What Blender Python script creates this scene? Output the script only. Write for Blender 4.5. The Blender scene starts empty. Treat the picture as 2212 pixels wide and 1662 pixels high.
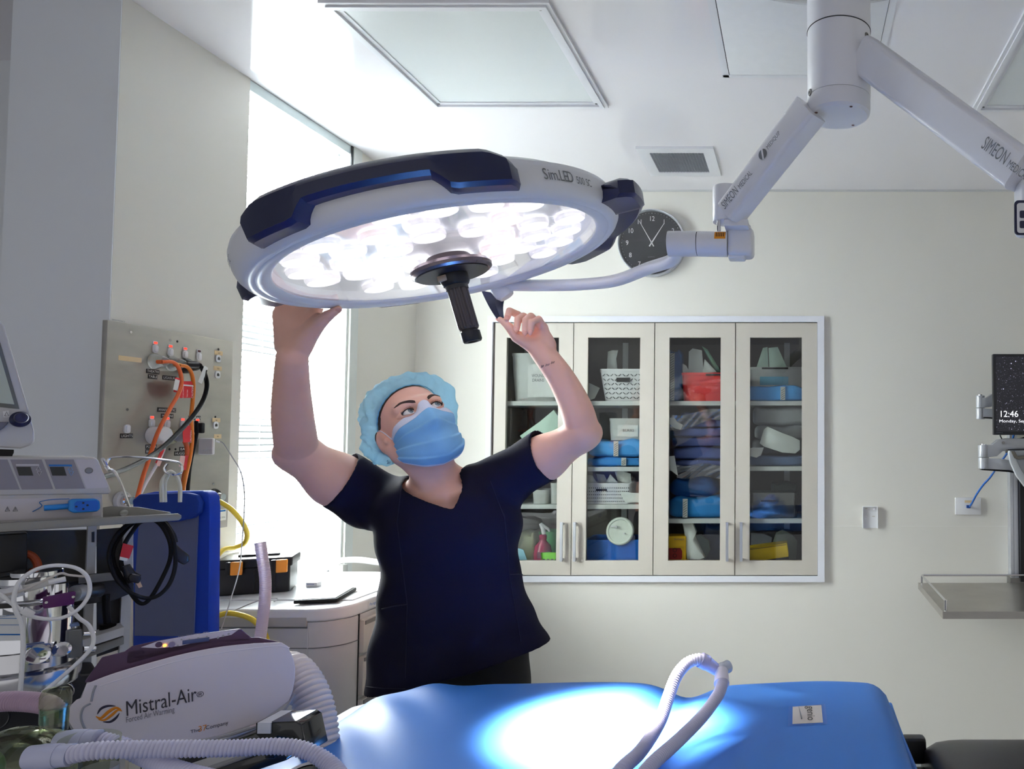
import bpy, bmesh, math, random
import numpy as np
import openvdb
from mathutils import Vector, Matrix
from mathutils.bvhtree import BVHTree

random.seed(7)
S = bpy.context.scene
COL = S.collection
PI = math.pi

# ---------------------------------------------------------------- camera
CZ, FOC, PPX, PPY, PITCH = 1.55, 1600.0, 1720.0, 883.0, math.atan(67 / 1600)
cam = bpy.data.cameras.new('camera')
cam.sensor_fit = 'HORIZONTAL'
cam.sensor_width = 36.0
cam.lens = FOC * 36.0 / 2212
cam.shift_x = -(PPX - 1106) / 2212
cam.shift_y = (PPY - 831) / 2212
cam.clip_start = 0.02
camo = bpy.data.objects.new('camera', cam)
camo.location = (0, 0, CZ)
camo.rotation_euler = (PI / 2 + PITCH, 0, 0)
COL.objects.link(camo)
S.camera = camo

# ---------------------------------------------------------------- world, exposure, lights
w = bpy.data.worlds.new('world')
w.use_nodes = True
w.node_tree.nodes['Background'].inputs[0].default_value = (0.95, 0.96, 1.0, 1)
w.node_tree.nodes['Background'].inputs[1].default_value = 0.62
S.world = w
S.view_settings.view_transform = 'Standard'
S.view_settings.look = 'None'
S.view_settings.exposure = 0.0
S.view_settings.gamma = 1.0
S.view_settings.use_curve_mapping = False


def light(name, kind, loc, direction, energy, color=(1, 1, 1), **kw):
    l = bpy.data.lights.new(name, kind)
    l.energy = energy
    l.color = color
    for k, v in kw.items():
        setattr(l, k, v)
    o = bpy.data.objects.new(name, l)
    o.location = loc
    o.rotation_euler = Vector(direction).to_track_quat('-Z', 'Y').to_euler()
    COL.objects.link(o)
    return o


# daylight outside the blind window
light('window_daylight', 'AREA', (-2.4, 3.4, 1.85), (1, 0, 0), 1300, (1.0, 0.975, 0.98),
      shape='RECTANGLE', size=2.2, size_y=2.3)
light('sun', 'SUN', (-4, 4, 5), (0.72, -0.50, -0.42), 5.0, (1.0, 0.96, 0.88), angle=0.01)
# surgical lamp geometry (the lamp's own light sits in its builder)
LC = Vector((-0.688, 1.45, CZ + 0.360))
LN = Vector((0.272, 0.065, -0.960)).normalized()


# ---------------------------------------------------------------- helpers
def _ray(px, py):
    a = (px - PPX) / FOC
    b = (PPY - py) / FOC
    return Vector((a, math.cos(PITCH) - b * math.sin(PITCH), math.sin(PITCH) + b * math.cos(PITCH)))


def P(px, py, Y):
    d = _ray(px, py)
    return Vector((0, 0, CZ)) + d * (Y / d.y)


def PXp(px, py, X):
    d = _ray(px, py)
    return Vector((0, 0, CZ)) + d * (X / d.x)


def PZp(px, py, Z):
    d = _ray(px, py)
    return Vector((0, 0, CZ)) + d * ((Z - CZ) / d.z)


def PL(px, py, Q, D, off=0.0):
    """point on the plane through Q with normal D, moved back by off"""
    d = _ray(px, py)
    o = Vector((0, 0, CZ))
    return o + d * ((Q + D * off - o).dot(D) / d.dot(D))


def lin(c):
    return tuple(((v / 255) / 12.92 if v / 255 <= 0.04045 else ((v / 255 + 0.055) / 1.055) ** 2.4) for v in c)


MATS = {}


def mat(name, rgb, rough=0.5, metal=0.0, var=0.04, scale=30.0, bump=0.0, bscale=200.0, trans=0.0, emit=None,
        estr=0.0, alpha=None, coat=0.0, spec=0.5, sss=0.0, stretch=None, ior=1.45):
    if name in MATS:
        return MATS[name]
    m = bpy.data.materials.new(name)
    m.use_nodes = True
    nt = m.node_tree
    b = nt.nodes['Principled BSDF']
    c = lin(rgb)
    tc = nt.nodes.new('ShaderNodeTexCoord')
    mp = nt.nodes.new('ShaderNodeMapping')
    nt.links.new(tc.outputs['Object'], mp.inputs[0])
    if stretch:
        mp.inputs['Scale'].default_value = stretch
    n = nt.nodes.new('ShaderNodeTexNoise')
    n.inputs['Scale'].default_value = scale
    n.inputs['Detail'].default_value = 3
    nt.links.new(mp.outputs[0], n.inputs['Vector'])
    mx = nt.nodes.new('ShaderNodeMix')
    mx.data_type = 'RGBA'
    mx.inputs['A'].default_value = tuple(max(0, v * (1 - var)) for v in c) + (1,)
    mx.inputs['B'].default_value = tuple(min(1, v * (1 + var)) for v in c) + (1,)
    nt.links.new(n.outputs['Fac'], mx.inputs['Factor'])
    nt.links.new(mx.outputs['Result'], b.inputs['Base Color'])
    b.inputs['Roughness'].default_value = rough
    b.inputs['Metallic'].default_value = metal
    b.inputs['Specular IOR Level'].default_value = spec
    b.inputs['Coat Weight'].default_value = coat
    b.inputs['Transmission Weight'].default_value = trans
    b.inputs['IOR'].default_value = ior
    if sss:
        b.inputs['Subsurface Weight'].default_value = sss
        b.inputs['Subsurface Radius'].default_value = (0.012, 0.005, 0.003)
        b.inputs['Subsurface Scale'].default_value = 0.5
    if alpha is not None:
        b.inputs['Alpha'].default_value = alpha
    if emit:
        b.inputs['Emission Color'].default_value = lin(emit) + (1,)
        b.inputs['Emission Strength'].default_value = estr
    if bump:
        n2 = nt.nodes.new('ShaderNodeTexNoise')
        n2.inputs['Scale'].default_value = bscale
        n2.inputs['Detail'].default_value = 4
        nt.links.new(mp.outputs[0], n2.inputs['Vector'])
        bp = nt.nodes.new('ShaderNodeBump')
        bp.inputs['Strength'].default_value = bump
        bp.inputs['Distance'].default_value = 0.004
        nt.links.new(n2.outputs['Fac'], bp.inputs['Height'])
        nt.links.new(bp.outputs[0], b.inputs['Normal'])
    MATS[name] = m
    return m


def glassmat(name, rgb, amount=0.12, rough=0.02, gtint=(255, 255, 255)):
    """thin clear sheet: tinted see-through plus a mirror reflection that grows at grazing angles"""
    if name in MATS:
        return MATS[name]
    m = bpy.data.materials.new(name)
    m.use_nodes = True
    nt = m.node_tree
    nt.nodes.clear()
    out = nt.nodes.new('ShaderNodeOutputMaterial')
    t = nt.nodes.new('ShaderNodeBsdfTransparent')
    nz = nt.nodes.new('ShaderNodeTexNoise')
    nz.inputs['Scale'].default_value = 20
    mr = nt.nodes.new('ShaderNodeMix')
    mr.data_type = 'RGBA'
    c = lin(rgb)
    mr.inputs['A'].default_value = tuple(v * 0.97 for v in c) + (1,)
    mr.inputs['B'].default_value = c + (1,)
    nt.links.new(nz.outputs['Fac'], mr.inputs['Factor'])
    nt.links.new(mr.outputs['Result'], t.inputs[0])
    g = nt.nodes.new('ShaderNodeBsdfGlossy')
    g.inputs['Roughness'].default_value = rough
    g.inputs['Color'].default_value = lin(gtint) + (1,)
    f = nt.nodes.new('ShaderNodeLayerWeight')
    pw = nt.nodes.new('ShaderNodeMath')
    pw.operation = 'POWER'
    pw.inputs[1].default_value = 4.0
    nt.links.new(f.outputs['Facing'], pw.inputs[0])
    ad = nt.nodes.new('ShaderNodeMath')
    ad.operation = 'ADD'
    ad.use_clamp = True
    ad.inputs[1].default_value = amount + 0.03
    nt.links.new(pw.outputs[0], ad.inputs[0])
    mx = nt.nodes.new('ShaderNodeMixShader')
    nt.links.new(ad.outputs[0], mx.inputs[0])
    nt.links.new(t.outputs[0], mx.inputs[1])
    nt.links.new(g.outputs[0], mx.inputs[2])
    nt.links.new(mx.outputs[0], out.inputs[0])
    MATS[name] = m
    return m


def tag(o, label=None, cat=None, group=None, kind=None):
    if label:
        o['label'] = label
    if cat:
        o['category'] = cat
    if group:
        o['group'] = group
    if kind:
        o['kind'] = kind
    return o


def thing(name, loc, label, cat, group=None):
    o = bpy.data.objects.new(name, None)
    o.empty_display_size = 0.05
    o.location = loc
    COL.objects.link(o)
    return tag(o, label, cat, group)


def origin_of(o):
    v = Vector((0, 0, 0))
    while o is not None:
        v += o.location
        o = o.parent
    return v


def link_mesh(name, me, m, parent=None, base=None):
    """me is in world coordinates; it is moved into the parent's frame"""
    o = bpy.data.objects.new(name, me)
    COL.objects.link(o)
    if m:
        me.materials.append(m)
    n = len(me.vertices)
    co = np.empty(n * 3, np.float32)
    me.vertices.foreach_get('co', co)
    co = co.reshape(-1, 3)
    if parent:
        o.parent = parent
        org = np.array(origin_of(parent), np.float32)
    else:
        org = np.array(base if base is not None else
                       ((co[:, 0].min() + co[:, 0].max()) / 2, (co[:, 1].min() + co[:, 1].max()) / 2, co[:, 2].min()),
                       np.float32)
        o.location = [float(v) for v in org]
    me.vertices.foreach_set('co', (co - org).ravel())
    me.update()
    return o


def frame(axis):
    a = Vector(axis).normalized()
    t = Vector((0, 0, 1)) if abs(a.z) < 0.9 else Vector((1, 0, 0))
    u = t.cross(a).normalized()
    return u, a.cross(u), a


def spline(pts, n=8):
    pts = [Vector(p) for p in pts]
    if len(pts) < 3:
        return [pts[0].lerp(pts[-1], i / n) for i in range(n + 1)]
    out = []
    for i in range(len(pts) - 1):
        p0 = pts[max(i - 1, 0)]
        p1 = pts[i]
        p2 = pts[i + 1]
        p3 = pts[min(i + 2, len(pts) - 1)]
        for k in range(n):
            t = k / n
            out.append(0.5 * ((2 * p1) + (p2 - p0) * t + (2 * p0 - 5 * p1 + 4 * p2 - p3) * t * t +
                              (3 * p1 - p0 - 3 * p2 + p3) * t ** 3))
    out.append(pts[-1])
    return out


def resample(pts, step):
    out = [pts[0].copy()]
    acc = 0.0
    for a, b in zip(pts, pts[1:]):
        L = (b - a).length
        while acc + L >= step:
            t = (step - acc) / L
            a = a.lerp(b, t)
            out.append(a.copy())
            L = (b - a).length
            acc = 0.0
        acc += L
    return out


class MB:
    def __init__(s):
        s.v = []
        s.f = []

    def add(s, vs, fs):
        o = len(s.v)
        s.v += [tuple(v) for v in vs]
        s.f += [tuple(i + o for i in f) for f in fs]
        return s

    def box(s, c, size, rot=None):
        c = Vector(c)
        h = Vector(size) / 2
        R = rot if rot else Matrix.Identity(3)
        vs = [c + R @ Vector((x * h.x, y * h.y, z * h.z)) for x in (-1, 1) for y in (-1, 1) for z in (-1, 1)]
        return s.add(vs, [(0, 1, 3, 2), (4, 6, 7, 5), (0, 4, 5, 1), (2, 3, 7, 6), (0, 2, 6, 4), (1, 5, 7, 3)])

    def ring(s, x0, x1, y0, y1, W, z0, z1):
        s.bb((x0, y0, z0), (x1, y0 + W, z1))
        s.bb((x0, y1 - W, z0), (x1, y1, z1))
        s.bb((x0, y0 + W, z0), (x0 + W, y1 - W, z1))
        return s.bb((x1 - W, y0 + W, z0), (x1, y1 - W, z1))

    def bb(s, a, b):
        a, b = Vector(a), Vector(b)
        return s.box((a + b) / 2, [abs(b[i] - a[i]) for i in range(3)])

    def cyl(s, p0, p1, r0, r1=None, n=24, caps=True):
        r1 = r0 if r1 is None else r1
        p0, p1 = Vector(p0), Vector(p1)
        u, v, a = frame(p1 - p0)
        vs = []
        for p, r in ((p0, r0), (p1, r1)):
            for i in range(n):
                t = 2 * PI * i / n
                vs.append(p + (u * math.cos(t) + v * math.sin(t)) * r)
        fs = [(i, (i + 1) % n, n + (i + 1) % n, n + i) for i in range(n)]
        if caps:
            fs += [tuple(range(n - 1, -1, -1)), tuple(range(n, 2 * n))]
        return s.add(vs, fs)

    def lathe(s, prof, org, axis, n=48, a0=0, a1=2 * PI, U=None, caps=False):
        """prof: (r, h) pairs; h along axis"""
        org = Vector(org)
        u, v, a = frame(axis)
        if U is not None:
            u = Vector(U).normalized()
            v = a.cross(u)
        full = abs(a1 - a0 - 2 * PI) < 1e-6
        m = n if full else n + 1
        vs = []
        for i in range(m):
            t = a0 + (a1 - a0) * i / n
            d = u * math.cos(t) + v * math.sin(t)
            for r, h in prof:
                vs.append(org + d * r + a * h)
        k = len(prof)
        fs = []
        for i in range(n):
            j = (i + 1) % m
            for q in range(k - 1):
                fs.append((i * k + q, j * k + q, j * k + q + 1, i * k + q + 1))
        if caps and not full:
            fs += [tuple(range(k)), tuple(range(n * k + k - 1, n * k - 1, -1))]
        return s.add(vs, fs)

    def tube(s, pts, r, n=10, caps=True, flat=1.0, U=None):
        """r number or function(i) -> radius"""
        pts = [Vector(p) for p in pts]
        m = len(pts)
        tan = [(pts[min(i + 1, m - 1)] - pts[max(i - 1, 0)]).normalized() for i in range(m)]
        u = Vector(U) if U is not None else frame(tan[0])[0]
        vs = []
        for i in range(m):
            u = (u - tan[i] * u.dot(tan[i])).normalized()
            v = tan[i].cross(u)
            rr = r(i) if callable(r) else r
            for k in range(n):
                t = 2 * PI * k / n
                vs.append(pts[i] + (u * math.cos(t) + v * math.sin(t) * flat) * rr)
        fs = [(i * n + k, i * n + (k + 1) % n, (i + 1) * n + (k + 1) % n, (i + 1) * n + k)
              for i in range(m - 1) for k in range(n)]
        if caps:
            fs += [tuple(range(n - 1, -1, -1)), tuple(range((m - 1) * n, m * n))]
        return s.add(vs, fs)

    def prism(s, poly, org, X, Y, depth, inset=None):
        """poly 2-D outline in axes X,Y at org, extruded by depth along X x Y"""
        org, X, Y = Vector(org), Vector(X), Vector(Y)
        N = X.cross(Y).normalized() * depth
        n = len(poly)
        vs = [org + X * a + Y * b for a, b in poly] + [org + X * a + Y * b + N for a, b in poly]
        fs = [tuple(range(n - 1, -1, -1)), tuple(range(n, 2 * n))]
        fs += [(i, (i + 1) % n, n + (i + 1) % n, n + i) for i in range(n)]
        return s.add(vs, fs)

    def grid(s, fn, nu, nv, thick=None):
        """fn(u,v)->point, open sheet"""
        vs = [fn(i / nu, j / nv) for i in range(nu + 1) for j in range(nv + 1)]
        fs = [(i * (nv + 1) + j, (i + 1) * (nv + 1) + j, (i + 1) * (nv + 1) + j + 1, i * (nv + 1) + j + 1)
              for i in range(nu) for j in range(nv)]
        return s.add(vs, fs)

    def ball(s, c, r, n=16, R=None):
        c = Vector(c)
        r = Vector(r) if hasattr(r, '__len__') else Vector((r, r, r))
        R = R or Matrix.Identity(3)
        m = n // 2
        vs = [c + R @ Vector((0, 0, r.z))]
        for i in range(1, m):
            a = PI * i / m
            for k in range(n):
                t = 2 * PI * k / n
                vs.append(c + R @ Vector((r.x * math.sin(a) * math.cos(t), r.y * math.sin(a) * math.sin(t), r.z * math.cos(a))))
        vs.append(c - R @ Vector((0, 0, r.z)))
        fs = [(0, 1 + k, 1 + (k + 1) % n) for k in range(n)]
        for i in range(m - 2):
            for k in range(n):
                a = 1 + i * n
                fs.append((a + k, a + n + k, a + n + (k + 1) % n, a + (k + 1) % n))
        L = len(vs) - 1
        a = 1 + (m - 2) * n
        fs += [(a + (k + 1) % n, a + k, L) for k in range(n)]
        return s.add(vs, fs)

    def build(s, name, m, parent=None, bevel=0.0, seg=2, smooth=True, solid=0.0, base=None, angle=35, sub=0):
        me = bpy.data.meshes.new(name)
        me.from_pydata(s.v, [], s.f)
        bm = bmesh.new()
        bm.from_mesh(me)
        if solid:
            bmesh.ops.recalc_face_normals(bm, faces=bm.faces)
            bmesh.ops.solidify(bm, geom=bm.faces[:], thickness=solid)
        bmesh.ops.recalc_face_normals(bm, faces=bm.faces)
        if bevel:
            es = [e for e in bm.edges if len(e.link_faces) == 2 and e.calc_face_angle(0) > 0.6]
            bmesh.ops.bevel(bm, geom=es, offset=bevel, segments=seg, profile=0.6, affect='EDGES', clamp_overlap=True)
        bm.to_mesh(me)
        bm.free()
        if smooth:
            me.polygons.foreach_set('use_smooth', [True] * len(me.polygons))
            me.set_sharp_from_angle(angle=math.radians(angle))
        return link_mesh(name, me, m, parent, base)


def rrect(w_, h_, r, n=4):
    out = []
    for cx, cy, a0 in ((w_ / 2 - r, h_ / 2 - r, 0), (-w_ / 2 + r, h_ / 2 - r, 90), (-w_ / 2 + r, -h_ / 2 + r, 180),
                       (w_ / 2 - r, -h_ / 2 + r, 270)):
        for i in range(n + 1):
            a = math.radians(a0 + 90 * i / n)
            out.append((cx + r * math.cos(a), cy + r * math.sin(a)))
    return out


def text(s_, org, X, Y, h, m, parent, name='lettering', width=None, xs_=1.0, ext=0.0004, align='LEFT', shear=0.0):
    """flat lettering: org = left foot of the line, X along it, Y up, h = height of a capital"""
    cu = bpy.data.curves.new(name, 'FONT')
    cu.body = s_
    cu.size = 1.0
    cu.extrude = 0.0
    cu.shear = shear
    cu.resolution_u = 3
    cu.align_x = align
    to = bpy.data.objects.new('tmp', cu)
    COL.objects.link(to)
    dg = bpy.context.evaluated_depsgraph_get()
    dg.update()
    me = bpy.data.meshes.new_from_object(to.evaluated_get(dg), depsgraph=dg)
    bpy.data.objects.remove(to)
    X, Y = Vector(X).normalized(), Vector(Y).normalized()
    N = X.cross(Y)
    k = h / 0.69
    xs = [v.co.x for v in me.vertices]
    kx = k * xs_ if width is None or not xs else width / (max(xs) - min(xs) if align != 'LEFT' else max(xs))
    for v in me.vertices:
        v.co = Vector(org) + X * (v.co.x * kx) + Y * (v.co.y * k) + N * ext
    me.materials.clear()
    o = link_mesh(name, me, m, parent)
    return o


def copy_tree(o, parent=None):
    c = o.copy()
    COL.objects.link(c)
    c.parent = parent
    for ch in list(o.children):
        copy_tree(ch, c)
    return c


class SDF:
    def __init__(s, lo, hi, h):
        s.lo = np.array(lo, np.float32)
        s.h = h
        s.n = np.ceil((np.array(hi) - np.array(lo)) / h).astype(int)
        s.d = np.full(s.n, 0.08, np.float32)

    def win(s, lo, hi, pad):
        a = np.clip(np.floor((np.array(lo) - pad - s.lo) / s.h).astype(int), 0, s.n)
        b = np.clip(np.ceil((np.array(hi) + pad - s.lo) / s.h).astype(int) + 1, 0, s.n)
        sl = tuple(slice(a[i], b[i]) for i in range(3))
        g = [(np.arange(a[i], b[i], dtype=np.float32) * s.h + s.lo[i]) for i in range(3)]
        return sl, g[0][:, None, None], g[1][None, :, None], g[2][None, None, :]

    def mix(s, sl, d, k, op):
        o = s.d[sl]
        if op == 'add':
            if k > 0:
                hh = np.maximum(k - np.abs(o - d), 0) / k
                s.d[sl] = np.minimum(o, d) - hh * hh * k * 0.25
            else:
                s.d[sl] = np.minimum(o, d)
        else:
            if k > 0:
                hh = np.maximum(k - np.abs(o + d), 0) / k
                s.d[sl] = np.maximum(o, -d) + hh * hh * k * 0.25
            else:
                s.d[sl] = np.maximum(o, -d)

    def cap(s, p0, p1, r0, r1=None, k=0.01, op='add', flat=None):
        """tapered capsule; flat=(axis, factor) squeezes it along a world direction"""
        r1 = r0 if r1 is None else r1
        p0, p1 = np.array(p0, np.float32), np.array(p1, np.float32)
        r = max(r0, r1)
        sl, X, Y, Z = s.win(np.minimum(p0, p1) - r, np.maximum(p0, p1) + r, k + 2 * s.h)
        ba = p1 - p0
        L = max(float(ba @ ba), 1e-9)
        X, Y, Z = X - p0[0], Y - p0[1], Z - p0[2]
        t = np.clip((X * ba[0] + Y * ba[1] + Z * ba[2]) / L, 0, 1)
        dx, dy, dz = X - t * ba[0], Y - t * ba[1], Z - t * ba[2]
        q = dx * dx + dy * dy + dz * dz
        if flat:
            a = np.array(Vector(flat[0]).normalized())
            al = dx * a[0] + dy * a[1] + dz * a[2]
            q = q + al * al * (1 / flat[1] ** 2 - 1)
        s.mix(sl, np.sqrt(q) - (r0 + (r1 - r0) * t), k, op)

    def ell(s, c, r, R=None, k=0.01, op='add'):
        c = np.array(c, np.float32)
        m = max(r)
        sl, X, Y, Z = s.win(c - m, c + m, k + 2 * s.h)
        X, Y, Z = X - c[0], Y - c[1], Z - c[2]
        if R is not None:
            R = np.array(R, np.float32)  # columns are the axes
            X, Y, Z = (X * R[0, 0] + Y * R[1, 0] + Z * R[2, 0], X * R[0, 1] + Y * R[1, 1] + Z * R[2, 1],
                       X * R[0, 2] + Y * R[1, 2] + Z * R[2, 2])
        k0 = np.sqrt((X / r[0]) ** 2 + (Y / r[1]) ** 2 + (Z / r[2]) ** 2)
        k1 = np.sqrt((X / r[0] ** 2) ** 2 + (Y / r[1] ** 2) ** 2 + (Z / r[2] ** 2) ** 2) + 1e-6
        s.mix(sl, k0 * (k0 - 1) / k1, k, op)

    def chain(s, pts, rs, k=0.008, flat=None):
        for i in range(len(pts) - 1):
            s.cap(pts[i], pts[i + 1], rs[i], rs[i + 1], k if i == 0 else 0.002, flat=flat)

    def mesh(s, name, m, parent=None, base=None, smooth=2):
        d = np.clip(s.d, -4 * s.h, 4 * s.h)
        g = openvdb.FloatGrid(4 * s.h)
        g.copyFromArray(np.ascontiguousarray(d))
        pts, quads = g.convertToQuads(isovalue=0.0)
        pts = pts * s.h + s.lo
        me = bpy.data.meshes.new(name)
        me.from_pydata(pts.tolist(), [], quads[:, ::-1].tolist())
        bm = bmesh.new()
        bm.from_mesh(me)
        for _ in range(smooth):
            bmesh.ops.smooth_vert(bm, verts=bm.verts, factor=0.5, use_axis_x=True, use_axis_y=True, use_axis_z=True)
        bmesh.ops.recalc_face_normals(bm, faces=bm.faces)
        bm.to_mesh(me)
        bm.free()
        me.polygons.foreach_set('use_smooth', [True] * len(me.polygons))
        return link_mesh(name, me, m, parent, base)


# ---------------------------------------------------------------- materials
WALL = mat('wall_paint', (228, 225, 216), 0.55, var=0.015, scale=2, bump=0.02, bscale=400)
WALLG = mat('wall_light_tint', (236, 239, 241), 0.6, var=0.015, scale=3, bump=0.02, bscale=400)  # same wall paint, tinted cooler and lighter to stand in for its light
CEIL = mat('ceiling_gloss', (247, 244, 247), 0.09, var=0.01, scale=1.5, spec=0.6)
FLOOR = mat('vinyl_floor', (186, 186, 188), 0.35, var=0.1, scale=60)
WHITE = mat('white_enamel', (232, 232, 236), 0.3, var=0.015)
WPLAS = mat('white_plastic', (228, 228, 230), 0.38, var=0.02)
GREYPL = mat('grey_plastic', (176, 175, 174), 0.5, var=0.03, bump=0.05, bscale=500)
LGREY = mat('light_grey_plastic', (205, 204, 203), 0.45, var=0.02)
ALU = mat('aluminium', (205, 208, 214), 0.32, 0.75, var=0.04, stretch=(1, 1, 20))
STEEL = mat('brushed_steel', (178, 174, 167), 0.36, 0.95, var=0.16, scale=9, stretch=(1, 1, 3), bump=0.02, bscale=300)
DSTEEL = mat('dull_steel', (140, 138, 134), 0.42, 0.8, var=0.08, scale=12)
CHROME = mat('chrome', (225, 225, 228), 0.08, 1.0, var=0.03)
BLACK = mat('black_plastic', (22, 22, 25), 0.38, var=0.1)
BLACKR = mat('black_rubber', (18, 18, 20), 0.6, var=0.12, spec=.2)
DGREY = mat('dark_grey_panel', (70, 69, 67), 0.6, var=0.06)
NAVYP = mat('navy_plastic', (28, 32, 66), 0.32, var=0.06, coat=0.1)
INK = mat('black_ink', (28, 28, 30), 0.6)
GINK = mat('grey_ink', (122, 124, 128), 0.6)
WINK = mat('white_ink', (235, 235, 235), 0.6)
RED = mat('red_label', (190, 26, 34), 0.5, var=0.05)
PAPER = mat('white_paper', (225, 226, 224), 0.7, var=0.03)
BLUEINK = mat('blue_ink', (40, 110, 180), 0.6)
ORANGEC = mat('orange_cable', (205, 92, 40), 0.45, var=0.08)
MASKT = mat('masking_tape', (214, 190, 150), 0.75, var=0.06)

# ---------------------------------------------------------------- room shell
XL, YB, ZC = -1.74, 3.37, CZ + 1.15
WY0, WY1, WZ0 = 2.315, 2.865, 1.02


def struct(name, m, *boxes, bevel=0):
    b = MB()
    for a, c in boxes:
        b.bb(a, c)
    return tag(b.build(name, m, smooth=False, bevel=bevel), kind='structure')


struct('floor', FLOOR, ((-3.3, -2.2, -0.1), (2.6, YB + .15, 0)))
struct('ceiling', CEIL, ((-3.3, -2.2, ZC), (2.6, YB + .15, ZC + .1)))
cA_, cB_ = P(1067, 697, YB), P(1766, 1244, YB)
OX0, OX1, OZ0, OZ1 = cA_.x, cB_.x, cB_.z, cA_.z
struct('wall_back', WALL, ((XL - .15, YB, 0), (OX0, YB + .15, ZC)), ((OX1, YB, 0), (2.6, YB + .15, ZC)),
       ((OX0, YB, OZ1), (OX1, YB + .15, ZC)), ((OX0, YB, 0), (OX1, YB + .15, OZ0)))
struct('wall_left_column', WALLG, ((-2.02, 1.865, 0), (XL - .0005, 1.868, ZC)))
struct('wall_left', WALL, ((-2.02, 1.868, 0), (XL, WY0, ZC)), ((XL - .15, WY0, 0), (XL, WY1, WZ0)),
       ((XL - .15, WY1, 0), (XL, YB, ZC)))
struct('wall_left_recess', WALLG, ((-3.3, 2.2, 0), (-2.02, WY0, ZC)))
struct('wall_left_side', WALLG, ((-3.3, -2.2, 0), (-3.2, 2.2, ZC)))
struct('wall_right', WALL, ((2.5, -2.2, 0), (2.6, YB, ZC)))
struct('baseboard_back', mat('vinyl_skirting', (150, 155, 158), 0.5), ((XL, YB - .012, 0), (2.5, YB, .12)))
# column front is the same wall, its cool light put into the colour; thin dado seam on the back wall
struct('trim_1', mat('seam', (232, 230, 222), 0.6), ((0.125, YB - .0015, CZ - .394), (2.5, YB, CZ - .391)))
# shadow line under the ceiling, painted as a grey strip along the back wall
struct('shadow_strip', mat('shadow_line', (205, 206, 204), 0.6), ((XL, YB - .006, ZC - .008), (2.5, YB, ZC)))
# window frame and pane
wf = MB()
for z0, z1, y0, y1 in ((WZ0, WZ0 + .03, WY0, WY1), (ZC - .02, ZC, WY0, WY1), (WZ0, ZC, WY0, WY0 + .02), (WZ0, ZC, WY1 - .02, WY1)):
    wf.bb((XL - .10, y0, z0), (XL - .05, y1, z1))
wfo = wf.build('window_1', WHITE, bevel=.002)
tag(wfo, kind='structure')
g = MB().bb((XL - .082, WY0 + .02, WZ0 + .03), (XL - .078, WY1 - .02, ZC - .02))
tag(g.build('pane', glassmat('window_glass', (245, 250, 250), 0.0), wfo), 'clear window pane')
rv = MB().bb((XL - .045, WY1 - .012, WZ0), (XL - .003, WY1 - .0005, ZC))
rv.bb((XL - .012, WY1 + .0005, WZ0), (XL + .006, WY1 + .05, ZC))
tag(rv.build('trim_3', mat('window_reveal', (222, 226, 222), 0.5)), kind='structure')
tag(MB().bb((XL - .003, WY1 - .0115, ZC - .30), (XL + .0015, WY1 - .0005, ZC - .001)).build('trim_4', BLACK), kind='structure')
sl = MB().bb((XL - .13, WY0, WZ0 - .02), (XL + .02, WY1, WZ0))
tag(sl.build('window_sill', WHITE, wfo, bevel=.003), 'white sill')

# venetian blind
bl = thing('venetian_blind', (XL - .02, (WY0 + WY1) / 2, WZ0 + .03), 'white venetian blind glowing in the window on the left wall', 'blind')
b = MB()
z = WZ0 + .05
SL = mat('blind_slat', (240, 243, 244), 0.5, var=0.01, trans=0.0)
ntb = SL.node_tree
_tr = ntb.nodes.new('ShaderNodeBsdfTranslucent')
_tr.inputs[0].default_value = (.9, .93, .95, 1)
_mx = ntb.nodes.new('ShaderNodeMixShader')
_mx.inputs[0].default_value = .45
ntb.links.new(ntb.nodes['Principled BSDF'].outputs[0], _mx.inputs[1])
ntb.links.new(_tr.outputs[0], _mx.inputs[2])
ntb.links.new(_mx.outputs[0], ntb.nodes['Material Output'].inputs[0])
while z < ZC - .06:
    c = math.cos(math.radians(38)) * .0125
    s_ = math.sin(math.radians(38)) * .0125
    b.add([(XL - .022 - c, WY0 + .006, z + s_), (XL - .022 + c, WY0 + .006, z - s_), (XL - .022 + c, WY1 - .016, z - s_),
           (XL - .022 - c, WY1 - .016, z + s_), (XL - .022, WY0 + .006, z + .0025), (XL - .022, WY1 - .016, z + .0025)],
          [(0, 4, 5, 3), (4, 1, 2, 5)])
    z += .0215
b.build('slats', SL, bl)
b = MB().bb((XL - .045, WY0 + .004, ZC - .035), (XL - .003, WY1 - .014, ZC - .002))
b.build('head_rail', mat('rail_green', (216, 228, 228), 0.4), bl, bevel=.002)
b = MB().bb((XL - .034, WY0 + .004, WZ0 + .004), (XL - .012, WY1 - .014, WZ0 + .022))
b.build('bottom_rail', WHITE, bl, bevel=.002)
for yy in (WY0 + .1, WY0 + .28, WY1 - .1):
    MB().cyl((XL - .008, yy, WZ0 + .01), (XL - .008, yy, ZC - .03), .0008, n=6).build('ladder_cord', WHITE, bl)

# ceiling panels -------------------------------------------------------------
def czp(px, py, dz=0):
    return PZp(px, py, ZC - dz)


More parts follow.
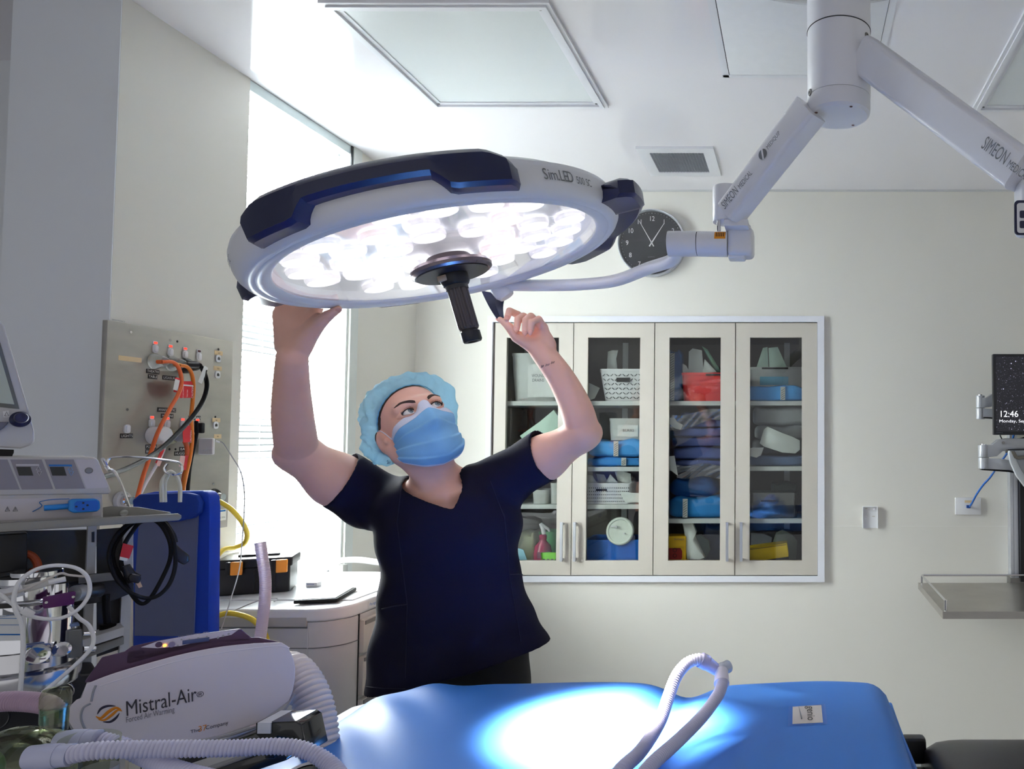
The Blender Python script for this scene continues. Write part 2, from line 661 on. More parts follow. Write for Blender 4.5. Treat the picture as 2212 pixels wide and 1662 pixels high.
def ceiling_light(x0, x1, y0, y1, label):
    t = thing('ceiling_light', ((x0 + x1) / 2, (y0 + y1) / 2, ZC - .012), label, 'ceiling light', 'recessed square ceiling lights')
    f = MB()
    f.ring(x0, x1, y0, y1, .012, ZC - .010, ZC - .0005)
    f.ring(x0 + .012, x1 - .012, y0 + .012, y1 - .012, .014, ZC - .015, ZC - .0005)
    f.ring(x0 + .026, x1 - .026, y0 + .026, y1 - .026, .016, ZC - .008, ZC - .0005)
    f.build('frame', WHITE, t)
    MB().bb((x0 + .04, y0 + .04, ZC - .005), (x1 - .04, y1 - .04, ZC - .001)).build(
        'diffuser', mat('opal_diffuser', (226, 230, 230), 0.25, var=0.01), t)
    for qx, qy in ((x0 + .034, y0 + .034), (x1 - .034, y0 + .034), (x0 + .034, y1 - .034), (x1 - .034, y1 - .034)):
        MB().cyl((qx, qy, ZC - .0095), (qx, qy, ZC - .008), .004, n=10).build('screw', DSTEEL, t)


a = czp(937, 229)
c = czp(1318, 234)
ceiling_light(a.x, c.x, a.y - .62, a.y, 'square ceiling light panel above the surgical lamp, nearest the window')
a = czp(2098, 236)
ceiling_light(a.x, a.x + .61, a.y - .61, a.y, 'square ceiling light panel at the right edge, behind the lamp arm')
# access hatch
a = czp(1575, 160)
t = thing('ceiling_hatch', (a.x + .3, a.y - .3, ZC - .004), 'white square access hatch in the ceiling behind the lamp column', 'hatch')
MB().bb((a.x + .0015, a.y - .6, ZC - .004), (a.x + .4545, a.y - .0015, ZC - .0005)).build('panel', mat('hatch_white', (238, 238, 240), .3), t, bevel=.001)
f = MB()
f.bb((a.x - .022, a.y - .6, ZC - .003), (a.x - .001, a.y + .016, ZC - .0004))
f.bb((a.x + .456, a.y - .6, ZC - .003), (a.x + .476, a.y + .016, ZC - .0004))
f.bb((a.x - .02, a.y + .001, ZC - .003), (a.x + .476, a.y + .018, ZC - .0004))
f.build('frame', WHITE, t)
MB().bb((a.x - .0009, a.y - .6, ZC - .0012), (a.x + .4559, a.y + .0009, ZC - .0003)).build('gap', INK, t)
# air vent
a = czp(1373, 316)
c = czp(1558, 376)
vx0, vx1, vy0, vy1 = a.x, c.x, a.y, c.y
t = thing('air_vent', ((vx0 + vx1) / 2, (vy0 + vy1) / 2, ZC - .01), 'square ceiling air vent with a grey egg-crate grille', 'air vent')
W = .045
f = MB().ring(vx0, vx1, vy0, vy1, W, ZC - .010, ZC - .0005)
f.build('frame', WHITE, t)
f = MB()
n = 18
for i in range(1, n):
    x = vx0 + W + (vx1 - vx0 - 2 * W) * i / n
    f.bb((x - .0008, vy0 + W, ZC - .010), (x + .0008, vy1 - W, ZC - .001))
    y = vy0 + W + (vy1 - vy0 - 2 * W) * i / n
    f.bb((vx0 + W, y - .0008, ZC - .010), (vx1 - W, y + .0008, ZC - .001))
f.build('grille', mat('grille_grey', (165, 168, 172), .4, .3), t)
MB().bb((vx0 + W, vy0 + W, ZC - .0012), (vx1 - W, vy1 - W, ZC - .0004)).build('duct', mat('duct_dark', (175, 172, 166), .6), t)

# ================================================================ surgical lamp
LU = Vector((1, 0, 0))
LW = -LN
LU = (LU - LW * LU.dot(LW)).normalized()
LV = LW.cross(LU)


def L(r, deg, h):
    t = math.radians(deg)
    return LC + (LU * math.cos(t) + LV * math.sin(t)) * r + LW * h


LWHITE = mat('lamp_white', (236, 236, 240), 0.32, var=0.01, coat=0.15)
lamp = thing('surgical_lamp', LC - LU * .0, 'large round white surgical lamp with navy grips, switched on, held by the person', 'surgical lamp')
b = MB()
b.lathe([(.292, .004), (.296, -.002), (.303, -.005), (.312, -.007), (.318, -.004), (.322, -.006), (.330, -.005), (.337, .001),
         (.343, .010), (.346, .022), (.346, .044), (.341, .055), (.325, .062), (.30, .078), (.2, .092), (.09, .1), (0.0001, .1)],
        LC, LW, 96, U=LU)
b.build('housing', LWHITE, lamp, angle=50)
b = MB()
b.lathe([(.0001, .028), (.29, .022), (.294, .004)], LC, LW, 72, U=LU)
b.build('reflector', mat('lamp_reflector', (214, 216, 220), 0.25, 0.2, emit=(255, 250, 252), estr=0.35), lamp)  # glow added to the reflector, standing in for blurred LED light
LED = mat('led_lens_light', (255, 255, 255), 0.3, emit=(255, 250, 250), estr=4.0)
LEDR = mat('led_ring', (230, 226, 230), 0.15, 0.2, emit=(255, 246, 250), estr=1.0)  # rings given a glow too, for light spilling from the LEDs
k = 0
cells = []
for ring, (rr, cnt, off) in enumerate(((.105, 8, 10), (.175, 14, 0), (.243, 20, 6))):
    for i in range(cnt):
        ang = 360 * i / cnt + off
        if rr > .2 and i % 5 == 4:
            continue
        if rr < .2 and rr > .12 and i % 7 == 5:
            continue
        cells.append((rr + .006 * math.sin(i * 2.1 + ring), ang))
for rr, ang in cells:
    c = L(rr, ang, .012)
    u, v, a = frame(LW)
    ledo = MB().lathe([(.0001, -.006), (.014, -.0045), (.022, 0), (.025, .006)], c, LW, 18).build('led_module', LED, lamp)
    MB().lathe([(.025, .006), (.0285, -.001), (.031, .004), (.031, .009)], c, LW, 18).build('lens_ring', LEDR, ledo)
b = MB()
b.lathe([(.0001, -.0002), (.293, -.0002), (.294, .0028), (.0001, .0028)], LC, LW, 72, U=LU)
b.build('glass_cover', glassmat('lamp_glass', (246, 248, 250), 0.03, 0.05), lamp)
# central handle
b = MB()
b.lathe([(.0001, -.034), (.070, -.034), (.0755, -.030), (.0765, -.024), (.073, -.018), (.05, -.014), (.04, 0.0), (.0001, .0)], LC, LW, 48, U=LU)
hb = b.build('handle_base', mat('handle_pinkish', (110, 98, 102), 0.25, 0.7), lamp)
b = MB().lathe([(.0001, -.0345), (.067, -.0345), (.067, -.036), (.0001, -.036)], LC, LW, 48, U=LU)
b.build('base_disc', BLACK, hb)
HS = LC + LW * -.036
b = MB().lathe([(.0001, 0), (.027, 0), (.027, -.016), (.024, -.021), (.021, -.022), (.021, -.03)], HS, LW, 32, U=LU)
b.build('collar', BLACK, lamp, bevel=0)
n = 48
b = MB()
u, v = LU, LV
vs, fs = [], []
hh = [-.026, -.03, -.108, -.112]
for q, h in enumerate(hh):
    for i in range(n):
        r = .0195 if (i % 4 < 2 or q in (0, 3)) else .0176
        if q == 3:
            r = .0172
        t = 2 * PI * i / n
        vs.append(HS + (u * math.cos(t) + v * math.sin(t)) * r + LW * h)
for q in range(3):
    for i in range(n):
        fs.append((q * n + i, q * n + (i + 1) % n, (q + 1) * n + (i + 1) % n, (q + 1) * n + i))
b.add(vs, fs)
b.build('handle', mat('handle_brown', (62, 56, 57), 0.32, 0.2), lamp, angle=20)
MB().lathe([(.0001, -.110), (.0155, -.110), (.0155, -.116), (.0185, -.117), (.0185, -.134), (.0165, -.137), (.010, -.137),
            (.0085, -.130), (.0001, -.130)], HS, LW, 32, U=LU).build('handle_tip', BLACK, lamp)
MB().box(HS + LU * -.012 + LV * -.026 + LW * -.008, (.018, .006, .012), Matrix((LU, LV, LW)).transposed()).build(
    'release_button', mat('tan_button', (190, 170, 150), .4), lamp, bevel=.002)


# navy grips: swept rounded section, skirt drops at both ends
def grip(a0, a1, skirt=1.0, ro=.376, htop=.066, mid=.036):
    b = MB()
    N = 40
    rows = []
    for i in range(N + 1):
        t = i / N
        ang = a0 + (a1 - a0) * t
        e = min(t, 1 - t) * abs(a1 - a0)
        s_ = 1 - min(1, max(0, (e - 17) / 5.0))          # 1 near the ends
        s_ = s_ * s_ * (3 - 2 * s_)
        lo = mid - (mid - .002) * s_ * skirt
        o = ro - .022 * max(0, 1 - e / 3.0)
        ht = htop - .02 * max(0, 1 - e / 8.0)
        sec = [(.335, lo), (o - .012, lo), (o - .003, lo + .006), (o, lo + .022 if s_ < .5 else lo + .03), (o - .004, ht - .012),
               (o - .016, ht - .002), (o - .03, ht + .003), (.32, ht + .002), (.32, .045)]
        rows.append([L(r, ang, h) for r, h in sec])
    k_ = len(rows[0])
    vs = [p for r in rows for p in r]
    fs = [(i * k_ + q, (i + 1) * k_ + q, (i + 1) * k_ + (q + 1) % k_, i * k_ + (q + 1) % k_) for i in range(N) for q in range(k_)]
    fs += [tuple(range(k_)), tuple(range(N * k_ + k_ - 1, N * k_ - 1, -1))]
    b.add(vs, fs)
    return b.build('grip', NAVYP, lamp, angle=28)


GRIPS = [(243, 315), (350, 426), (123, 195)]
for a0, a1 in GRIPS:
    grip(a0, a1, ro=.402 if a0 == 350 else .376, htop=.050 if a0 == 350 else .066, mid=.018 if a0 == 350 else .027)
# open loop handle the person holds, hanging from the far rim
b = MB()
p0 = P(1062, 622, 1.825)
p1 = P(1082, 694, 1.780)
for q in range(2):
    pass
rows = []
top_l, top_r = P(1040, 628, 1.825), P(1092, 640, 1.835)
bot_l, bot_r = P(1074, 690, 1.793), P(1090, 692, 1.797)
mid_l, mid_r = P(1054, 662, 1.797), P(1086, 664, 1.820)
for t in np.linspace(0, 1, 9):
    def q3(a_, b_, c_):
        return a_ * (1 - t) ** 2 + b_ * 2 * t * (1 - t) + c_ * t * t
    l_ = q3(top_l, mid_l, bot_l)
    r_ = q3(top_r, mid_r + (P(1070, 660, 1.815) - mid_r) * .2, bot_r)
    n_ = Vector((0.3, -.9, -.25)).normalized() * .004
    rows.append([l_ + n_, (l_ + r_) / 2 - n_ * 1.6, r_ + n_, r_ - n_, (l_ + r_) / 2 - n_ * 3.4, l_ - n_])
vs = [p for r in rows for p in r]
fs = [(i * 6 + q, i * 6 + (q + 1) % 6, (i + 1) * 6 + (q + 1) % 6, (i + 1) * 6 + q) for i in range(8) for q in range(6)]
fs += [tuple(range(5, -1, -1)), tuple(range(48, 54))]
b.add(vs, fs)
b.build('hand_grip', NAVYP, lamp, angle=30)
# yoke tube behind the head, out to the swivel joint
YK = P(1085, 615, 1.80)
b = MB()
pts = spline([YK + Vector((-.02, 0, 0)), P(1150, 617, 1.79), P(1250, 615, 1.76), P(1330, 606, 1.72), P(1400, 580, 1.67), P(1450, 563, 1.61), P(1462, 543, 1.585)], 8)
b.tube(pts, .0142, 20)
b.build('yoke_tube', LWHITE, lamp)
MB().lathe([(.0001, -.03), (.018, -.028), (.024, -.018), (.024, .02), (.0001, .022)], P(1080, 622, 1.80), (-.6, -.1, .79), 24).build('pivot', LWHITE, lamp)
# lettering on the band
def band_text(s_, a_mid, r, h0, ht, step):
    # each letter tangent to the band
    N_ = len(s_)
    adv = {'i': .45, '.': .4, ' ': .5, 'm': 1.25, 'S': .9, 'L': .8, 'E': .85, 'D': 1.0}
    tot = sum(adv.get(ch, .85) for ch in s_) * step
    a = a_mid - tot / 2
    for ch in s_:
        w_ = adv.get(ch, .85) * step
        if ch != ' ':
            t = math.radians(a + w_ / 2)
            R_ = LU * math.cos(t) + LV * math.sin(t)
            T_ = LU * -math.sin(t) + LV * math.cos(t)
            text(ch, LC + R_ * (r + .0012) + LW * h0, T_, LW, ht, GINK, lamp, ext=0.0, align='CENTER', xs_=.78)
        a += w_


band_text('Sim.LED', 328.5, .3465, .020, .0195, 1.95)
band_text('500 SC', 339, .3465, .020, .0135, 1.45)
band_text('500 SC', 220, .3465, .020, .0135, 1.45)
# the lamp's light
AIM = LC + LN * .95 + Vector((.09, -.13, 0))
for q_ in range(6):
    a_ = L(.19, 60 * q_ + 30, -.012)
    light('surgical_lamp_light', 'SPOT', a_, AIM - a_, 620, (1.0, 0.93, 0.90), spot_size=math.radians(23), spot_blend=1.0, shadow_soft_size=.06)

# ================================================================ lamp column and spring arms (hang from the ceiling)
col = thing('lamp_column', P(1812, 100, 1.42), 'white ceiling column carrying the surgical lamp arms, with round ceiling cover', 'lamp column')
cx, cy = P(1812, 100, 1.42).x, 1.42
zb = P(1812, 254, 1.42).z
R_ = .0612
b = MB().lathe([(.0001, 0), (R_ - .006, 0), (R_ - .001, .005), (R_, .012), (R_, .036)], (cx, cy, zb), (0, 0, 1), 64)
b.build('end_cap', WHITE, col)
mid = zb + .168
b = MB().lathe([(R_, .0365), (R_ + .0004, .0372), (R_ + .0004, mid - zb - .0008), (R_ - .001, mid - zb)], (cx, cy, zb), (0, 0, 1), 64)
b.build('lower_sleeve', LWHITE, col)
b = MB().lathe([(R_ - .001, 0), (R_ + .001, .0012), (R_ + .001, ZC - mid - .08)], (cx, cy, mid), (0, 0, 1), 64)
b.build('upper_sleeve', LWHITE, col)
b = MB().lathe([(R_, -.0009), (R_ + .0014, -.0009), (R_ + .0014, .0004), (R_, .0004)], (cx, cy, mid), (0, 0, 1), 64)
b.build('joint_line', INK, col)
b = MB().lathe([(R_, -.11), (.20, -.100), (.36, -.075), (.425, -.045), (.43, -.001)], (cx, cy + .0, ZC), (0, 0, 1), 96)
b.build('ceiling_cover', mat('cover_steel', (196, 198, 204), .22, .85, var=.03), col)
for sx, sy in ((.02, -.048), (-.045, -.022), (.03, .035)):
    MB().cyl((cx + sx, cy + sy, zb - .0006), (cx + sx, cy + sy, zb + .001), .003, n=12).build('screw', mat('rusty_screw', (95, 60, 50), .5, .4), col)
for px, py in ((1869, 79), (1750, 200)):
    p = P(px, py, 1.42)
    dx = p.x - cx
    yy = cy - math.sqrt(max(0, R_ ** 2 - min(abs(dx), R_ * .93) ** 2))
    q = P(px, py, yy)
    d = Vector((q.x - cx, yy - cy, 0)).normalized()
    q = Vector((cx, cy, q.z)) + d * (R_ + .0004)
    sc = MB().lathe([(.0001, .002), (.006, .002), (.007, 0)], q, d, 18).build('bolt', DSTEEL, col)
    MB().cyl(q + d * .0021, q + d * .0026, .0028, n=6).build('hex_socket', INK, sc)


def arm(name_, p0, p1, hw, hh, label, parts):
    """rectangular spring arm between two points, hollow-section look, rounded edges"""
    t = thing(name_, p0, label, 'lamp arm', 'spring arms of the surgical lamps')
    a = (p1 - p0).normalized()
    side = a.cross(Vector((0, 0, 1))).normalized()
    up = side.cross(a).normalized()
    b = MB()
    prof = rrect(2 * hw, 2 * hh, .010, 4)
    # taper slightly
    n_ = len(prof)
    vs = []
    for q, (p, k_) in enumerate(((p0, 1.0), (p1, .92))):
        vs += [p + side * x * k_ + up * y * k_ for x, y in prof]
    fs = [(i, (i + 1) % n_, n_ + (i + 1) % n_, n_ + i) for i in range(n_)] + [tuple(range(n_ - 1, -1, -1)), tuple(range(n_, 2 * n_))]
    b.add(vs, fs)
    b.build('beam', LWHITE, t, angle=40)
    return t, a, side, up


p0 = P(1752, 236, 1.40)
p1 = P(1578, 462, 1.52)
armA, aA, sA, uA = arm('spring_arm', p0, p1, .026, .030, 'white spring arm slanting down left from the lamp column to the lit lamp', None)
if sA.y > 0:
    sA = -sA
if uA.z < 0:
    uA = -uA
dA = -aA if aA.x < 0 else aA
# lettering on the face turned to the camera
fc = sA * (.026 + .0008)
lx = dA
ly = uA
ln_ = (p1 - p0).length
o1 = p1 + fc * .96 + dA * .006 - ly * .004
text('SIMEON', o1, lx, ly, .019, GINK, armA, width=ln_ * .18, ext=0.0)
text('MEDICAL', o1 + dA * ln_ * .20, lx, ly, .012, GINK, armA, width=ln_ * .155, ext=0.0)
o2 = p1 + fc * 1.02 + dA * ln_ * .59
text('MEDIQUIP', o2, lx, ly, .009, GINK, armA, width=ln_ * .15, ext=0.0)
MB().lathe([(.0001, .0), (.0105, .0)], o2 - dA * .014 + ly * .004, sA, 24).build('emblem', GINK, armA)
MB().box(o2 - dA * .014 + ly * .004, (.0035, .0022, .022), Matrix((lx, sA, ly)).transposed() @ Matrix.Rotation(.5, 3, 'Y')).build('emblem_bar', LWHITE, armA)
# knuckle at the column
# end knuckle, two plates and pin
e = P(1577, 455, 1.52)
b = MB()
b.cyl(P(1570, 405, 1.545), P(1570, 482, 1.545), .030, n=32)
b.build('knuckle', LWHITE, armA, bevel=.003)
b = MB().box(P(1592, 488, 1.535), (.05, .05, .014))
b.build('knuckle_plate', WHITE, armA, bevel=.002)
MB().cyl(P(1553, 476, 1.50), P(1553, 500, 1.50), .0042, n=14).build('pin', CHROME, armA)
# swivel joint (horizontal)
sw = thing('swivel_joint', P(1540, 527, 1.56), 'white horizontal swivel joint with an orange sticker beside the clock', 'lamp joint')
MB().cyl(P(1443, 527, 1.56), P(1506, 527, 1.56), .0268, n=40).build('rotating_sleeve', LWHITE, sw, bevel=.002)
MB().cyl(P(1507, 527, 1.56), P(1572, 528, 1.56), .0266, n=40).build('fixed_sleeve', LWHITE, sw, bevel=.001)
MB().cyl(P(1505.5, 527, 1.56), P(1507.5, 527, 1.56), .0255, n=40).build('joint_line', INK, sw)
# elbow housing: rounded block turning up
b = MB()
b.box(P(1601, 527, 1.57), (.056, .056, .060))
b.build('elbow_housing', WHITE, sw, bevel=.014, seg=5)
MB().box(P(1592, 556, 1.57), (.036, .036, .012)).build('lower_lug', WHITE, sw, bevel=.005, seg=3)
MB().box(P(1598, 497, 1.57), (.05, .045, .012)).build('upper_lug', WHITE, sw, bevel=.005, seg=3)
st = MB()
cA = P(1540, 527, 1.56)
r_ = .0270
for i in range(8):
    t0, t1 = math.radians(118 + 0 + i * 3.9), math.radians(118 + (i + 1) * 3.9)
xs0, xs1 = P(1543, 510, 1.535).x, P(1567, 510, 1.535).x
vs, fs = [], []
for i in range(9):
    t = math.radians(8 + i * 5.2)
    for x in (xs0, xs1):
        vs.append((x, cA.y - math.cos(t) * r_, cA.z + math.sin(t) * r_))
for i in range(8):
    fs.append((2 * i, 2 * i + 1, 2 * i + 3, 2 * i + 2))
st.add(vs, fs)
sto = st.build('warning_sticker', mat('orange_sticker', (238, 150, 20), .5), sw)
st = MB()
for q in range(5):
    x = xs0 + (xs1 - xs0) * (.18 + .16 * q)
    vs = []
    for i in range(2, 8):
        t = math.radians(8 + i * 5.2)
        for xx in (x - .0008, x + .0008):
            vs.append((xx, cA.y - math.cos(t) * (r_ + .0003), cA.z + math.sin(t) * (r_ + .0003)))
    st.add(vs, [(2 * i, 2 * i + 1, 2 * i + 3, 2 * i + 2) for i in range(5)])
st.build('sticker_text', INK, sto)

# right arm going to the second lamp
p0 = P(1868, 120, 1.38)
p1 = P(2208, 372, 1.12)
armB, aB, sB, uB = arm('spring_arm', p0, p1, .022, .034, 'white spring arm slanting down right from the lamp column past the frame edge', None)
if sB.y > 0:
    sB = -sB
if uB.z < 0:
    uB = -uB
lx = aB
fb = sB * .0234
o = P(2127, 287, 1.17)
o = p0 + aB * ((o - p0).dot(aB) + .026) + fb * .96 - uB * .004
text('SIMEON', o, lx, uB, .020, GINK, armB, width=.058, ext=0.0)
text('MEDICAL', o + aB * .064, lx, uB, .012, GINK, armB, width=.048, ext=0.0)
hd = thing('lamp_control_head', P(2230, 460, 1.12), 'white control head with navy keypad at the upper right edge of the frame', 'lamp control')
b = MB().box(P(2240, 450, 1.13), (.06, .05, .085))
b.build('housing', WHITE, hd, bevel=.012, seg=4)
kp = MB().prism([(x, y) for x, y in rrect(.05, .052, .006)], P(2228, 470, 1.09), (1, 0, 0), (0, 0, 1), -.003).build('keypad', NAVYP, hd)
MB().prism(rrect(.044, .045, .004), P(2229, 471, 1.0868), (1, 0, 0), (0, 0, 1), -.0006).build('key_field', WPLAS, kp)
for q in range(2):
    MB().prism(rrect(.011, .011, .002), P(2211, 463 + 22 * q, 1.086), (1, 0, 0), (0, 0, 1), -.0006).build('key', NAVYP, kp)

# ================================================================ person
def vn(a, b, t):
    return a.lerp(b, t)


SKIN = mat('skin', (236, 184, 164), 0.48, var=0.07, scale=22, bump=0.06, bscale=350, sss=0.12)
person = thing('person', (P(930, 1100, 1.88).x, 1.88, 0), 'person in navy scrubs, light blue cap and mask, arms raised to the lamp', 'person')
# head frame
HF = Vector((.610, -.700, .372)).normalized()
HL = Vector((.629, .722, .287))
HL = (HL - HF * HL.dot(HF)).normalized()
HU = HF.cross(HL)
HR = Matrix((HL, HF, HU)).transposed()
EM = P(914, 886, 1.745)
HO = EM - HF * .080 - HU * .012


def H(l, f, u):
    return HO + HL * l + HF * f + HU * u


neck = P(945, 1052, 1.87)
shR, shL = P(806, 1082, 1.90), P(1092, 1036, 1.90)
elR, elL = P(643, 978, 1.77), P(1258, 938, 1.865)
wrR, wrL = P(631, 774, 1.595), P(1169, 757, 1.825)
B = SDF((-1.36, 1.44, CZ - .56), (-.42, 2.06, CZ + .37), .0024)


def limb(pts, rs, k):
    """one smoothly tapering limb through the given joints"""
    n_ = 7
    pp = spline(pts, n_)
    rr = [v.x for v in spline([Vector((r, 0, 0)) for r in rs], n_)]
    for i in range(len(pp) - 1):
        B.cap(pp[i], pp[i + 1], rr[i], rr[i + 1], k=k if i == 0 else .0005)


# torso
tor = [(1500, 985, 145, .09), (1420, 985, 142, .09), (1330, 975, 140, .098), (1240, 968, 128, .095), (1150, 962, 116, .100), (1090, 958, 112, .098)]
for (y0, x0, w0, d0), (y1, x1, w1, d1) in zip(tor, tor[1:]):
    for t in (0, .5):
        y, x, w_, d_ = y0 + (y1 - y0) * t, x0 + (x1 - x0) * t, w0 + (w1 - w0) * t, d0 + (d1 - d0) * t
        B.ell(P(x, y, 1.90), (w_ / 1600 * 1.88, d_, .085), k=.05)
B.cap(neck + Vector((0, .02, -.03)), shR, .052, .046, k=.05)
B.cap(neck + Vector((0, .02, -.03)), shL, .052, .046, k=.05)
B.cap(P(945, 1075, 1.84), P(960, 1140, 1.83), .05, .06, k=.06)
# collar bones, neck
B.cap(H(0, -.02, -.085), neck + Vector((0, .005, .01)), .050, .054, k=.03)
B.cap(H(.045, -.03, -.06), P(962, 1068, 1.80), .014, .009, k=.02)
B.cap(H(-.05, -.02, -.06), P(944, 1072, 1.80), .014, .009, k=.02)
B.cap(P(968, 1074, 1.80), P(1040, 1050, 1.84), .010, .012, k=.03)
B.cap(P(935, 1078, 1.80), P(870, 1066, 1.84), .010, .012, k=.03)
# arms
B.cap(shR, vn(shR, elR, .5) + Vector((0, 0, -.006)), .062, .060, k=.04)
B.cap(vn(shR, elR, .5) + Vector((0, 0, -.006)), elR, .060, .044, k=.03)
limb([elR, P(638, 945, 1.735), P(632, 896, 1.695), P(630, 835, 1.645), wrR], [.045, .0435, .0410, .0350, .0296], k=.02)
B.ell(P(616, 985, 1.785), (.02, .022, .022), k=.03)
B.cap(shL, vn(shL, elL, .5) + Vector((0, 0, -.004)), .054, .053, k=.04)
B.cap(vn(shL, elL, .5) + Vector((0, 0, -.004)), elL, .053, .040, k=.03)
limb([elL, P(1251, 900, 1.855), P(1234, 858, 1.85), P(1207, 809, 1.838), wrL], [.0415, .0405, .0370, .0325, .0285], k=.02)
B.ell(P(1280, 934, 1.88), (.017, .018, .018), k=.025)
# ---- head
B.ell(H(0, -.012, .030), (.073, .092, .082), HR, k=.0)
B.ell(H(0, .022, -.035), (.060, .066, .078), HR, k=.035)
B.ell(H(0, .050, -.078), (.034, .036, .030), HR, k=.03)
B.ell(H(0, .078, -.098), (.016, .014, .013), HR, k=.02)
for s_ in (-1, 1):
    B.ell(H(s_ * .042, .058, -.018), (.024, .026, .020), HR, k=.025)          # cheek bone
    B.cap(H(s_ * .058, .0, -.05), H(s_ * .035, .055, -.088), .022, .018, k=.03)  # jaw
    B.cap(H(s_ * .012, .085, .034), H(s_ * .045, .066, .034), .009, .009, k=.022)  # brow
    B.ell(H(s_ * .0315, .0905, .012), (.0175, .0135, .0125), HR, k=.010, op='sub')
B.cap(H(0, .086, .020), H(0, .104, -.012), .0085, .010, k=.015)
B.cap(H(0, .104, -.012), H(0, .113, -.030), .010, .0115, k=.006)
for s_ in (-1, 1):
    B.ell(H(s_ * .012, .100, -.034), (.007, .010, .007), HR, k=.008)
B.cap(H(-.018, .088, -.064), H(.018, .088, -.064), .007, .007, k=.012)
B.cap(H(-.016, .086, -.073), H(.016, .086, -.073), .008, .008, k=.010)
# ears
for s_ in (-1, 1):
    ec = H(s_ * .078, -.012, -.012)
    eR = HR @ Matrix.Rotation(s_ * .35, 3, 'Z') @ Matrix.Rotation(.18, 3, 'X')
    B.ell(ec, (.009, .020, .033), eR, k=.008)
    B.ell(H(s_ * .0765, .0, -.038), (.007, .010, .011), eR, k=.008)
    B.ell(H(s_ * .089, -.008, -.008), (.007, .0115, .0195), eR, k=.004, op='sub')
    B.ell(H(s_ * .079, .008, -.016), (.006, .006, .008), eR, k=.004)
# ---- her right hand (left in the photo): palm under the far rim, fingers up behind it
def hand_palm(w0, mcps, rw, rk, flat):
    for m_, r_ in zip(mcps, rk):
        B.cap(w0, m_, rw, r_, k=.012, flat=flat)


fl = (Vector((.05, 1, .15)), .66)
mR = [P(684, 668, 1.597), P(660, 658, 1.604), P(634, 656, 1.610), P(608, 664, 1.612)]
hand_palm(P(634, 748, 1.599), mR, .0285, [.0125, .0125, .012, .011], fl)
B.cap(P(612, 745, 1.602), P(603, 680, 1.604), .018, .014, k=.015, flat=fl)
fr = []
for m_, ln_, sp in zip(mR, (.078, .086, .080, .062), (.006, .001, -.004, -.007)):
    q1 = m_ + Vector((sp, .008, ln_ * .52))
    q2 = q1 + Vector((sp * .6 + .004, -.012, ln_ * .34))
    q3_ = q2 + Vector((.012, -.026, -.004))
    B.chain([m_, q1, q2, q3_], [.0112, .0092, .0082, .0072], k=.006)
    fr.append((q2, q3_))
tR = [P(652, 742, 1.592), P(683, 705, 1.577), P(707, 683, 1.562), P(731, 668, 1.554)]
B.chain(tR, [.020, .0148, .0112, .0075], k=.018)
B.cap(P(655, 735, 1.590), P(688, 690, 1.584), .018, .013, k=.012)
# ---- her left hand (right in the photo): pinching the loop handle
fl2 = (Vector((-.15, 1, .1)), .66)
mL = [P(1147, 704, 1.827), P(1154, 701, 1.827), P(1163, 702, 1.823), P(1173, 708, 1.815)]
w2 = P(1174, 745, 1.827)
for m_ in mL:
    B.cap(w2, m_, .026, .012, k=.010, flat=fl2)
B.cap(P(1160, 742, 1.815), P(1122, 728, 1.803), .017, .0145, k=.012)
FG = [
    ([mL[0], P(1118, 680, 1.815), P(1101, 672, 1.795), P(1095, 688, 1.779)], [.0112, .0094, .0086, .0072]),
    ([mL[1], P(1131, 684, 1.805), P(1119, 690, 1.783), P(1116, 712, 1.777)], [.0112, .0096, .0088, .0074]),
    ([mL[2], P(1147, 684, 1.799), P(1136, 692, 1.777), P(1134, 718, 1.775)], [.0112, .0094, .0088, .0074]),
    ([mL[3], P(1164, 690, 1.795), P(1150, 696, 1.777), P(1146, 716, 1.779)], [.0108, .0086, .0078, .0068]),
    ([P(1150, 748, 1.815), P(1116, 728, 1.799), P(1099, 706, 1.787), P(1080, 690, 1.781)], [.0175, .0135, .0105, .0065])]
for pts, rs in FG:
    B.chain(pts, rs, k=.006)
body = B.mesh('body', SKIN, person, smooth=3)
tag(body, 'bare skin of arms, hands, neck and face')
del B
# surface look-ups in head space
_me = body.data
_org = origin_of(body)
bvh = BVHTree.FromPolygons([v.co + _org for v in _me.vertices], [tuple(p.vertices) for p in _me.polygons])


def onface(l, u, off=0.0):
    o = H(l, .20, u)
    hit = bvh.ray_cast(o, -HF, .3)
    return (hit[0] + hit[1] * off) if hit[0] else H(l, .05, u)


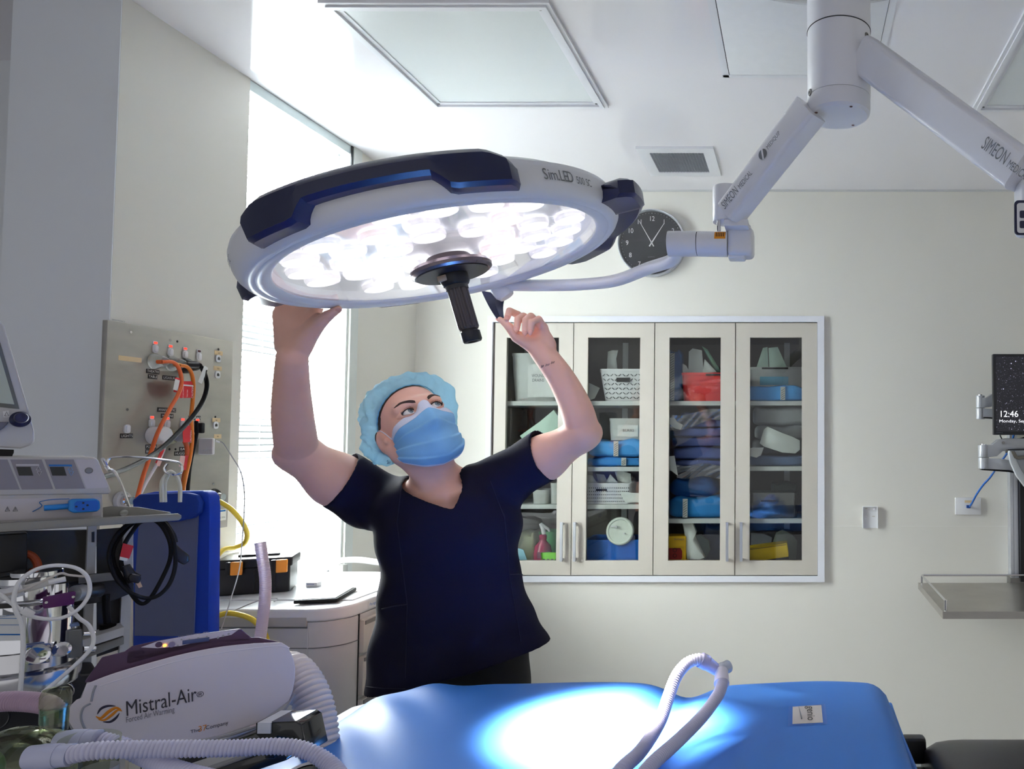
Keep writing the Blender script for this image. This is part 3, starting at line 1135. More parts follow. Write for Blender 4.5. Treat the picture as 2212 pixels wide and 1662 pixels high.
# eyes
EYEW = mat('eye_white', (226, 222, 220), 0.12, var=.02, coat=.5)
IRIS = mat('iris_grey', (96, 112, 118), 0.15, var=.3, scale=900, coat=.5)
LASH = mat('lash_brown', (30, 20, 18), 0.7)
gaze = (HF * .86 + HL * .20 + HU * .30).normalized()
for s_ in (-1, 1):
    ec = H(s_ * .0315, .0745, .012)
    r = .0134
    ey = MB().ball(ec, r, 24).build('eyeball', EYEW, person)
    gu, gv, ga = frame(gaze)
    MB().lathe([(.0001, r + .0006), (.0034, r + .0003), (.0063, math.sqrt(r * r - .0063 ** 2) + .0001)], ec, gaze, 24).build('iris', IRIS, ey)
    MB().lathe([(.0001, r + .0008), (.0024, r + .0006)], ec, gaze, 20).build('pupil', INK, ey)
    # eyelids: ring patch with an almond opening, sinking into the socket
    rows = []
    for k_, (sa, rad) in enumerate(((1.0, r + .0009), (1.14, r + .0020), (1.45, r + .0014), (1.85, r - .0015), (2.3, r - .006))):
        row = []
        for i in range(40):
            t = 2 * PI * i / 40
            ax = .0160 * math.cos(t)
            az = (.0092 if math.sin(t) > 0 else .0056) * math.sin(t) * (1 - .25 * abs(math.cos(t)) ** 3) + .0010 + s_ * .0006 * math.cos(t)
            if k_ >= 1:
                ax = ax * (1 + (sa - 1) * .55)
                az = az + math.sin(t) * .0042 * (sa - 1) * 1.5
            rr2 = ax * ax + az * az
            m_ = math.sqrt(max(1e-6, rad * rad - min(rr2, rad * rad * .93)))
            if k_ >= 3:
                row.append(onface(s_ * .0315 + ax, .012 + az, .0003 if k_ == 3 else -.0025))
            else:
                row.append(ec + HL * ax + HU * az + HF * m_)
        rows.append(row)
    vs = [p for r_ in rows for p in r_]
    n_ = 40
    fs = [(i * n_ + q, i * n_ + (q + 1) % n_, (i + 1) * n_ + (q + 1) % n_, (i + 1) * n_ + q) for i in range(len(rows) - 1) for q in range(n_)]
    MB().add(vs, fs).build('eyelid', SKIN, person, angle=80)
    # lashes: dark line along the upper edge with hairs
    b = MB()
    up = [rows[0][i] + HF * .0006 for i in range(0, 21)]
    b.tube(up, .0011, 6)
    for i in range(1, 20):
        d = (HU * .75 + HF * .55 + HL * (.5 * math.cos(2 * PI * i / 40))).normalized()
        b.tube([up[i], up[i] + d * .0026 + HF * .0008, up[i] + d * .0046 + HU * .0010], lambda k_: (.0006, .0005, .0002)[k_], 4)
    lo = [rows[0][i % 40] + HF * .0003 for i in range(21, 40)]
    b.tube(lo, .00035, 5)
    b.build('eyelashes', LASH, person)
    # eyebrow hugging the skin
    vs, fs = [], []
    N = 16
    for i in range(N + 1):
        t = i / N
        l = s_ * (.014 + .040 * t)
        u = .0315 + .0105 * math.sin(min(1, t * 1.35) * PI * .55) - .006 * max(0, t - .65) * 2.2
        hw = .0043 * (1 - t) ** .5 * (.55 + .45 * min(1, t * 6)) + .0004
        vs += [onface(l, u - hw, .0004), onface(l, u, .0012), onface(l, u + hw, .0004)]
    for i in range(N):
        fs += [(3 * i, 3 * i + 1, 3 * i + 4, 3 * i + 3), (3 * i + 1, 3 * i + 2, 3 * i + 5, 3 * i + 4)]
    MB().add(vs, fs).build('eyebrow', mat('brow_brown', (62, 42, 36), .8, var=.25, scale=900), person, angle=80)

# hair at the hairline and temples; bouffant cap
SC_ = H(0, -.012, .012)
ax_ = (HF * -.80 + HU * .46 + HL * -.0).normalized()        # pole of the cap
e1 = (HL - ax_ * HL.dot(ax_)).normalized()
e2 = ax_.cross(e1)
if e2.dot(HU) < 0:
    e2 = -e2


def skull_r(d):
    hit = bvh.ray_cast(SC_ + d * .2, -d, .2)
    return (hit[0] - SC_).length if hit[0] else .085


def edge(ph):
    """polar angle of the elastic; ph=90 is the forehead, 270 the nape"""
    s_ = math.sin(ph)
    return math.radians(84 + 18 * max(0, s_) ** 1.0 - 22 * max(0, -s_) ** 3 - 3 * abs(math.cos(ph)))


rng = np.random.RandomState(3)
NP, NT = 144, 56
nz = rng.rand(8, 3) * 6


def wob(a, b):
    return (math.sin(a * 7 + b * 5 + 1.1) + math.sin(a * 13 - b * 9 + .4) * .7 + math.sin(a * 23 + b * 17) * .45 + math.sin(a * 37 - b * 6 + 2) * .3) / 2.4


rad = np.zeros((NT + 1, NP))
dirs = {}
for j in range(NT + 1):
    for i in range(NP):
        ph = 2 * PI * i / NP
        th = edge(ph) * j / NT
        d = ax_ * math.cos(th) + (e1 * math.cos(ph) + e2 * math.sin(ph)) * math.sin(th)
        dirs[j, i] = d
        rad[j, i] = min(skull_r(d), .098)
for _ in range(12):
    rad = (rad + np.roll(rad, 1, 1) + np.roll(rad, -1, 1) + np.vstack([rad[:1], rad[:-1]]) + np.vstack([rad[1:], rad[-1:]])) / 5
vs, fs = [], []
for j in range(NT + 1):
    t = j / NT
    for i in range(NP):
        ph = 2 * PI * i / NP
        low = max(0, -math.sin(ph))
        right = max(0, math.cos(ph))
        env = min(1, (1 - t) / .16) ** .6
        puff = (.018 + .026 * low * math.sin(PI * min(1, t * 1.05)) + (.010 + .062 * right) * abs(math.cos(ph)) * math.sin(PI * min(1, t)) ** .5) * env
        cr = (wob(ph, t * 4) * .006 + abs(math.sin(ph * 9 + math.sin(t * 17) * 1.4)) * .004 * t) * env
        gather = math.sin(ph * 36) * .0014 * max(0, 1 - abs(t - .93) / .10)
        r = max(rad[j, i], min(skull_r(dirs[j, i]), .1) if t > .9 else 0) + .0035 + puff + cr * (.4 + t) + gather
        vs.append(SC_ + dirs[j, i] * r)
for j in range(NT):
    for i in range(NP):
        fs.append((j * NP + i, j * NP + (i + 1) % NP, (j + 1) * NP + (i + 1) % NP, (j + 1) * NP + i))
CAPM = mat('cap_fabric', (160, 200, 216), 0.7, var=0.22, scale=38, bump=1.0, bscale=55)
nt = CAPM.node_tree
tr = nt.nodes.new('ShaderNodeBsdfTranslucent')
tr.inputs[0].default_value = lin((170, 208, 226)) + (1,)
tp = nt.nodes.new('ShaderNodeBsdfTransparent')
m1 = nt.nodes.new('ShaderNodeMixShader')
m1.inputs[0].default_value = .5
m2 = nt.nodes.new('ShaderNodeMixShader')
m2.inputs[0].default_value = .10
nt.links.new(nt.nodes['Principled BSDF'].outputs[0], m1.inputs[1])
nt.links.new(tr.outputs[0], m1.inputs[2])
nt.links.new(m1.outputs[0], m2.inputs[1])
nt.links.new(tp.outputs[0], m2.inputs[2])
nt.links.new(m2.outputs[0], nt.nodes['Material Output'].inputs[0])
cap = MB().add(vs, fs).build('bouffant_cap', CAPM, person, angle=80)
tag(cap, 'crinkled light blue disposable cap')
eb = MB()
eb.tube([Vector(vs[NT * NP + i % NP]) for i in range(NP + 1)], .0016, 6, caps=False)
eb.build('elastic_edge', mat('cap_elastic', (110, 170, 205), .7), cap)
# hair: thin shell under the cap edge showing at brow line, temples and nape
HAIR = mat('hair_brown', (64, 46, 38), .55, var=.3, scale=300, stretch=(1, 1, 8))
vs, fs = [], []
J = 8
for j in range(J + 1):
    for i in range(NP):
        ph = 2 * PI * i / NP
        f_ = max(0, math.sin(ph))
        side = abs(math.cos(ph))
        ext = math.radians(2.0 + 5.5 * side ** 3 * (1 if math.sin(ph) < .5 else .5))
        th = edge(ph) - math.radians(22) + (math.radians(22) + ext) * j / J
        d = ax_ * math.cos(th) + (e1 * math.cos(ph) + e2 * math.sin(ph)) * math.sin(th)
        r = skull_r(d)
        vs.append(SC_ + d * (min(r, .1) + .0016 * (1 - (j / J) ** 6) + .0002))
for j in range(J):
    for i in range(NP):
        fs.append((j * NP + i, j * NP + (i + 1) % NP, (j + 1) * NP + (i + 1) % NP, (j + 1) * NP + i))
MB().add(vs, fs).build('hair', HAIR, person, angle=80)
# ---- mask: polar sheet around the mouth, resting on the face
MC_ = H(0, .0, -.045)
NA, NE = 60, 84


def mdir(a, e):
    return (HL * math.sin(a) * math.cos(e) + HF * math.cos(a) * math.cos(e) + HU * math.sin(e)).normalized()


mr = np.zeros((NE + 1, NA + 1))
md = {}
for j in range(NE + 1):
    for i in range(NA + 1):
        a = math.radians(-70 + 140 * i / NA)
        sd = abs(a) / math.radians(70)
        etop = math.radians(33 - 13 * sd ** 1.3 + (3 * math.cos(min(1, sd * 4) * PI / 2) if sd < .25 else 0))
        ebot = math.radians(-58 + 30 * sd ** 1.5)
        e = etop + (ebot - etop) * j / NE
        d = mdir(a, e)
        md[j, i] = (d, a, e)
        hit = bvh.ray_cast(MC_ + d * .145, -d, .14)
        mr[j, i] = (hit[0] - MC_).length if hit[0] and (hit[0] - MC_).length > .045 else .07
base_r = mr.copy()
tent = mr.copy()
for _ in range(120):
    tt = tent.copy()
    tt[1:-1, 1:-1] = (tent[:-2, 1:-1] + tent[2:, 1:-1] + tent[1:-1, :-2] + tent[1:-1, 2:]) / 4
    tent = np.maximum(tt, base_r)
for _ in range(6):
    tent[1:-1, 1:-1] = (tent[:-2, 1:-1] + tent[2:, 1:-1] + tent[1:-1, :-2] + tent[1:-1, 2:] + tent[1:-1, 1:-1]) / 5
tent = np.maximum(tent, base_r)
for _ in range(25):
    tent[1:-1] = (tent[:-2] + tent[2:] + tent[1:-1] * 2) / 4
tent = tent + .001


def mpt(j, i, off):
    d, a, e = md[j, i]
    t = j / NE
    sd = abs(a) / math.radians(70)
    x = 0
    for q, c_ in enumerate((.30, .52, .74)):
        v_ = (t - c_ - .03 * math.sin(a * 2 + q)) / .03
        x += .0050 * (1 / (1 + math.exp(-v_ * 5)) - t * 1.0) * (.4 + .6 * sd)
    x += .0030 * math.sin(PI * t) * math.sin(PI * (i / NA))
    x += .0016 * math.sin(a * 5 + t * 9) * sd * math.sin(PI * t)
    return MC_ + d * (tent[j, i] + .0028 + x + off)


MSK = mat('mask_blue', (128, 184, 228), .7, var=.06, scale=40, bump=.12, bscale=500)
MSKW = mat('mask_white', (216, 220, 238), .7, var=.03, scale=60, bump=.1, bscale=600)
JT, JB = 11, NE - 5
vs = [mpt(j, i, 0) for j in range(JT, JB + 1) for i in range(NA + 1)]
fs = [(j * (NA + 1) + i, j * (NA + 1) + i + 1, (j + 1) * (NA + 1) + i + 1, (j + 1) * (NA + 1) + i) for j in range(JB - JT) for i in range(NA)]
mask = MB().add(vs, fs).build('face_mask', MSK, person, angle=80, solid=.0008)
tag(mask, 'pleated light blue surgical mask with white top band')
for nm, ja, jb in (('top_band', 0, JT), ('bottom_band', JB, NE)):
    vs = [mpt(j, i, .0006) for j in range(ja, jb + 1) for i in range(NA + 1)]
    fs = [(j * (NA + 1) + i, j * (NA + 1) + i + 1, (j + 1) * (NA + 1) + i + 1, (j + 1) * (NA + 1) + i) for j in range(jb - ja) for i in range(NA)]
    tag(MB().add(vs, fs).build(nm, MSKW, mask, angle=80, solid=.0008), 'white band')
for s_, i in ((-1, 0), (1, NA)):
    b = MB()
    earb = H(s_ * .080, -.030, .002)
    eare = H(s_ * .078, -.028, -.035)
    b.tube(spline([mpt(4, i, .001), H(s_ * .079, .016, .004), H(s_ * .0795, -.008, .018), earb], 6), .0011, 6)
    b.build('ear_loop', MSKW, mask)
    b = MB()
    b.tube(spline([mpt(NE - 12, i, .001), H(s_ * .073, .0, -.052), H(s_ * .076, -.016, -.045), eare], 6), .0011, 6)
    b.build('ear_loop', MSKW, mask)
# stitched side seam
for i in (1, NA - 1):
    pass

# ---- finger nails
NAIL = mat('nail_pink', (232, 168, 150), .25, coat=.4)
def nail(a, b_, nrm, w_=.0052, ln_=.0085):
    ax = (b_ - a).normalized()
    n_ = (nrm - ax * nrm.dot(ax)).normalized()
    sd = ax.cross(n_)
    R__ = Matrix((sd, ax, n_)).transposed()
    MB().ball(b_ + n_ * .0058 + ax * .0015, (w_, ln_, .0016), 12, R__).build('fingernail', NAIL, body)


cv = Vector((.35, -.9, -.1))
for q in range(4):
    pts = FG[q][0]
    nail(pts[2], pts[3], cv)
nail(FG[4][0][2], FG[4][0][3], Vector((-.5, -.3, .8)) * -1, .005, .008)
nail(tR[2], tR[3], Vector((.3, -.6, -.6)), .0055, .008)
# tattoo on the left wrist
for q, (s__, px, py) in enumerate((('all', 1168, 793), ('hope', 1176, 790), ('love', 1189, 785))):
    pass
ink = mat('tattoo_ink', (70, 58, 72), .6)
b = MB()
for wx, wy, ww in ((1169, 793, 6), (1178, 790, 9), (1190, 785, 8)):
    pts = []
    for k_ in range(18):
        t = k_ / 17
        px = wx + ww * t
        py = wy - 2.5 * t + 2.2 * math.sin(t * 19) * (1.5 if k_ in (4, 5) else 1)
        d = _ray(px, py)
        hit = bvh.ray_cast(Vector((0, 0, CZ)), d.normalized(), 4)
        if hit[0]:
            pts.append(hit[0] + hit[1] * .0003)
    if len(pts) > 3:
        b.tube(pts, .00035, 4)
if b.v:
    b.build('tattoo', ink, body)

# ---- scrub top: thin shell around the torso, cut at neck, cuffs and hem
NV = mat('navy_fabric', (18, 16, 34), 0.9, var=0.10, scale=180, bump=.10, bscale=900, spec=.2)
T = SDF((-1.30, 1.64, CZ - .64), (-.52, 2.10, CZ + .03), .0029)
tor = [(1520, 992, 208, .150), (1440, 992, 203, .145), (1380, 990, 188, .135), (1310, 979, 160, .122), (1240, 972, 149, .118), (1165, 965, 160, .125),
       (1110, 965, 160, .122), (1070, 958, 135, .11)]
tt_ = []
for (y0, x0, w0, d0), (y1, x1, w1, d1) in zip(tor, tor[1:]):
    for q in range(4):
        t = q / 4
        y, x, w_, d_ = y0 + (y1 - y0) * t, x0 + (x1 - x0) * t, w0 + (w1 - w0) * t, d0 + (d1 - d0) * t
        T.ell(P(x + (4 if y > 1120 else 0), y, 1.885), ((w_ - 17) / 1600 * 1.87, d_, .06), k=.03)
T.cap(neck + Vector((0, .02, -.04)), shR + Vector((.0, 0, .0)), .060, .060, k=.04)
T.cap(neck + Vector((0, .018, -.036)), shL + Vector((.0, 0, .0)), .066, .060, k=.04)
T.cap(P(945, 1082, 1.84), P(965, 1150, 1.84), .062, .078, k=.05)
T.cap(P(900, 1170, 1.83), P(1040, 1160, 1.83), .055, .055, k=.06)
cR = vn(shR, elR, .52)
cL = vn(shL, elL, .58)
T.cap(shR, cR + (cR - shR) * .25, .070, .078, k=.03)
T.cap(shL, cL + (cL - shL) * .25, .062, .070, k=.03)
# drape folds
g0 = np.arange(T.n[0]) * T.h + T.lo[0]
g1 = np.arange(T.n[1]) * T.h + T.lo[1]
g2 = np.arange(T.n[2]) * T.h + T.lo[2]
X, Y, Z = g0[:, None, None], g1[None, :, None], g2[None, None, :]
c0 = P(965, 1240, 1.88)
xr = X - c0.x
zr = Z - c0.z
fold = .0035 * np.sin((zr * 26 - np.abs(xr) * 10 + xr * xr * 60)) * np.exp(-((zr - .03) / .16) ** 2)
fold = fold + .0030 * np.sin(xr * 48 + zr * 9) * np.clip((-zr - .02) / .12, 0, 1)
fold = fold + .002 * np.sin(xr * 30 - zr * 55)
T.d = (T.d + fold).astype(np.float32)
T.d = np.maximum(T.d, -(T.d + .0062))


def halfcut(Tm, p, n_):
    """remove everything on the far side of the plane (normal n points to the removed side)"""
    p, n_ = np.array(p), np.array(Vector(n_).normalized())
    pd = (X - p[0]) * n_[0] + (Y - p[1]) * n_[1] + (Z - p[2]) * n_[2]
    return pd


# cuffs only near the arms
for cpt, sh_, el_, tilt in ((cR, shR, elR, Vector((-.20, 0, -.25))), (cL, shL, elL, Vector((.10, 0, -.25)))):
    n_ = ((el_ - sh_).normalized() + tilt * .5).normalized()
    pd = halfcut(T, cpt - n_ * .012, n_)
    near = (X - cpt.x) ** 2 + (Y - cpt.y) ** 2 + (Z - cpt.z) ** 2 < .15 ** 2
    T.d = np.where(near & (pd > -.02), np.maximum(T.d, pd), T.d).astype(np.float32)
# hem, tilted
h0, h1 = P(787, 1496, 1.86), P(1190, 1392, 1.86)
n_ = Vector((-(h0.z - h1.z), 0, (h0.x - h1.x)))
if n_.z > 0:
    n_ = -n_
T.d = np.maximum(T.d, halfcut(T, (h0 + h1) / 2, n_)).astype(np.float32)
# v neck: wedge between three planes, open at the top
vb = P(981, 1100, 1.77)
vl, vr = P(868, 1022, 1.87), P(1000, 1003, 1.87)
eL_ = (vl - vb)
nl = Vector((-eL_.z, 0, eL_.x)).normalized()
if nl.x > 0:
    nl = -nl
eR_ = (vr - vb)
nr = Vector((-eR_.z, 0, eR_.x)).normalized()
if nr.x < 0:
    nr = -nr
bul = .010 * np.sin(np.clip((Z - vb.z) / (vl.z - vb.z), 0, 1) * PI)
wd = np.maximum(halfcut(T, vb, nl) - bul, halfcut(T, vb, nr) - bul * 1.4)
backc = P(945, 1020, 1.93)
wd = np.maximum(wd, (Y - 1.935) * .8 + (vl.z - .0 - Z) * .8 * (Y > 1.88))
T.d = np.maximum(T.d, -wd).astype(np.float32)
top = T.mesh('scrub_top', NV, person, smooth=7)
tag(top, 'navy v-neck scrub top')
_t = top.data
_o = origin_of(top)
tb = BVHTree.FromPolygons([v.co + _o for v in _t.vertices], [tuple(p.vertices) for p in _t.polygons])


def ontop(px, py, off=.0015):
    d = _ray(px, py).normalized()
    h_ = tb.ray_cast(Vector((0, 0, CZ)), d, 4)
    return h_[0] + h_[1] * off if h_[0] is not None else None


# pocket edges, princess seams, dark red neck piping
SEAM = mat('navy_seam', (16, 15, 36), .85)
def seam(pts, r, name_, m_):
    out = []
    for a, b_ in zip(pts, pts[1:]):
        for k_ in range(12):
            q = ontop(a[0] + (b_[0] - a[0]) * k_ / 12, a[1] + (b_[1] - a[1]) * k_ / 12, r * .4)
            if q is not None and (not out or (q - out[-1]).length < .05):
                out.append(q)
    if len(out) > 3:
        MB().tube(out, r, 6).build(name_, m_, top)


seam([(826, 1316), (850, 1310), (882, 1306)], .0018, 'pocket_edge', SEAM)
seam([(1100, 1242), (1120, 1241), (1131, 1243)], .0018, 'pocket_edge', SEAM)
seam([(868, 1050), (858, 1130), (872, 1240), (880, 1306), (876, 1480)], .0010, 'front_seam', SEAM)
seam([(1060, 1040), (1090, 1120), (1098, 1200), (1100, 1242), (1128, 1400)], .0010, 'front_seam', SEAM)
seam([(788, 1484), (830, 1488), (880, 1488)], .0012, 'hem_stitching', SEAM)

# ---- trousers and shoes
BK = mat('black_trousers', (16, 15, 17), .85, var=.15)
W_ = SDF((-1.22, 1.68, .03), (-.54, 2.10, 1.10), .008)
hc = P(985, 1440, 1.90)
W_.ell(hc + Vector((0, 0, .05)), (.178, .122, .17), k=.0)
for s_, fx in ((-1, -.105), (1, .10)):
    hip = hc + Vector((s_ * .095, 0, -.06))
    knee = Vector((hc.x + fx - .01, 1.87, .50))
    ank = Vector((hc.x + fx - .02, 1.93, .10))
    W_.cap(hip, knee, .090, .062, k=.05)
    W_.cap(knee, ank, .062, .050, k=.04)
W_.mesh('trousers', BK, person, smooth=2)
for s_, fx in ((-1, -.105), (1, .10)):
    Sx = SDF((hc.x + fx - .08, 1.70, 0.0), (hc.x + fx + .06, 2.02, .14), .006)
    Sx.cap((hc.x + fx - .02, 1.95, .046), (hc.x + fx - .025, 1.78, .036), .040, .036, k=.0)
    Sx.cap((hc.x + fx - .02, 1.94, .046), (hc.x + fx - .02, 1.935, .09), .038, .036, k=.02)
    Sx.mesh('shoe', BLACKR, person, smooth=2)

# ================================================================ operating table
TZ = 1.015
BLUEV = mat('blue_vinyl', (56, 120, 204), 0.5, var=.04, scale=3, bump=.12, bscale=14, coat=.0, spec=.4)
BLUEV.node_tree.nodes['Principled BSDF'].inputs['Coat Roughness'].default_value = .35
table = thing('operating_table', (-.315, 1.35, 0), 'operating table with a padded bright blue mattress lit by the lamp', 'operating table')
X0, X1, Y0, Y1 = -.935, .205, .80, 1.66
NXg, NYg = 90, 70


def top_z(x, y):
    """height of the upholstered top"""
    z = TZ + .016 * math.exp(-((x - .0) / .26) ** 2) + .014 * math.exp(-((x + .62) / .22) ** 2)
    z -= .028 * math.exp(-((x + .235 + (1.62 - y) * .34) / .055) ** 2) * min(1, max(0, (y - 1.05) / .3))
    z += .004 * math.sin(x * 13 + y * 4) + .003 * math.sin(y * 11 - x * 7)
    # pulled creases near the left edge
    z += .0045 * math.sin((x * .75 + y * .66) * 55) * math.exp(-((x + .80) / .11) ** 2)
    return z


def rounded(u, a, b_, r):
    return a + (b_ - a) * u


vs = []
TH = .085
for i in range(NXg + 1):
    for j in range(NYg + 1):
        x = X0 + (X1 - X0) * i / NXg
        y = Y0 + (Y1 - Y0) * j / NYg
        z = top_z(x, y)
        for d, r, p in ((x - X0, .19, 1), (X1 - x, .055, 1), (y - Y0, .05, 1), (Y1 - y, .05, 1)):
            if d < r:
                q = 1 - d / r
                z -= (1 - math.sqrt(max(0, 1 - q * q))) * (TH * (.62 if r > .1 else .7))
        vs.append((x, y, z))
k = NYg + 1
fs = [(i * k + j, (i + 1) * k + j, (i + 1) * k + j + 1, i * k + j + 1) for i in range(NXg) for j in range(NYg)]
bd = [i * k for i in range(NXg + 1)] + [NXg * k + j for j in range(1, k)] + [i * k + NYg for i in range(NXg - 1, -1, -1)] + [j for j in range(NYg - 1, 0, -1)]
o = len(vs)
for q in bd:
    x, y, z = vs[q]
    vs.append((x, y, TZ - TH))
nb = len(bd)
for q in range(nb):
    fs.append((bd[q], bd[(q + 1) % nb], o + (q + 1) % nb, o + q))
fs.append(tuple(o + q for q in range(nb)))
mt = MB().add(vs, fs).build('mattress', BLUEV, table, angle=60)
tag(mt, 'puffy bright blue vinyl mattress')
# scalloped seam along the right side
b = MB()
pts = []
for i in range(0, 90):
    y = .90 + i * .0085
    pts.append((X1 + .001, y, TZ - .045 - .006 * math.sin(y * 9)))
b.tube(pts, .006, 8)
b.build('side_piping', BLUEV, mt)
# label patch "genio"
lp = P(1743, 1540, 1.45)
lx0, lx1 = PZp(1712, 1540, TZ + .02), PZp(1776, 1540, TZ + .02)
cxp, cyp = (lx0.x + lx1.x) / 2, (PZp(1743, 1522, TZ + .02).y + PZp(1743, 1558, TZ + .02).y) / 2
pw, ph_ = lx1.x - lx0.x, PZp(1743, 1520, TZ + .02).y - PZp(1743, 1559, TZ + .02).y
def patch(w_, h_, off, nm, m_, par):
    return MB().grid(lambda u, v: Vector((cxp + (u - .5) * w_, cyp + (v - .5) * h_, top_z(cxp + (u - .5) * w_, cyp + (v - .5) * h_) + off)), 6, 6).build(nm, m_, par)


lb = patch(pw, ph_, .0012, 'label_patch', mat('label_cream', (226, 216, 210), .5), mt)
tag(lb, 'white rectangular label reading genio')
patch(pw + .016, ph_ + .014, .0006, 'label_border', mat('label_border', (50, 110, 200), .3), mt)
zt = max(top_z(cxp + a * .02, cyp + b_ * .02) for a in (-1, 0, 1) for b_ in (-1, 0, 1)) + .002
text('genio', (cxp + .000, cyp + ph_ * .38, zt), (0, -1, 0), (1, 0, 0), .0145, INK, lb, width=ph_ * .78)
MB().tube([(cxp - .016, cyp + ph_ * .36, zt), (cxp - .011, cyp - ph_ * .30, zt)], lambda i: .0004 + .0010 * i, 5).build('swoosh', GINK, lb)
# grey base plate, side rails, column and foot
MB().bb((X0 + .02, Y0 + .02, TZ - TH - .03), (X1 - .02, Y1 - .03, TZ - TH - .001)).build('table_top', LGREY, table, bevel=.005)
for y in (Y0 + .005, Y1 - .015):
    MB().bb((X0 + .06, y - .006, TZ - TH - .028), (X1 - .05, y + .006, TZ - TH - .006)).build('side_rail', STEEL, table, bevel=.001)
MB().bb((-.55, 1.10, .12), (-.15, 1.42, TZ - TH - .03)).build('column', mat('table_column', (190, 192, 194), .35), table, bevel=.02, seg=3)
MB().bb((-.72, .95, .0), (.0, 1.60, .12)).build('foot', LGREY, table, bevel=.02, seg=3)
# pale sheet edge under the mattress on the left
sh = MB()


def shf(u, v):
    y = .80 + .86 * u
    x = X0 + .02 - .058 * v - .004 * math.sin(u * 14) * v
    z = TZ - .055 - .010 * v * v + (.0 if u < .8 else 0) + .004 * math.sin(u * 9 + 1)
    return Vector((x, y, z))


sh.grid(shf, 40, 8)
so = sh.build('under_sheet', mat('under_sheet', (212, 220, 222), .6, bump=.1, bscale=20), table, solid=-.012)
tag(so, 'pale grey pad edge sticking out under the mattress')
# black padded arm board at the right
ab = thing('arm_board', (.62, 1.42, .86), 'black padded board at the lower right beyond the blue mattress', 'arm board')
b = MB()
bx0, bx1, by0, by1, bz = PZp(1968, 1536, .988).x + .01, .90, 1.02, 1.50, .985


def abf(u, v):
    x = bx0 + (bx1 - bx0) * u
    y = by0 + (by1 - by0) * v
    return x, y


vs, fs = [], []
n = 26
for i in range(n + 1):
    t = i / n
    # cross section along y: rounded top
    for j in range(21):
        a = PI * j / 20
        y = (by0 + by1) / 2 - math.cos(a) * (by1 - by0) / 2 * (1 - .0 * t)
        zz = bz - .075 + .075 * abs(math.sin(a)) ** .42
        if t < .12:
            zz -= (1 - math.sqrt(max(0, 1 - (1 - t / .12) ** 2))) * .02
        vs.append((bx0 + (bx1 - bx0) * t, y, zz))
for i in range(n):
    for j in range(20):
        fs.append((i * 21 + j, (i + 1) * 21 + j, (i + 1) * 21 + j + 1, i * 21 + j + 1))
fs.append(tuple(range(21)))
fs.append(tuple(range(n * 21 + 20, n * 21 - 1, -1)))
fs += [(i * 21, (i + 1) * 21, (i + 1) * 21 + 20, i * 21 + 20) for i in range(n)]
PADM = mat('pad_black', (40, 37, 40), .36, var=.2, scale=60, bump=.05, bscale=300)
b.add(vs, fs).build('pad', PADM, ab, angle=60)
MB().bb((bx0 + .02, by0 + .04, bz - .10), (bx1 - .02, by1 - .04, bz - .076)).build('base_plate', BLACK, ab, bevel=.004)
MB().bb((X1 - .015, 1.36, TZ - TH - .035), (bx0 + .06, 1.47, TZ - TH - .015)).build('bracket', BLACK, ab, bevel=.006)
MB().box((bx0 - .02, 1.475, .945), (.05, .03, .05)).build('clamp', BLACK, ab, bevel=.01, seg=3)
MB().bb((bx0 + .25, 1.2, 0), (bx0 + .30, 1.25, bz - .10)).build('support_post', STEEL, ab)


# ================================================================ breathing circuit
HOSEM = mat('hose_lilac', (206, 204, 226), .45, var=.03)


def hose(pts, r, pitch, nm, par, m_=HOSEM, amp=.17, n=16, res=10):
    pp = resample(spline(pts, res), pitch / 4)
    pr = [0, .7, 1, .7]
    return MB().tube(pp, lambda i: r * (1 - amp + amp * 1.0 * pr[i % 4]), n).build(nm, m_, par, angle=70)


bc = thing('breathing_circuit', P(150, 1620, .93), 'pair of ribbed lilac breathing hoses looping over the blue mattress', 'hoses')
# front hose, from the mask over to the table and down out of frame
h1 = [P(150, 1632, .92), P(215, 1622, .93), P(350, 1619, .96), P(500, 1617, .99), P(600, 1613, 1.01), P(660, 1622, 1.02), P(710, 1650, 1.02), P(760, 1700, 1.00),
      P(900, 1790, 1.0), P(1150, 1800, 1.02), P(1290, 1720, 1.06), P(1345, 1660, 1.10), P(1400, 1612, 1.16), P(1450, 1545, 1.24), P(1448, 1500, 1.31),
      P(1458, 1462, 1.35), P(1480, 1435, 1.37), P(1508, 1425, 1.38), P(1521, 1430, 1.385)]
h1 = h1[:12] + [P(1385, 1622, 1.17), P(1425, 1560, 1.26), P(1446, 1500, 1.32), P(1462, 1460, 1.35), P(1484, 1434, 1.37), P(1508, 1425, 1.38), P(1521, 1430, 1.385)]
hose(h1, .0112, .0046, 'front_hose', bc)
h2 = [P(215, 1600, .97), P(262, 1612, .975), P(320, 1640, .975), P(400, 1668, .96), P(600, 1720, .94), P(900, 1830, .96), P(1200, 1810, .99),
      P(1345, 1720, 1.03), P(1410, 1650, 1.10), P(1470, 1596, 1.19), P(1520, 1545, 1.27), P(1552, 1500, 1.33), P(1560, 1475, 1.36)]
hose(h2, .0110, .0046, 'back_hose', bc)
# cuffs at the mask end
for a, b_, nm in ((P(62, 1637, .915), P(150, 1632, .922), 'front_cuff'), (P(128, 1604, .965), P(208, 1600, .970), 'back_cuff')):
    mb = MB()
    d = (b_ - a)
    for t0, t1, r0, r1 in ((0, .33, .0135, .0142), (.33, .75, .0148, .0142), (.75, 1.06, .0132, .0132)):
        mb.cyl(a + d * t0, a + d * t1, r0, r1, 28)
    mb.build(nm, mat('cuff_lilac', (196, 198, 222), .4, var=.02), bc)
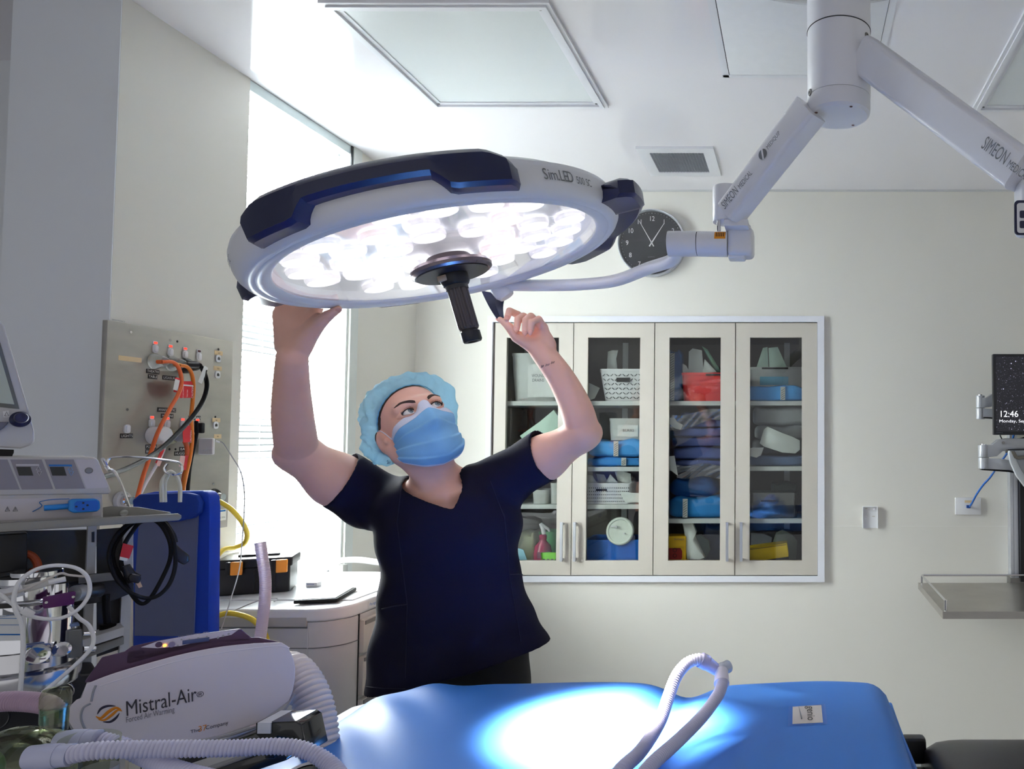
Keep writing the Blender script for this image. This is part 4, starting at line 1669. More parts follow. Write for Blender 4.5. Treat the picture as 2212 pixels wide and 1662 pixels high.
# connectors at the far end
mb = MB()
mb.cyl(P(1513, 1426, 1.383), P(1527, 1433, 1.388), .0140, .0140, 28)
mb.cyl(P(1527, 1433, 1.388), P(1548, 1448, 1.395), .0128, .0105, 28)
mb.build('clear_cuff', mat('cuff_clear', (214, 212, 246), .15, var=.02, trans=.35), bc)
mb = MB()
mb.ball(P(1560, 1446, 1.398), .0125, 18)
mb.cyl(P(1560, 1446, 1.398), P(1573, 1440, 1.41), .0115, .0118, 24)
mb.cyl(P(1550, 1449, 1.396), P(1560, 1447, 1.398), .0105, .0115, 24)
mb.build('y_piece', mat('y_piece_frost', (222, 226, 234), .25, var=.02, trans=.25), bc)
MB().cyl(P(1559, 1450, 1.392), P(1559, 1478, 1.362), .0118, .0142, 28).build('white_cuff', mat('cuff_white', (226, 222, 236), .4), bc, bevel=.001)

# clear mask / filter chamber at the lower left
CLR = glassmat('clear_green_plastic', (226, 230, 214), .06, .08, (235, 240, 215))
fm = thing('breathing_mask', P(95, 1650, .95), 'clear green tinted breathing chamber at the lower left corner', 'breathing mask')
c = P(70, 1660, .95)
b = MB().ball(c + Vector((-.03, .01, -.012)), (.062, .05, .058), 32)
b.build('chamber', CLR, fm)
MB().lathe([(.045, -.004), (.050, 0), (.051, .006), (.046, .010)], c + Vector((.010, -.002, -.005)), (.86, -.35, .38), 40).build('rim', CLR, fm)
MB().lathe([(.036, -.004), (.040, 0), (.040, .006), (.034, .010)], c + Vector((-.012, -.02, -.004)), (.86, -.35, .38), 40).build('inner_rim', CLR, fm)
b = MB().lathe([(.0135, 0), (.0135, .03), (.0152, .032), (.0152, .045), (.0125, .052), (.004, .053)], P(116, 1580, .95), (0.02, 0, 1), 28)
b.build('port', CLR, fm)
MB().lathe([(.0138, .0), (.0138, .018)], P(116, 1560, .95), (0, 0, 1), 28).build('green_ring', glassmat('green_clear', (170, 215, 175), .03, .1), fm)
MB().ball(c + Vector((-.042, -.012, .006)), (.018, .012, .022), 18).build('green_valve', mat('green_valve', (110, 160, 110), .35, trans=.3), fm)
MB().lathe([(.0001, 0), (.021, 0), (.022, .004), (.019, .006), (.019, .018)], P(212, 1690, .93), (0, 0, 1), 30).build('lower_port', mat('frost_port', (208, 208, 214), .3, trans=.3), fm)
MB().lathe([(.03, 0), (.031, .03), (.03, .06)], P(180, 1700, .95), (.1, 0, 1), 30).build('side_chamber', CLR, fm)
hose([P(-60, 1530, .94), P(0, 1517, .95), P(50, 1516, .955), P(95, 1521, .955), P(112, 1530, .955), P(117, 1541, .955)], .0125, .0030, 'pink_hose',
     fm, mat('pink_hose', (176, 150, 170), .5, var=.04), amp=.08)

# ================================================================ warming unit
WU = thing('warming_unit', P(390, 1600, 1.14), 'pale pink forced air warming unit with purple control panel', 'warming unit')
WUM = mat('unit_shell', (234, 224, 230), .38, var=.012, coat=.1)
PUR = mat('unit_purple', (82, 56, 84), .42, var=.05)
GREYB = mat('unit_grey', (168, 166, 174), .45, var=.03)
WD = Vector((-.62, .785, 0)).normalized()
WQ = P(395, 1500, 1.13)
Yf, Yb = 0.0, .13


def PW(px, py, off=0.0):
    return PL(px, py, WQ, WD, off)



def extr(pts, o0, o1, nm, m_, par, bevel=0, seg=3, pf=PW, nrm=None):
    """outline on the plane of the thing's front, given real thickness behind it"""
    nrm = WD + Vector((0, 0, -.27)) if nrm is None else nrm
    a = [pf(x, y, o0) for x, y in pts]
    vs = a + [p + nrm * (o1 - o0) for p in a]
    n_ = len(a)
    fs = [tuple(range(n_)), tuple(range(2 * n_ - 1, n_ - 1, -1))] + [(i, (i + 1) % n_, n_ + (i + 1) % n_, n_ + i) for i in range(n_)]
    return MB().add(vs, fs).build(nm, m_, par, bevel=bevel, seg=seg)


def sm(pts, n=5):
    q = spline([Vector((x, y, 0)) for x, y in pts] , n)
    return [(p.x, p.y) for p in q]


shell = sm([(186, 1478), (240, 1457), (320, 1433), (400, 1412), (480, 1397), (550, 1390)]) + [(608, 1388), (622, 1397)] + \
    sm([(634, 1424), (638, 1450), (633, 1490), (624, 1516)]) + sm([(560, 1562), (480, 1588), (420, 1600), (330, 1609), (240, 1606), (196, 1598)]) + \
    sm([(160, 1578), (148, 1556), (150, 1530), (165, 1512)]) + [(176, 1508)]
sho = extr(shell, Yf, Yb, 'shell', WUM, WU, bevel=.008, seg=4)
extr([(608, 1388), (600, 1393), (540, 1397), (450, 1409), (360, 1430), (260, 1459), (190, 1484), (183, 1472), (220, 1420), (300, 1400), (500, 1378), (560, 1377)], Yf + .014, Yb - .006, 'purple_body', PUR, WU, bevel=.003)
# raised console on top
console = [(268, 1408), (285, 1396), (330, 1386), (430, 1369), (520, 1358), (556, 1388), (480, 1394), (400, 1408), (330, 1426), (280, 1441), (266, 1437)]
con = extr(console, Yf + .014, Yb - .020, 'console', PUR, WU, bevel=.004)
# white membrane on the slanted top of the console, facing up and forward
vs = [PW(x, y, .0118) for x, y in [(304, 1399), (340, 1386), (420, 1371), (515, 1361), (500, 1372), (440, 1384), (390, 1396), (340, 1401)]]
n_ = len(vs)
mem = MB().add(vs, [tuple(range(n_))]).build('control_membrane', mat('membrane_lilac', (214, 206, 222), .4), con, solid=0.0)
for px, py, r_, m_ in ((343, 1393, .0042, PUR), (371, 1393, .0042, mat('button_lilac', (150, 140, 180), .4)), (356, 1395, .0022, mat('amber_lamp', (255, 170, 70), .3, emit=(255, 160, 60), estr=4)),
                       (384, 1395, .0012, GREYB), (392, 1382, .0012, GREYB), (409, 1382, .0012, GREYB), (428, 1379, .0012, GREYB), (447, 1376, .0012, GREYB),
                       (471, 1378, .0016, GREYB), (482, 1374, .0016, GREYB), (494, 1370, .0016, GREYB)):
    p = PW(px, py, .0112)
    MB().cyl(p, p - WD * .0006, r_, n=16).build('button', m_, mem)
for q, (px, py, s__) in enumerate(((384, 1377, '32'), (402, 1374, '38'), (420, 1371, '40'), (438, 1368, '43'))):
    text(s__ + '°C', PW(px, py + 1, .0108), PW(px + 10, py - 1) - PW(px, py), (0, 0, 1), .0022, GREYB, mem)
pa, pb = PW(394, 1389, .0108), PW(452, 1381, .0108)
MB().tube([pa, pb], .0030, 10, flat=.2, U=(0, 0, 1)).build('slider', mat('slider_blue', (72, 84, 128), .4), mem)
# details on the side
dd = (PW(430, 1505) - PW(270, 1540))
ux = dd.normalized()
uz = ux.cross(WD)
if uz.z < 0:
    uz = -uz
fy = Vector((0, 1, 0))


def wp(px, py, off=.0006):
    return PW(px, py, -off)


NAVYI = mat('logo_navy', (52, 44, 66), .5)
ORI = mat('logo_orange', (232, 140, 30), .5)
text('Mistral-Air', wp(271, 1548), ux, uz, .0215, mat('logo_dark', (66, 60, 66), .5), WU, width=(PW(425, 1510) - PW(271, 1548)).length)
text('®', wp(425, 1508), ux, uz, .008, NAVYI, WU)
text('Forced Air Warming', wp(272, 1562), ux, uz, .0082, mat('logo_grey', (130, 124, 132), .5), WU, width=(PW(377, 1541) - PW(272, 1562)).length)
text('The', wp(411, 1585), ux, uz, .0048, NAVYI, WU, width=.0115)
text('37', wp(428, 1582), ux, uz, .0085, ORI, WU, width=.0105)
text('Company', wp(444, 1577), ux, uz, .0058, NAVYI, WU, width=.0275)


def stroke(pts, w_, nm, m_):
    pp = spline([wp(x, y, .0003) for x, y in pts], 8)
    N_ = len(pp)
    MB().tube(pp, lambda i: w_ * (.15 + math.sin(PI * i / (N_ - 1))), 6, flat=.25, U=(0, 0, 1)).build(nm, m_, WU)


stroke([(207, 1548), (218, 1552), (235, 1538), (250, 1530), (262, 1534)], .0020, 'logo_wave', ORI)
stroke([(212, 1555), (226, 1556), (242, 1545), (254, 1535), (264, 1537)], .0017, 'logo_wave', ORI)
stroke([(210, 1544), (218, 1532), (232, 1526), (250, 1526)], .0016, 'logo_arc', NAVYI)
stroke([(222, 1560), (238, 1560), (250, 1552), (258, 1541)], .0016, 'logo_arc', NAVYI)
# groove strokes at the left of the shell
for pts in ([(207, 1481), (201, 1496), (197, 1516)], [(196, 1520), (180, 1530), (175, 1550), (182, 1572), (196, 1587)]):
    MB().tube(spline([wp(x, y, -.0004) for x, y in pts], 6), .0016, 6).build('groove', GREYB, WU)
b = [(188, 1474), (172, 1512), (150, 1524), (143, 1550), (152, 1575), (172, 1592), (180, 1592), (158, 1572), (152, 1550), (158, 1526), (178, 1512), (198, 1474)]
extr(b, Yf + .004, Yb - .01, 'end_band', GREYB, WU, bevel=.001)
MB().tube(spline([wp(625, 1401, -.001), wp(600, 1396, -.001), wp(540, 1402, -.001), wp(450, 1415, -.001), wp(360, 1435, -.001), wp(215, 1483, -.001)], 6), .0015, 6).build('top_seam', mat('seam_light', (238, 230, 238), .4), WU)
MB().tube(spline([wp(637, 1500, -.0), wp(600, 1548, -.0), wp(520, 1582, .0), wp(420, 1606, .0)], 6), .0018, 6).build('bottom_seam', GREYB, WU)
# air hose
hose([P(604, 1446, 1.345), P(634, 1450, 1.335), P(664, 1490, 1.32), P(682, 1540, 1.31), P(690, 1600, 1.30), P(688, 1680, 1.29)], .0305, .0088, 'air_hose', WU,
     mat('air_hose_cream', (224, 212, 208), .6, var=.05), amp=.10, n=28)
# black bracket carrying the unit, a rail clamp beside the table
bk = thing('unit_bracket', P(560, 1620, 1.1), 'black metal bracket with a handle holding up the warming unit', 'bracket')
BKG = mat('gloss_black', (14, 14, 16), .12, var=.1, coat=.5)
p0_, p1_ = P(380, 1640, 1.17), P(590, 1570, 1.17)
dx = (p1_ - p0_).normalized()
sd = Vector((0, 1, 0))
R3 = Matrix((dx, sd, dx.cross(sd))).transposed()
MB().box((p0_ + p1_) / 2 + Vector((0, .0, -.004)), ((p1_ - p0_).length, .05, .014), R3).build('arm', BKG, bk, bevel=.003)
MB().box((p0_ + p1_) / 2 + Vector((.03, .01, -.035)), ((p1_ - p0_).length, .05, .022), R3).build('lower_arm', BKG, bk, bevel=.003)
hb = extr([(552, 1562), (640, 1559), (650, 1566), (664, 1630), (646, 1634), (632, 1612), (625, 1596), (600, 1593), (590, 1612), (592, 1640), (572, 1640), (566, 1600), (552, 1588)], -.0, .05, 'handle_frame', BKG, bk, bevel=.002, pf=lambda x, y, o: P(x, y, 1.135), nrm=Vector((0, 1, 0)))
MB().bb(P(556, 1562, 1.133), P(634, 1558, 1.184)).build('top_strip', mat('bracket_white', (225, 225, 228), .3), bk, bevel=.0005)
pp = P(330, 1700, 1.22)
MB().cyl((pp.x, 1.22, 0), (pp.x, 1.22, P(330, 1650, 1.22).z), .016, n=20).build('post', CHROME, bk)
MB().bb((pp.x - .14, 1.17, .03), (pp.x + .06, 1.27, .06)).build('base', BLACK, bk, bevel=.006)
for sx in (-.12, .04):
    MB().cyl((pp.x + sx, 1.19, .015), (pp.x + sx, 1.25, .015), .0149, n=16).build('castor', BLACKR, bk)
# black chrome knob at the bottom of the mattress head
kb = thing('table_knob', P(665, 1672, 1.05), 'black and chrome locking knob at the bottom edge by the mattress corner', 'knob')
MB().lathe([(.0001, 0), (.03, 0), (.034, .006), (.034, .02), (.03, .026), (.0001, .028)], P(662, 1716, 1.03), (0, -.35, .93), 36).build('knob_body', BKG, kb)
MB().lathe([(.024, .0275), (.028, .029), (.031, .0262)], P(662, 1716, 1.03), (0, -.35, .93), 36).build('knob_ring', CHROME, kb)

# ================================================================ wall service panel (left wall)
SX = XL + .014


def WX(px, py, off=0.0):
    return PXp(px, py, SX + off)


EY, EZ = Vector((0, 1, 0)), Vector((0, 0, 1))
pA, pB = WX(233, 686), WX(490, 1139)
pR = WX(504, 743)
sp = thing('service_panel', (SX - .007, (pA.y + pR.y) / 2, pB.z), 'stainless steel service panel on the left wall with switches and sockets', 'service panel')
py0, py1, pz0, pz1 = pA.y, pR.y, pB.z, (pA.z + pR.z) / 2
MB().bb((XL + .0005, py0, pz0), (SX, py1, pz1)).build('plate', STEEL, sp, bevel=.0015)
for px, py in ((282, 718), (367, 735), (471, 755), (274, 885), (460, 1046), (457, 1121)):
    p = WX(px, py)
    s_ = MB().cyl(p, p + Vector((.0016, 0, 0)), .0036, n=14).build('screw', CHROME, sp)
for px, py in ((383, 738), (465, 901), (366, 971), (379, 971)):
    p = WX(px, py)
    MB().cyl(p, p + Vector((.0004, 0, 0)), .0032, n=14).build('hole', INK, sp)
text('SERVOTRONICS', WX(241, 692), EY, EZ, .0035, GINK, sp)
REDL = mat('red_indicator', (255, 60, 40), .3, emit=(255, 60, 40), estr=1.6)
DRED = mat('dark_indicator', (70, 10, 14), .3)
for k_, (px, py, on) in enumerate(((334, 754, 1), (366.6, 761, 1), (398.4, 766, 1), (428.5, 771, 0), (326.5, 915, 1), (360, 917, 1), (393, 919, 1), (425, 920, 1), (273, 927, 2))):
    p = WX(px, py)
    sw_ = MB().prism(rrect(.0165, .0225, .006), p, EY, EZ, .004).build('rocker_switch', WPLAS, sp, bevel=.0008)
    MB().prism(rrect(.0105, .016, .003), p + Vector((.004, 0, .0)), EY, EZ, .0024).build('rocker', WHITE, sw_, bevel=.0008)
    if on < 2:
        q = p + Vector((0, 0, .0162))
        MB().prism(rrect(.0135, .0085, .0015), q, EY, EZ, .002).build('lamp_surround', WPLAS, sw_)
        MB().prism(rrect(.010, .0055, .001), q + Vector((.002, 0, 0)), EY, EZ, .0008).build('indicator_lamp', REDL if on else DRED, sw_)
for px, py in ((470.6, 775), (469, 810), (465, 919)):
    p = WX(px, py)
    dp = MB().prism(rrect(.0175, .0215, .006), p, EY, EZ, .003).build('data_socket', WPLAS, sp, bevel=.0006)
    MB().prism([(-.0045, -.004), (.0045, -.004), (.0045, .003), (.002, .003), (.002, .005), (-.002, .005), (-.002, .003), (-.0045, .003)], p + Vector((.003, 0, 0)), EY, EZ, .0004).build('port', DGREY, dp)
for px, py, w_, s__ in ((472, 763, .031, '107'), (470, 796, .031, '103'), (467, 908, .030, '98'), (470, 943, .028, '99')):
    p = WX(px, py)
    tp_ = MB().prism(rrect(w_, .0125, .0005), p, EY, EZ, .0006).build('tape_label', MASKT, sp)
    text(s__, p + Vector((.0008, -.004, -.003)), EY, EZ, .0045, INK, tp_)
p = WX(281, 776)
MB().prism(rrect(.066, .0125, .0005), p, EY, EZ, .0006).build('tape_strip', MASKT, sp)
for s__, px, py, w_ in (('THEATRE', 330, 803, .0405), ('TABLE', 329.5, 814, .029), ('LIGASURE', 366, 817, .046), ('ANAESTHETIC', 360, 886, .060), ('MACHINE', 361, 899, .040),
                        ('LIGHTS', 273, 942, .036), ('WARM PAD', 420, 903, .042), ('POWER', 326, 965.5, .034), ('BOARD', 326, 975.5, .034), ('BAIR', 397, 970.5, .030), ('HUGGER', 391, 980, .046)):
    p = WX(px, py)
    l_ = MB().prism(rrect(w_, .0118, .0006), p, EY, EZ, .0007).build('black_label', mat('label_black', (36, 34, 36), .4), sp)
    text(s__, p + Vector((.0009, -w_ * .46, -.0032)), EY, EZ, .0066, WINK, l_, width=w_ * .92)
for px, py, nm in ((262, 1082, 'gas_outlet'), (461, 1074, 'gas_outlet')):
    p = WX(px, py)
    go = MB().lathe([(.0001, .008), (.022, .008), (.024, .004), (.024, 0)], p, (1, 0, 0), 36).build(nm, LGREY if px < 300 else BLACK, sp)
    MB().lathe([(.013, .008), (.013, .016), (.010, .018), (.010, .03), (.0001, .03)], p, (1, 0, 0), 28).build('outlet_nozzle', CHROME, go)
    text('OXYGEN' if px < 300 else 'AIR', p + Vector((.0086, -.012, .0145)), EY, EZ, .0036, GINK if px < 300 else WINK, go)
p = WX(477, 1113)
st_ = MB().prism(rrect(.040, .034, .001), p, EY, EZ, .0006).build('test_sticker', PAPER, sp)
text('HLG 2016', p + Vector((.0008, -.014, -.010)), EY, EZ, .0048, INK, st_)
MB().prism(rrect(.022, .005, .0003), p + Vector((.0007, .006, .012)), EY, EZ, .0003).build('sticker_band', BLUEINK, st_)


def cable(nm, label, cat, pts, r, m_, group=None, plug=None, n=10):
    pp = spline(pts, 8)
    t = thing(nm, pts[0], label, cat, group)
    MB().tube(pp, r, n).build('cord', m_, t, angle=80)
    return t


def flag(par, p, w_, h_, m_, tilt=0.0, nm='tag', D=EY, th=.0012):
    """small printed label folded round a cord"""
    up = (EZ * math.cos(tilt) + D * math.sin(tilt))
    sd = (D * math.cos(tilt) - EZ * math.sin(tilt))
    o_ = MB().prism(rrect(w_, h_, .001), p, sd, up, th).build(nm, m_, par)
    return o_, sd, up


CLEARP = mat('clear_plug', (236, 240, 238), .12, var=.02, trans=.8)
c1 = cable('orange_cable', 'orange cable from the leftmost upper socket of the service panel, with red and white tag', 'cable',
           [WX(350, 782, .035), WX(374, 783, .045), WX(387, 798, .045), WX(392, 825, .04), WX(386, 850, .045), WX(368, 882, .05), WX(344, 928, .055),
            WX(331, 962, .055), WX(320, 998, .055), WX(309, 1030, .06), WX(296, 1078, .07)], .0048, ORANGEC, 'cables of the service panel')
MB().lathe([(.0001, 0), (.021, 0), (.021, .006), (.016, .012), (.014, .026), (.009, .036), (.006, .038)], WX(333, 781, .001), (1, 0, 0), 28).build('clear_plug', CLEARP, c1)
MB().tube([WX(340, 782, .02), WX(352, 782, .034)], .0055, 10).build('plug_core', ORANGEC, c1)
t_, a_, b_ = flag(c1, WX(385, 833, .040), .026, .040, RED, .1)
flag(t_, WX(381, 832, .0416), .015, .030, PAPER, .2, 'tag_print', th=.0005)
c2 = cable('orange_cable', 'orange cable from the second upper socket hanging straight down past a red caution tag', 'cable',
           [WX(388, 790, .035), WX(404, 793, .04), WX(414, 808, .04), WX(418, 835, .035), WX(416, 870, .035), WX(413, 905, .035), WX(415, 950, .035),
            WX(410, 990, .04), WX(401, 1030, .045), WX(393, 1072, .05)], .0048, mat('orange_cable_dark', (205, 112, 28), .45, var=.06), 'cables of the service panel')
MB().lathe([(.0001, 0), (.021, 0), (.021, .006), (.016, .012), (.014, .026), (.009, .036), (.006, .038)], WX(370, 786, .001), (1, 0, 0), 28).build('clear_plug', CLEARP, c2)
MB().tube([WX(377, 787, .02), WX(390, 790, .036)], .006, 10).build('plug_core', mat('tan_core', (200, 160, 90), .5), c2)
t_, a_, b_ = flag(c2, WX(404, 842, .036), .050, .046, RED, -.07, 'caution_tag')
text('CAUTION', WX(417, 861, .038), EZ, -EY, .0060, WINK, t_, width=.034)
text('DO NOT REMOVE', WX(396, 861, .038), EZ, -EY, .0028, WINK, t_, width=.034)
text('TESTED', WX(405, 859, .038), EZ, -EY, .0028, WINK, t_, width=.022)
MB().prism(rrect(.050, .004, .0004), WX(405, 833, .0376), EY, EZ, .0004).build('tag_stripe', PAPER, t_)
c3 = cable('black_cable', 'thick black cable sweeping down left across the service panel behind the shelf', 'cable',
           [WX(410, 788, .03), WX(430, 790, .04), WX(441, 805, .045), WX(447, 832, .045), WX(440, 862, .05), WX(420, 895, .06), WX(388, 932, .075), WX(352, 966, .10),
            WX(318, 990, .13), WX(280, 1010, .17), WX(236, 1027, .22), WX(200, 1036, .25)], .0056, BLACKR, 'cables of the service panel')
MB().lathe([(.0001, 0), (.021, 0), (.021, .010), (.015, .018), (.013, .034), (.009, .042), (.008, .044)], WX(399, 791, .001), (1, 0, 0), 28).build('black_plug', BLACK, c3)
MB().tube([WX(404, 789, .03), WX(428, 790, .041)], .0085, 12).build('plug_grip', BLACK, c3)
t_, a_, b_ = flag(c3, WX(438, 810, .05), .014, .052, PAPER, .42, 'white_tag')
flag(t_, WX(444, 812, .0516), .004, .034, INK, .2, 'tag_print', th=.0004)
c4 = cable('white_cable', 'white cable with a red tag below the round white plug on the service panel', 'cable',
           [WX(352, 952, .04), WX(355, 968, .04), WX(346, 990, .045), WX(333, 1014, .05), WX(315, 1045, .055), WX(300, 1075, .06)], .0034, WHITE, 'cables of the service panel')
MB().lathe([(.0001, 0), (.024, 0), (.024, .03), (.022, .036), (.0001, .037)], WX(330, 941, .001), (1, 0, 0), 32).build('round_plug', WPLAS, c4)
t_, a_, b_ = flag(c4, WX(345, 986, .05), .009, .042, RED, .45)
flag(t_, WX(344, 999, .0516), .012, .020, mat('pale_red', (232, 190, 186), .6), .45, 'tag_print', th=.0004)
c5 = cable('brown_cable', 'dark orange cable from the third lower socket of the service panel, red tags on it', 'cable',
           [WX(388, 945, .03), WX(396, 950, .035), WX(404, 968, .035), WX(403, 1000, .035), WX(397, 1035, .038), WX(392, 1075, .04)], .0055, mat('burnt_orange', (186, 78, 34), .5), 'cables of the service panel')
MB().lathe([(.0001, 0), (.020, 0), (.020, .008), (.014, .02), (.012, .034), (.0001, .036)], WX(366, 944, .001), (1, 0, 0), 28).build('green_clear_plug', mat('green_plug', (206, 212, 176), .12, var=.03, trans=.7), c5)
MB().ball(WX(390, 943, .03), (.014, .02, .016), 18).build('grey_plug', mat('plug_grey', (120, 120, 126), .4), c5)
t_, a_, b_ = flag(c5, WX(403, 938, .045), .026, .046, RED, -.08, 'caution_tag')
text('CAUTION', WX(413, 957, .0466), EZ, -EY, .0045, WINK, t_, width=.034)
t_, a_, b_ = flag(c5, WX(400, 1000, .045), .012, .040, RED, .14)
flag(t_, WX(393, 997, .0462), .016, .030, mat('pale_red', (232, 190, 186), .6), .14, 'tag_print', th=.0004)
c6 = cable('black_cable', 'thinner black cable dropping straight down beside the white charger', 'cable',
           [WX(424, 910, .03), WX(425, 935, .035), WX(419, 965, .035), WX(411, 1005, .035), WX(407, 1040, .036), WX(405, 1072, .04)], .0045, BLACKR, 'cables of the service panel')
MB().prism(rrect(.012, .030, .004), WX(423, 925, .002), EY, EZ, .022).build('black_plug', BLACK, c6, bevel=.002)
ch = cable('usb_charger', 'white plug-in charger with a thin grey lead on the service panel', 'charger',
           [WX(468, 953, .05), WX(482, 958, .06), WX(500, 985, .075), WX(520, 1020, .09), WX(528, 1065, .10), WX(527, 1115, .11), WX(523, 1170, .12), WX(517, 1230, .19),
            WX(497, 1300, .25), WX(478, 1360, .27)], .0016, mat('lead_grey', (170, 170, 175), .4), n=6)
MB().bb(WX(427, 983, .002) + Vector((0, 0, 0)), WX(466, 947, .045)).build('charger_body', WPLAS, ch, bevel=.006, seg=3)
text('THEATRE 2', WX(438, 975, .0456) , EY, EZ, .0045, GINK, ch)
MB().cyl(WX(466, 953, .05), WX(474, 956, .055), .0028, n=10).build('usb_plug', WPLAS, ch)
yh = cable('yellow_hose', 'yellow gas hose curving out from behind the blue pouch to the wall outlet', 'hose',
           [WX(461, 1078, .03), WX(478, 1086, .06), WX(502, 1103, .08), WX(524, 1130, .08), WX(534, 1155, .075), WX(528, 1174, .06), WX(508, 1183, .04), WX(480, 1190, .03),
            WX(455, 1230, .05), WX(440, 1300, .09), WX(455, 1332, .20), WX(495, 1325, .26), WX(540, 1336, .315), WX(566, 1360, .345), WX(577, 1390, .355), WX(578, 1440, .36)], .0068,
           mat('hose_yellow', (226, 196, 60), .4, var=.04), n=14)

# lower wall casing below the panel
cs = thing('wall_casing', (XL + .03, 2.05, .3), 'white boxed casing on the wall below the steel panel', 'casing')
MB().bb((XL + .0005, py0 + .12, .25), (XL + .035, WY0 - .03, WX(480, 1196).z)).build('casing_box', mat('casing_white', (214, 214, 208), .5), cs, bevel=.003)

# ================================================================ equipment cart with insufflator, monitor
CD = Vector((-.75, .66, 0)).normalized()
CX = Vector((.66, .75, 0)).normalized()
CQ = Vector((-1.29, 1.20, 1.4))


def PC(px, py, off=0.0):
    return PL(px, py, CQ, CD, off)


def cextr(pts, o0, o1, nm, m_, par, bevel=0, seg=3):
    return extr(pts, o0, o1, nm, m_, par, bevel, seg, pf=PC, nrm=CD)


cart = thing('equipment_cart', Vector((-1.45, 1.45, 0)), 'grey steel equipment cart at the left edge with a metal shelf', 'cart')
cextr([(-160, 1139), (385, 1110), (392, 1114), (392, 1120), (386, 1125), (-160, 1161)], -.004, .002, 'shelf_lip', DSTEEL, cart, bevel=.001)
a0, a1 = PC(-160, 1152), PC(385, 1120)
zs = (a0.z + a1.z) / 2
sh_ = MB()
sh_.add([Vector((p.x, p.y, z)) for z in (zs - .004, zs) for p in (a0, a1, a1 + CD * .20, a0 + CD * .20)],
        [(0, 1, 2, 3), (7, 6, 5, 4), (0, 4, 5, 1), (1, 5, 6, 2), (2, 6, 7, 3), (3, 7, 4, 0)])
sh_.build('shelf', DSTEEL, cart)
cextr([(205, 1100), (240, 1094), (300, 1096), (368, 1107), (372, 1114), (205, 1122)], .10, .104, 'shelf_side', DSTEEL, cart, bevel=.001)
p = PC(267, 1108, .098)
MB().cyl(p, p - CD * .004, .006, n=20).build('bolt', CHROME, cart)
for x0, x1, y0, y1, o_, m_, nm in ((190, 209, 1140, 1700, .14, LGREY, 'post'), (268, 289, 1140, 1700, .15, LGREY, 'post'), (-60, -40, 1140, 1700, .14, LGREY, 'post')):
    zt_ = zs - .005
    pa_, pb_ = PC(x0, y0, o_), PC(x1, y0, o_)
    vs = [Vector((q.x, q.y, z)) + CD * d for z in (.0, zt_) for q in (pa_, pb_) for d in (0, .02)]
    MB().add(vs, [(0, 1, 3, 2), (4, 6, 7, 5), (0, 4, 5, 1), (2, 3, 7, 6), (0, 2, 6, 4), (1, 5, 7, 3)]).build(nm, m_, cart)
cextr([(198, 1150), (204, 1149), (204, 1172), (198, 1172)], .138, .1395, 'slot', INK, cart)
cextr([(-60, 1150), (190, 1145), (190, 1440), (-60, 1460)], .16, .17, 'back_panel', DGREY, cart)
cextr([(209, 1145), (268, 1140), (268, 1400), (209, 1420)], .165, .17, 'back_panel', mat('panel_darker', (52, 50, 49), .6), cart)
cextr([(170, 1244), (290, 1232), (290, 1250), (170, 1262)], .120, .130, 'rail', DSTEEL, cart, bevel=.001)
cextr([(150, 1262), (275, 1248), (290, 1262), (290, 1280), (240, 1300), (150, 1310)], .122, .15, 'rail_block', BLACK, cart, bevel=.002)
cextr([(110, 1405), (268, 1355), (268, 1373), (110, 1425)], .08, .13, 'lower_shelf_lip', LGREY, cart, bevel=.001)
cextr([(110, 1428), (268, 1376), (268, 1392), (110, 1452)], .09, .13, 'lower_tray', mat('tray_tan', (136, 132, 124), .5), cart, bevel=.001)
pt = [PC(230, 1285, .12), PC(229, 1310, .12), PC(231, 1335, .12), PC(233, 1355, .12)]
MB().tube(spline(pt, 5), .0055, 10).build('hanging_tube', BLACKR, cart)
MB().lathe([(.0001, -.01), (.012, -.008), (.012, .008), (.0001, .01)], PC(233, 1358, .12), (0, 0, 1), 24).build('tube_bulb', BLACKR, cart)
MB().cyl(PC(160, 1283, .03), PC(180, 1280, .04), .014, n=24).build('grey_clamp', mat('clamp_grey', (160, 162, 164), .35, .3), cart, bevel=.002)
MB().cyl(PC(181, 1279, .05), PC(218, 1274, .06), .0125, n=24).build('black_tube', BLACK, cart, bevel=.001)
t = thing('black_display', PC(20, 1250, .08), 'black boxy display hanging under the cart shelf at the left edge', 'display')
cextr([(-80, 1160), (60, 1152), (59, 1232), (-80, 1248)], .08, .12, 'housing', BLACK, t, bevel=.003)
MB().tube(spline([PC(55, 1195, .10), PC(70, 1202, .10), PC(80, 1216, .10), PC(82, 1232, .10)], 6), .006, 10).build('orange_lead', mat('burnt_orange', (186, 78, 34), .5), t)

# insufflator on the shelf
ins = thing('gas_insufflator', PC(100, 1135, .05), 'grey insufflator box with two small displays and blue front lead on the cart shelf', 'medical device')
SILV = mat('device_silver', (186, 182, 180), .45, .1, var=.02)
cextr([(-150, 986), (204, 988), (212, 994), (240, 1060), (238, 1068), (-150, 1074)], .030, .20, 'upper_housing', SILV, ins, bevel=.004)
cextr([(-150, 1072), (222, 1066), (223, 1126), (216, 1130), (-150, 1142)], .032, .20, 'lower_housing', SILV, ins, bevel=.003)
PANG = mat('device_field', (142, 136, 140), .5, var=.02)
PANL = mat('device_field_light', (198, 192, 196), .5, var=.02)
o_ = .0296
cextr([(-150, 993), (16, 993), (43, 1058), (-150, 1061)], o_, o_ + .0004, 'field', PANG, ins)
cextr([(22, 993), (90, 993), (115, 1057), (47, 1058)], o_, o_ + .0004, 'field', PANG, ins)
cextr([(96, 993), (159, 993), (184, 1056), (120, 1057)], o_, o_ + .0004, 'field', PANG, ins)
cextr([(162, 993), (206, 993), (212, 998), (234, 1050), (230, 1054), (187, 1056)], o_, o_ + .0004, 'field', PANL, ins)
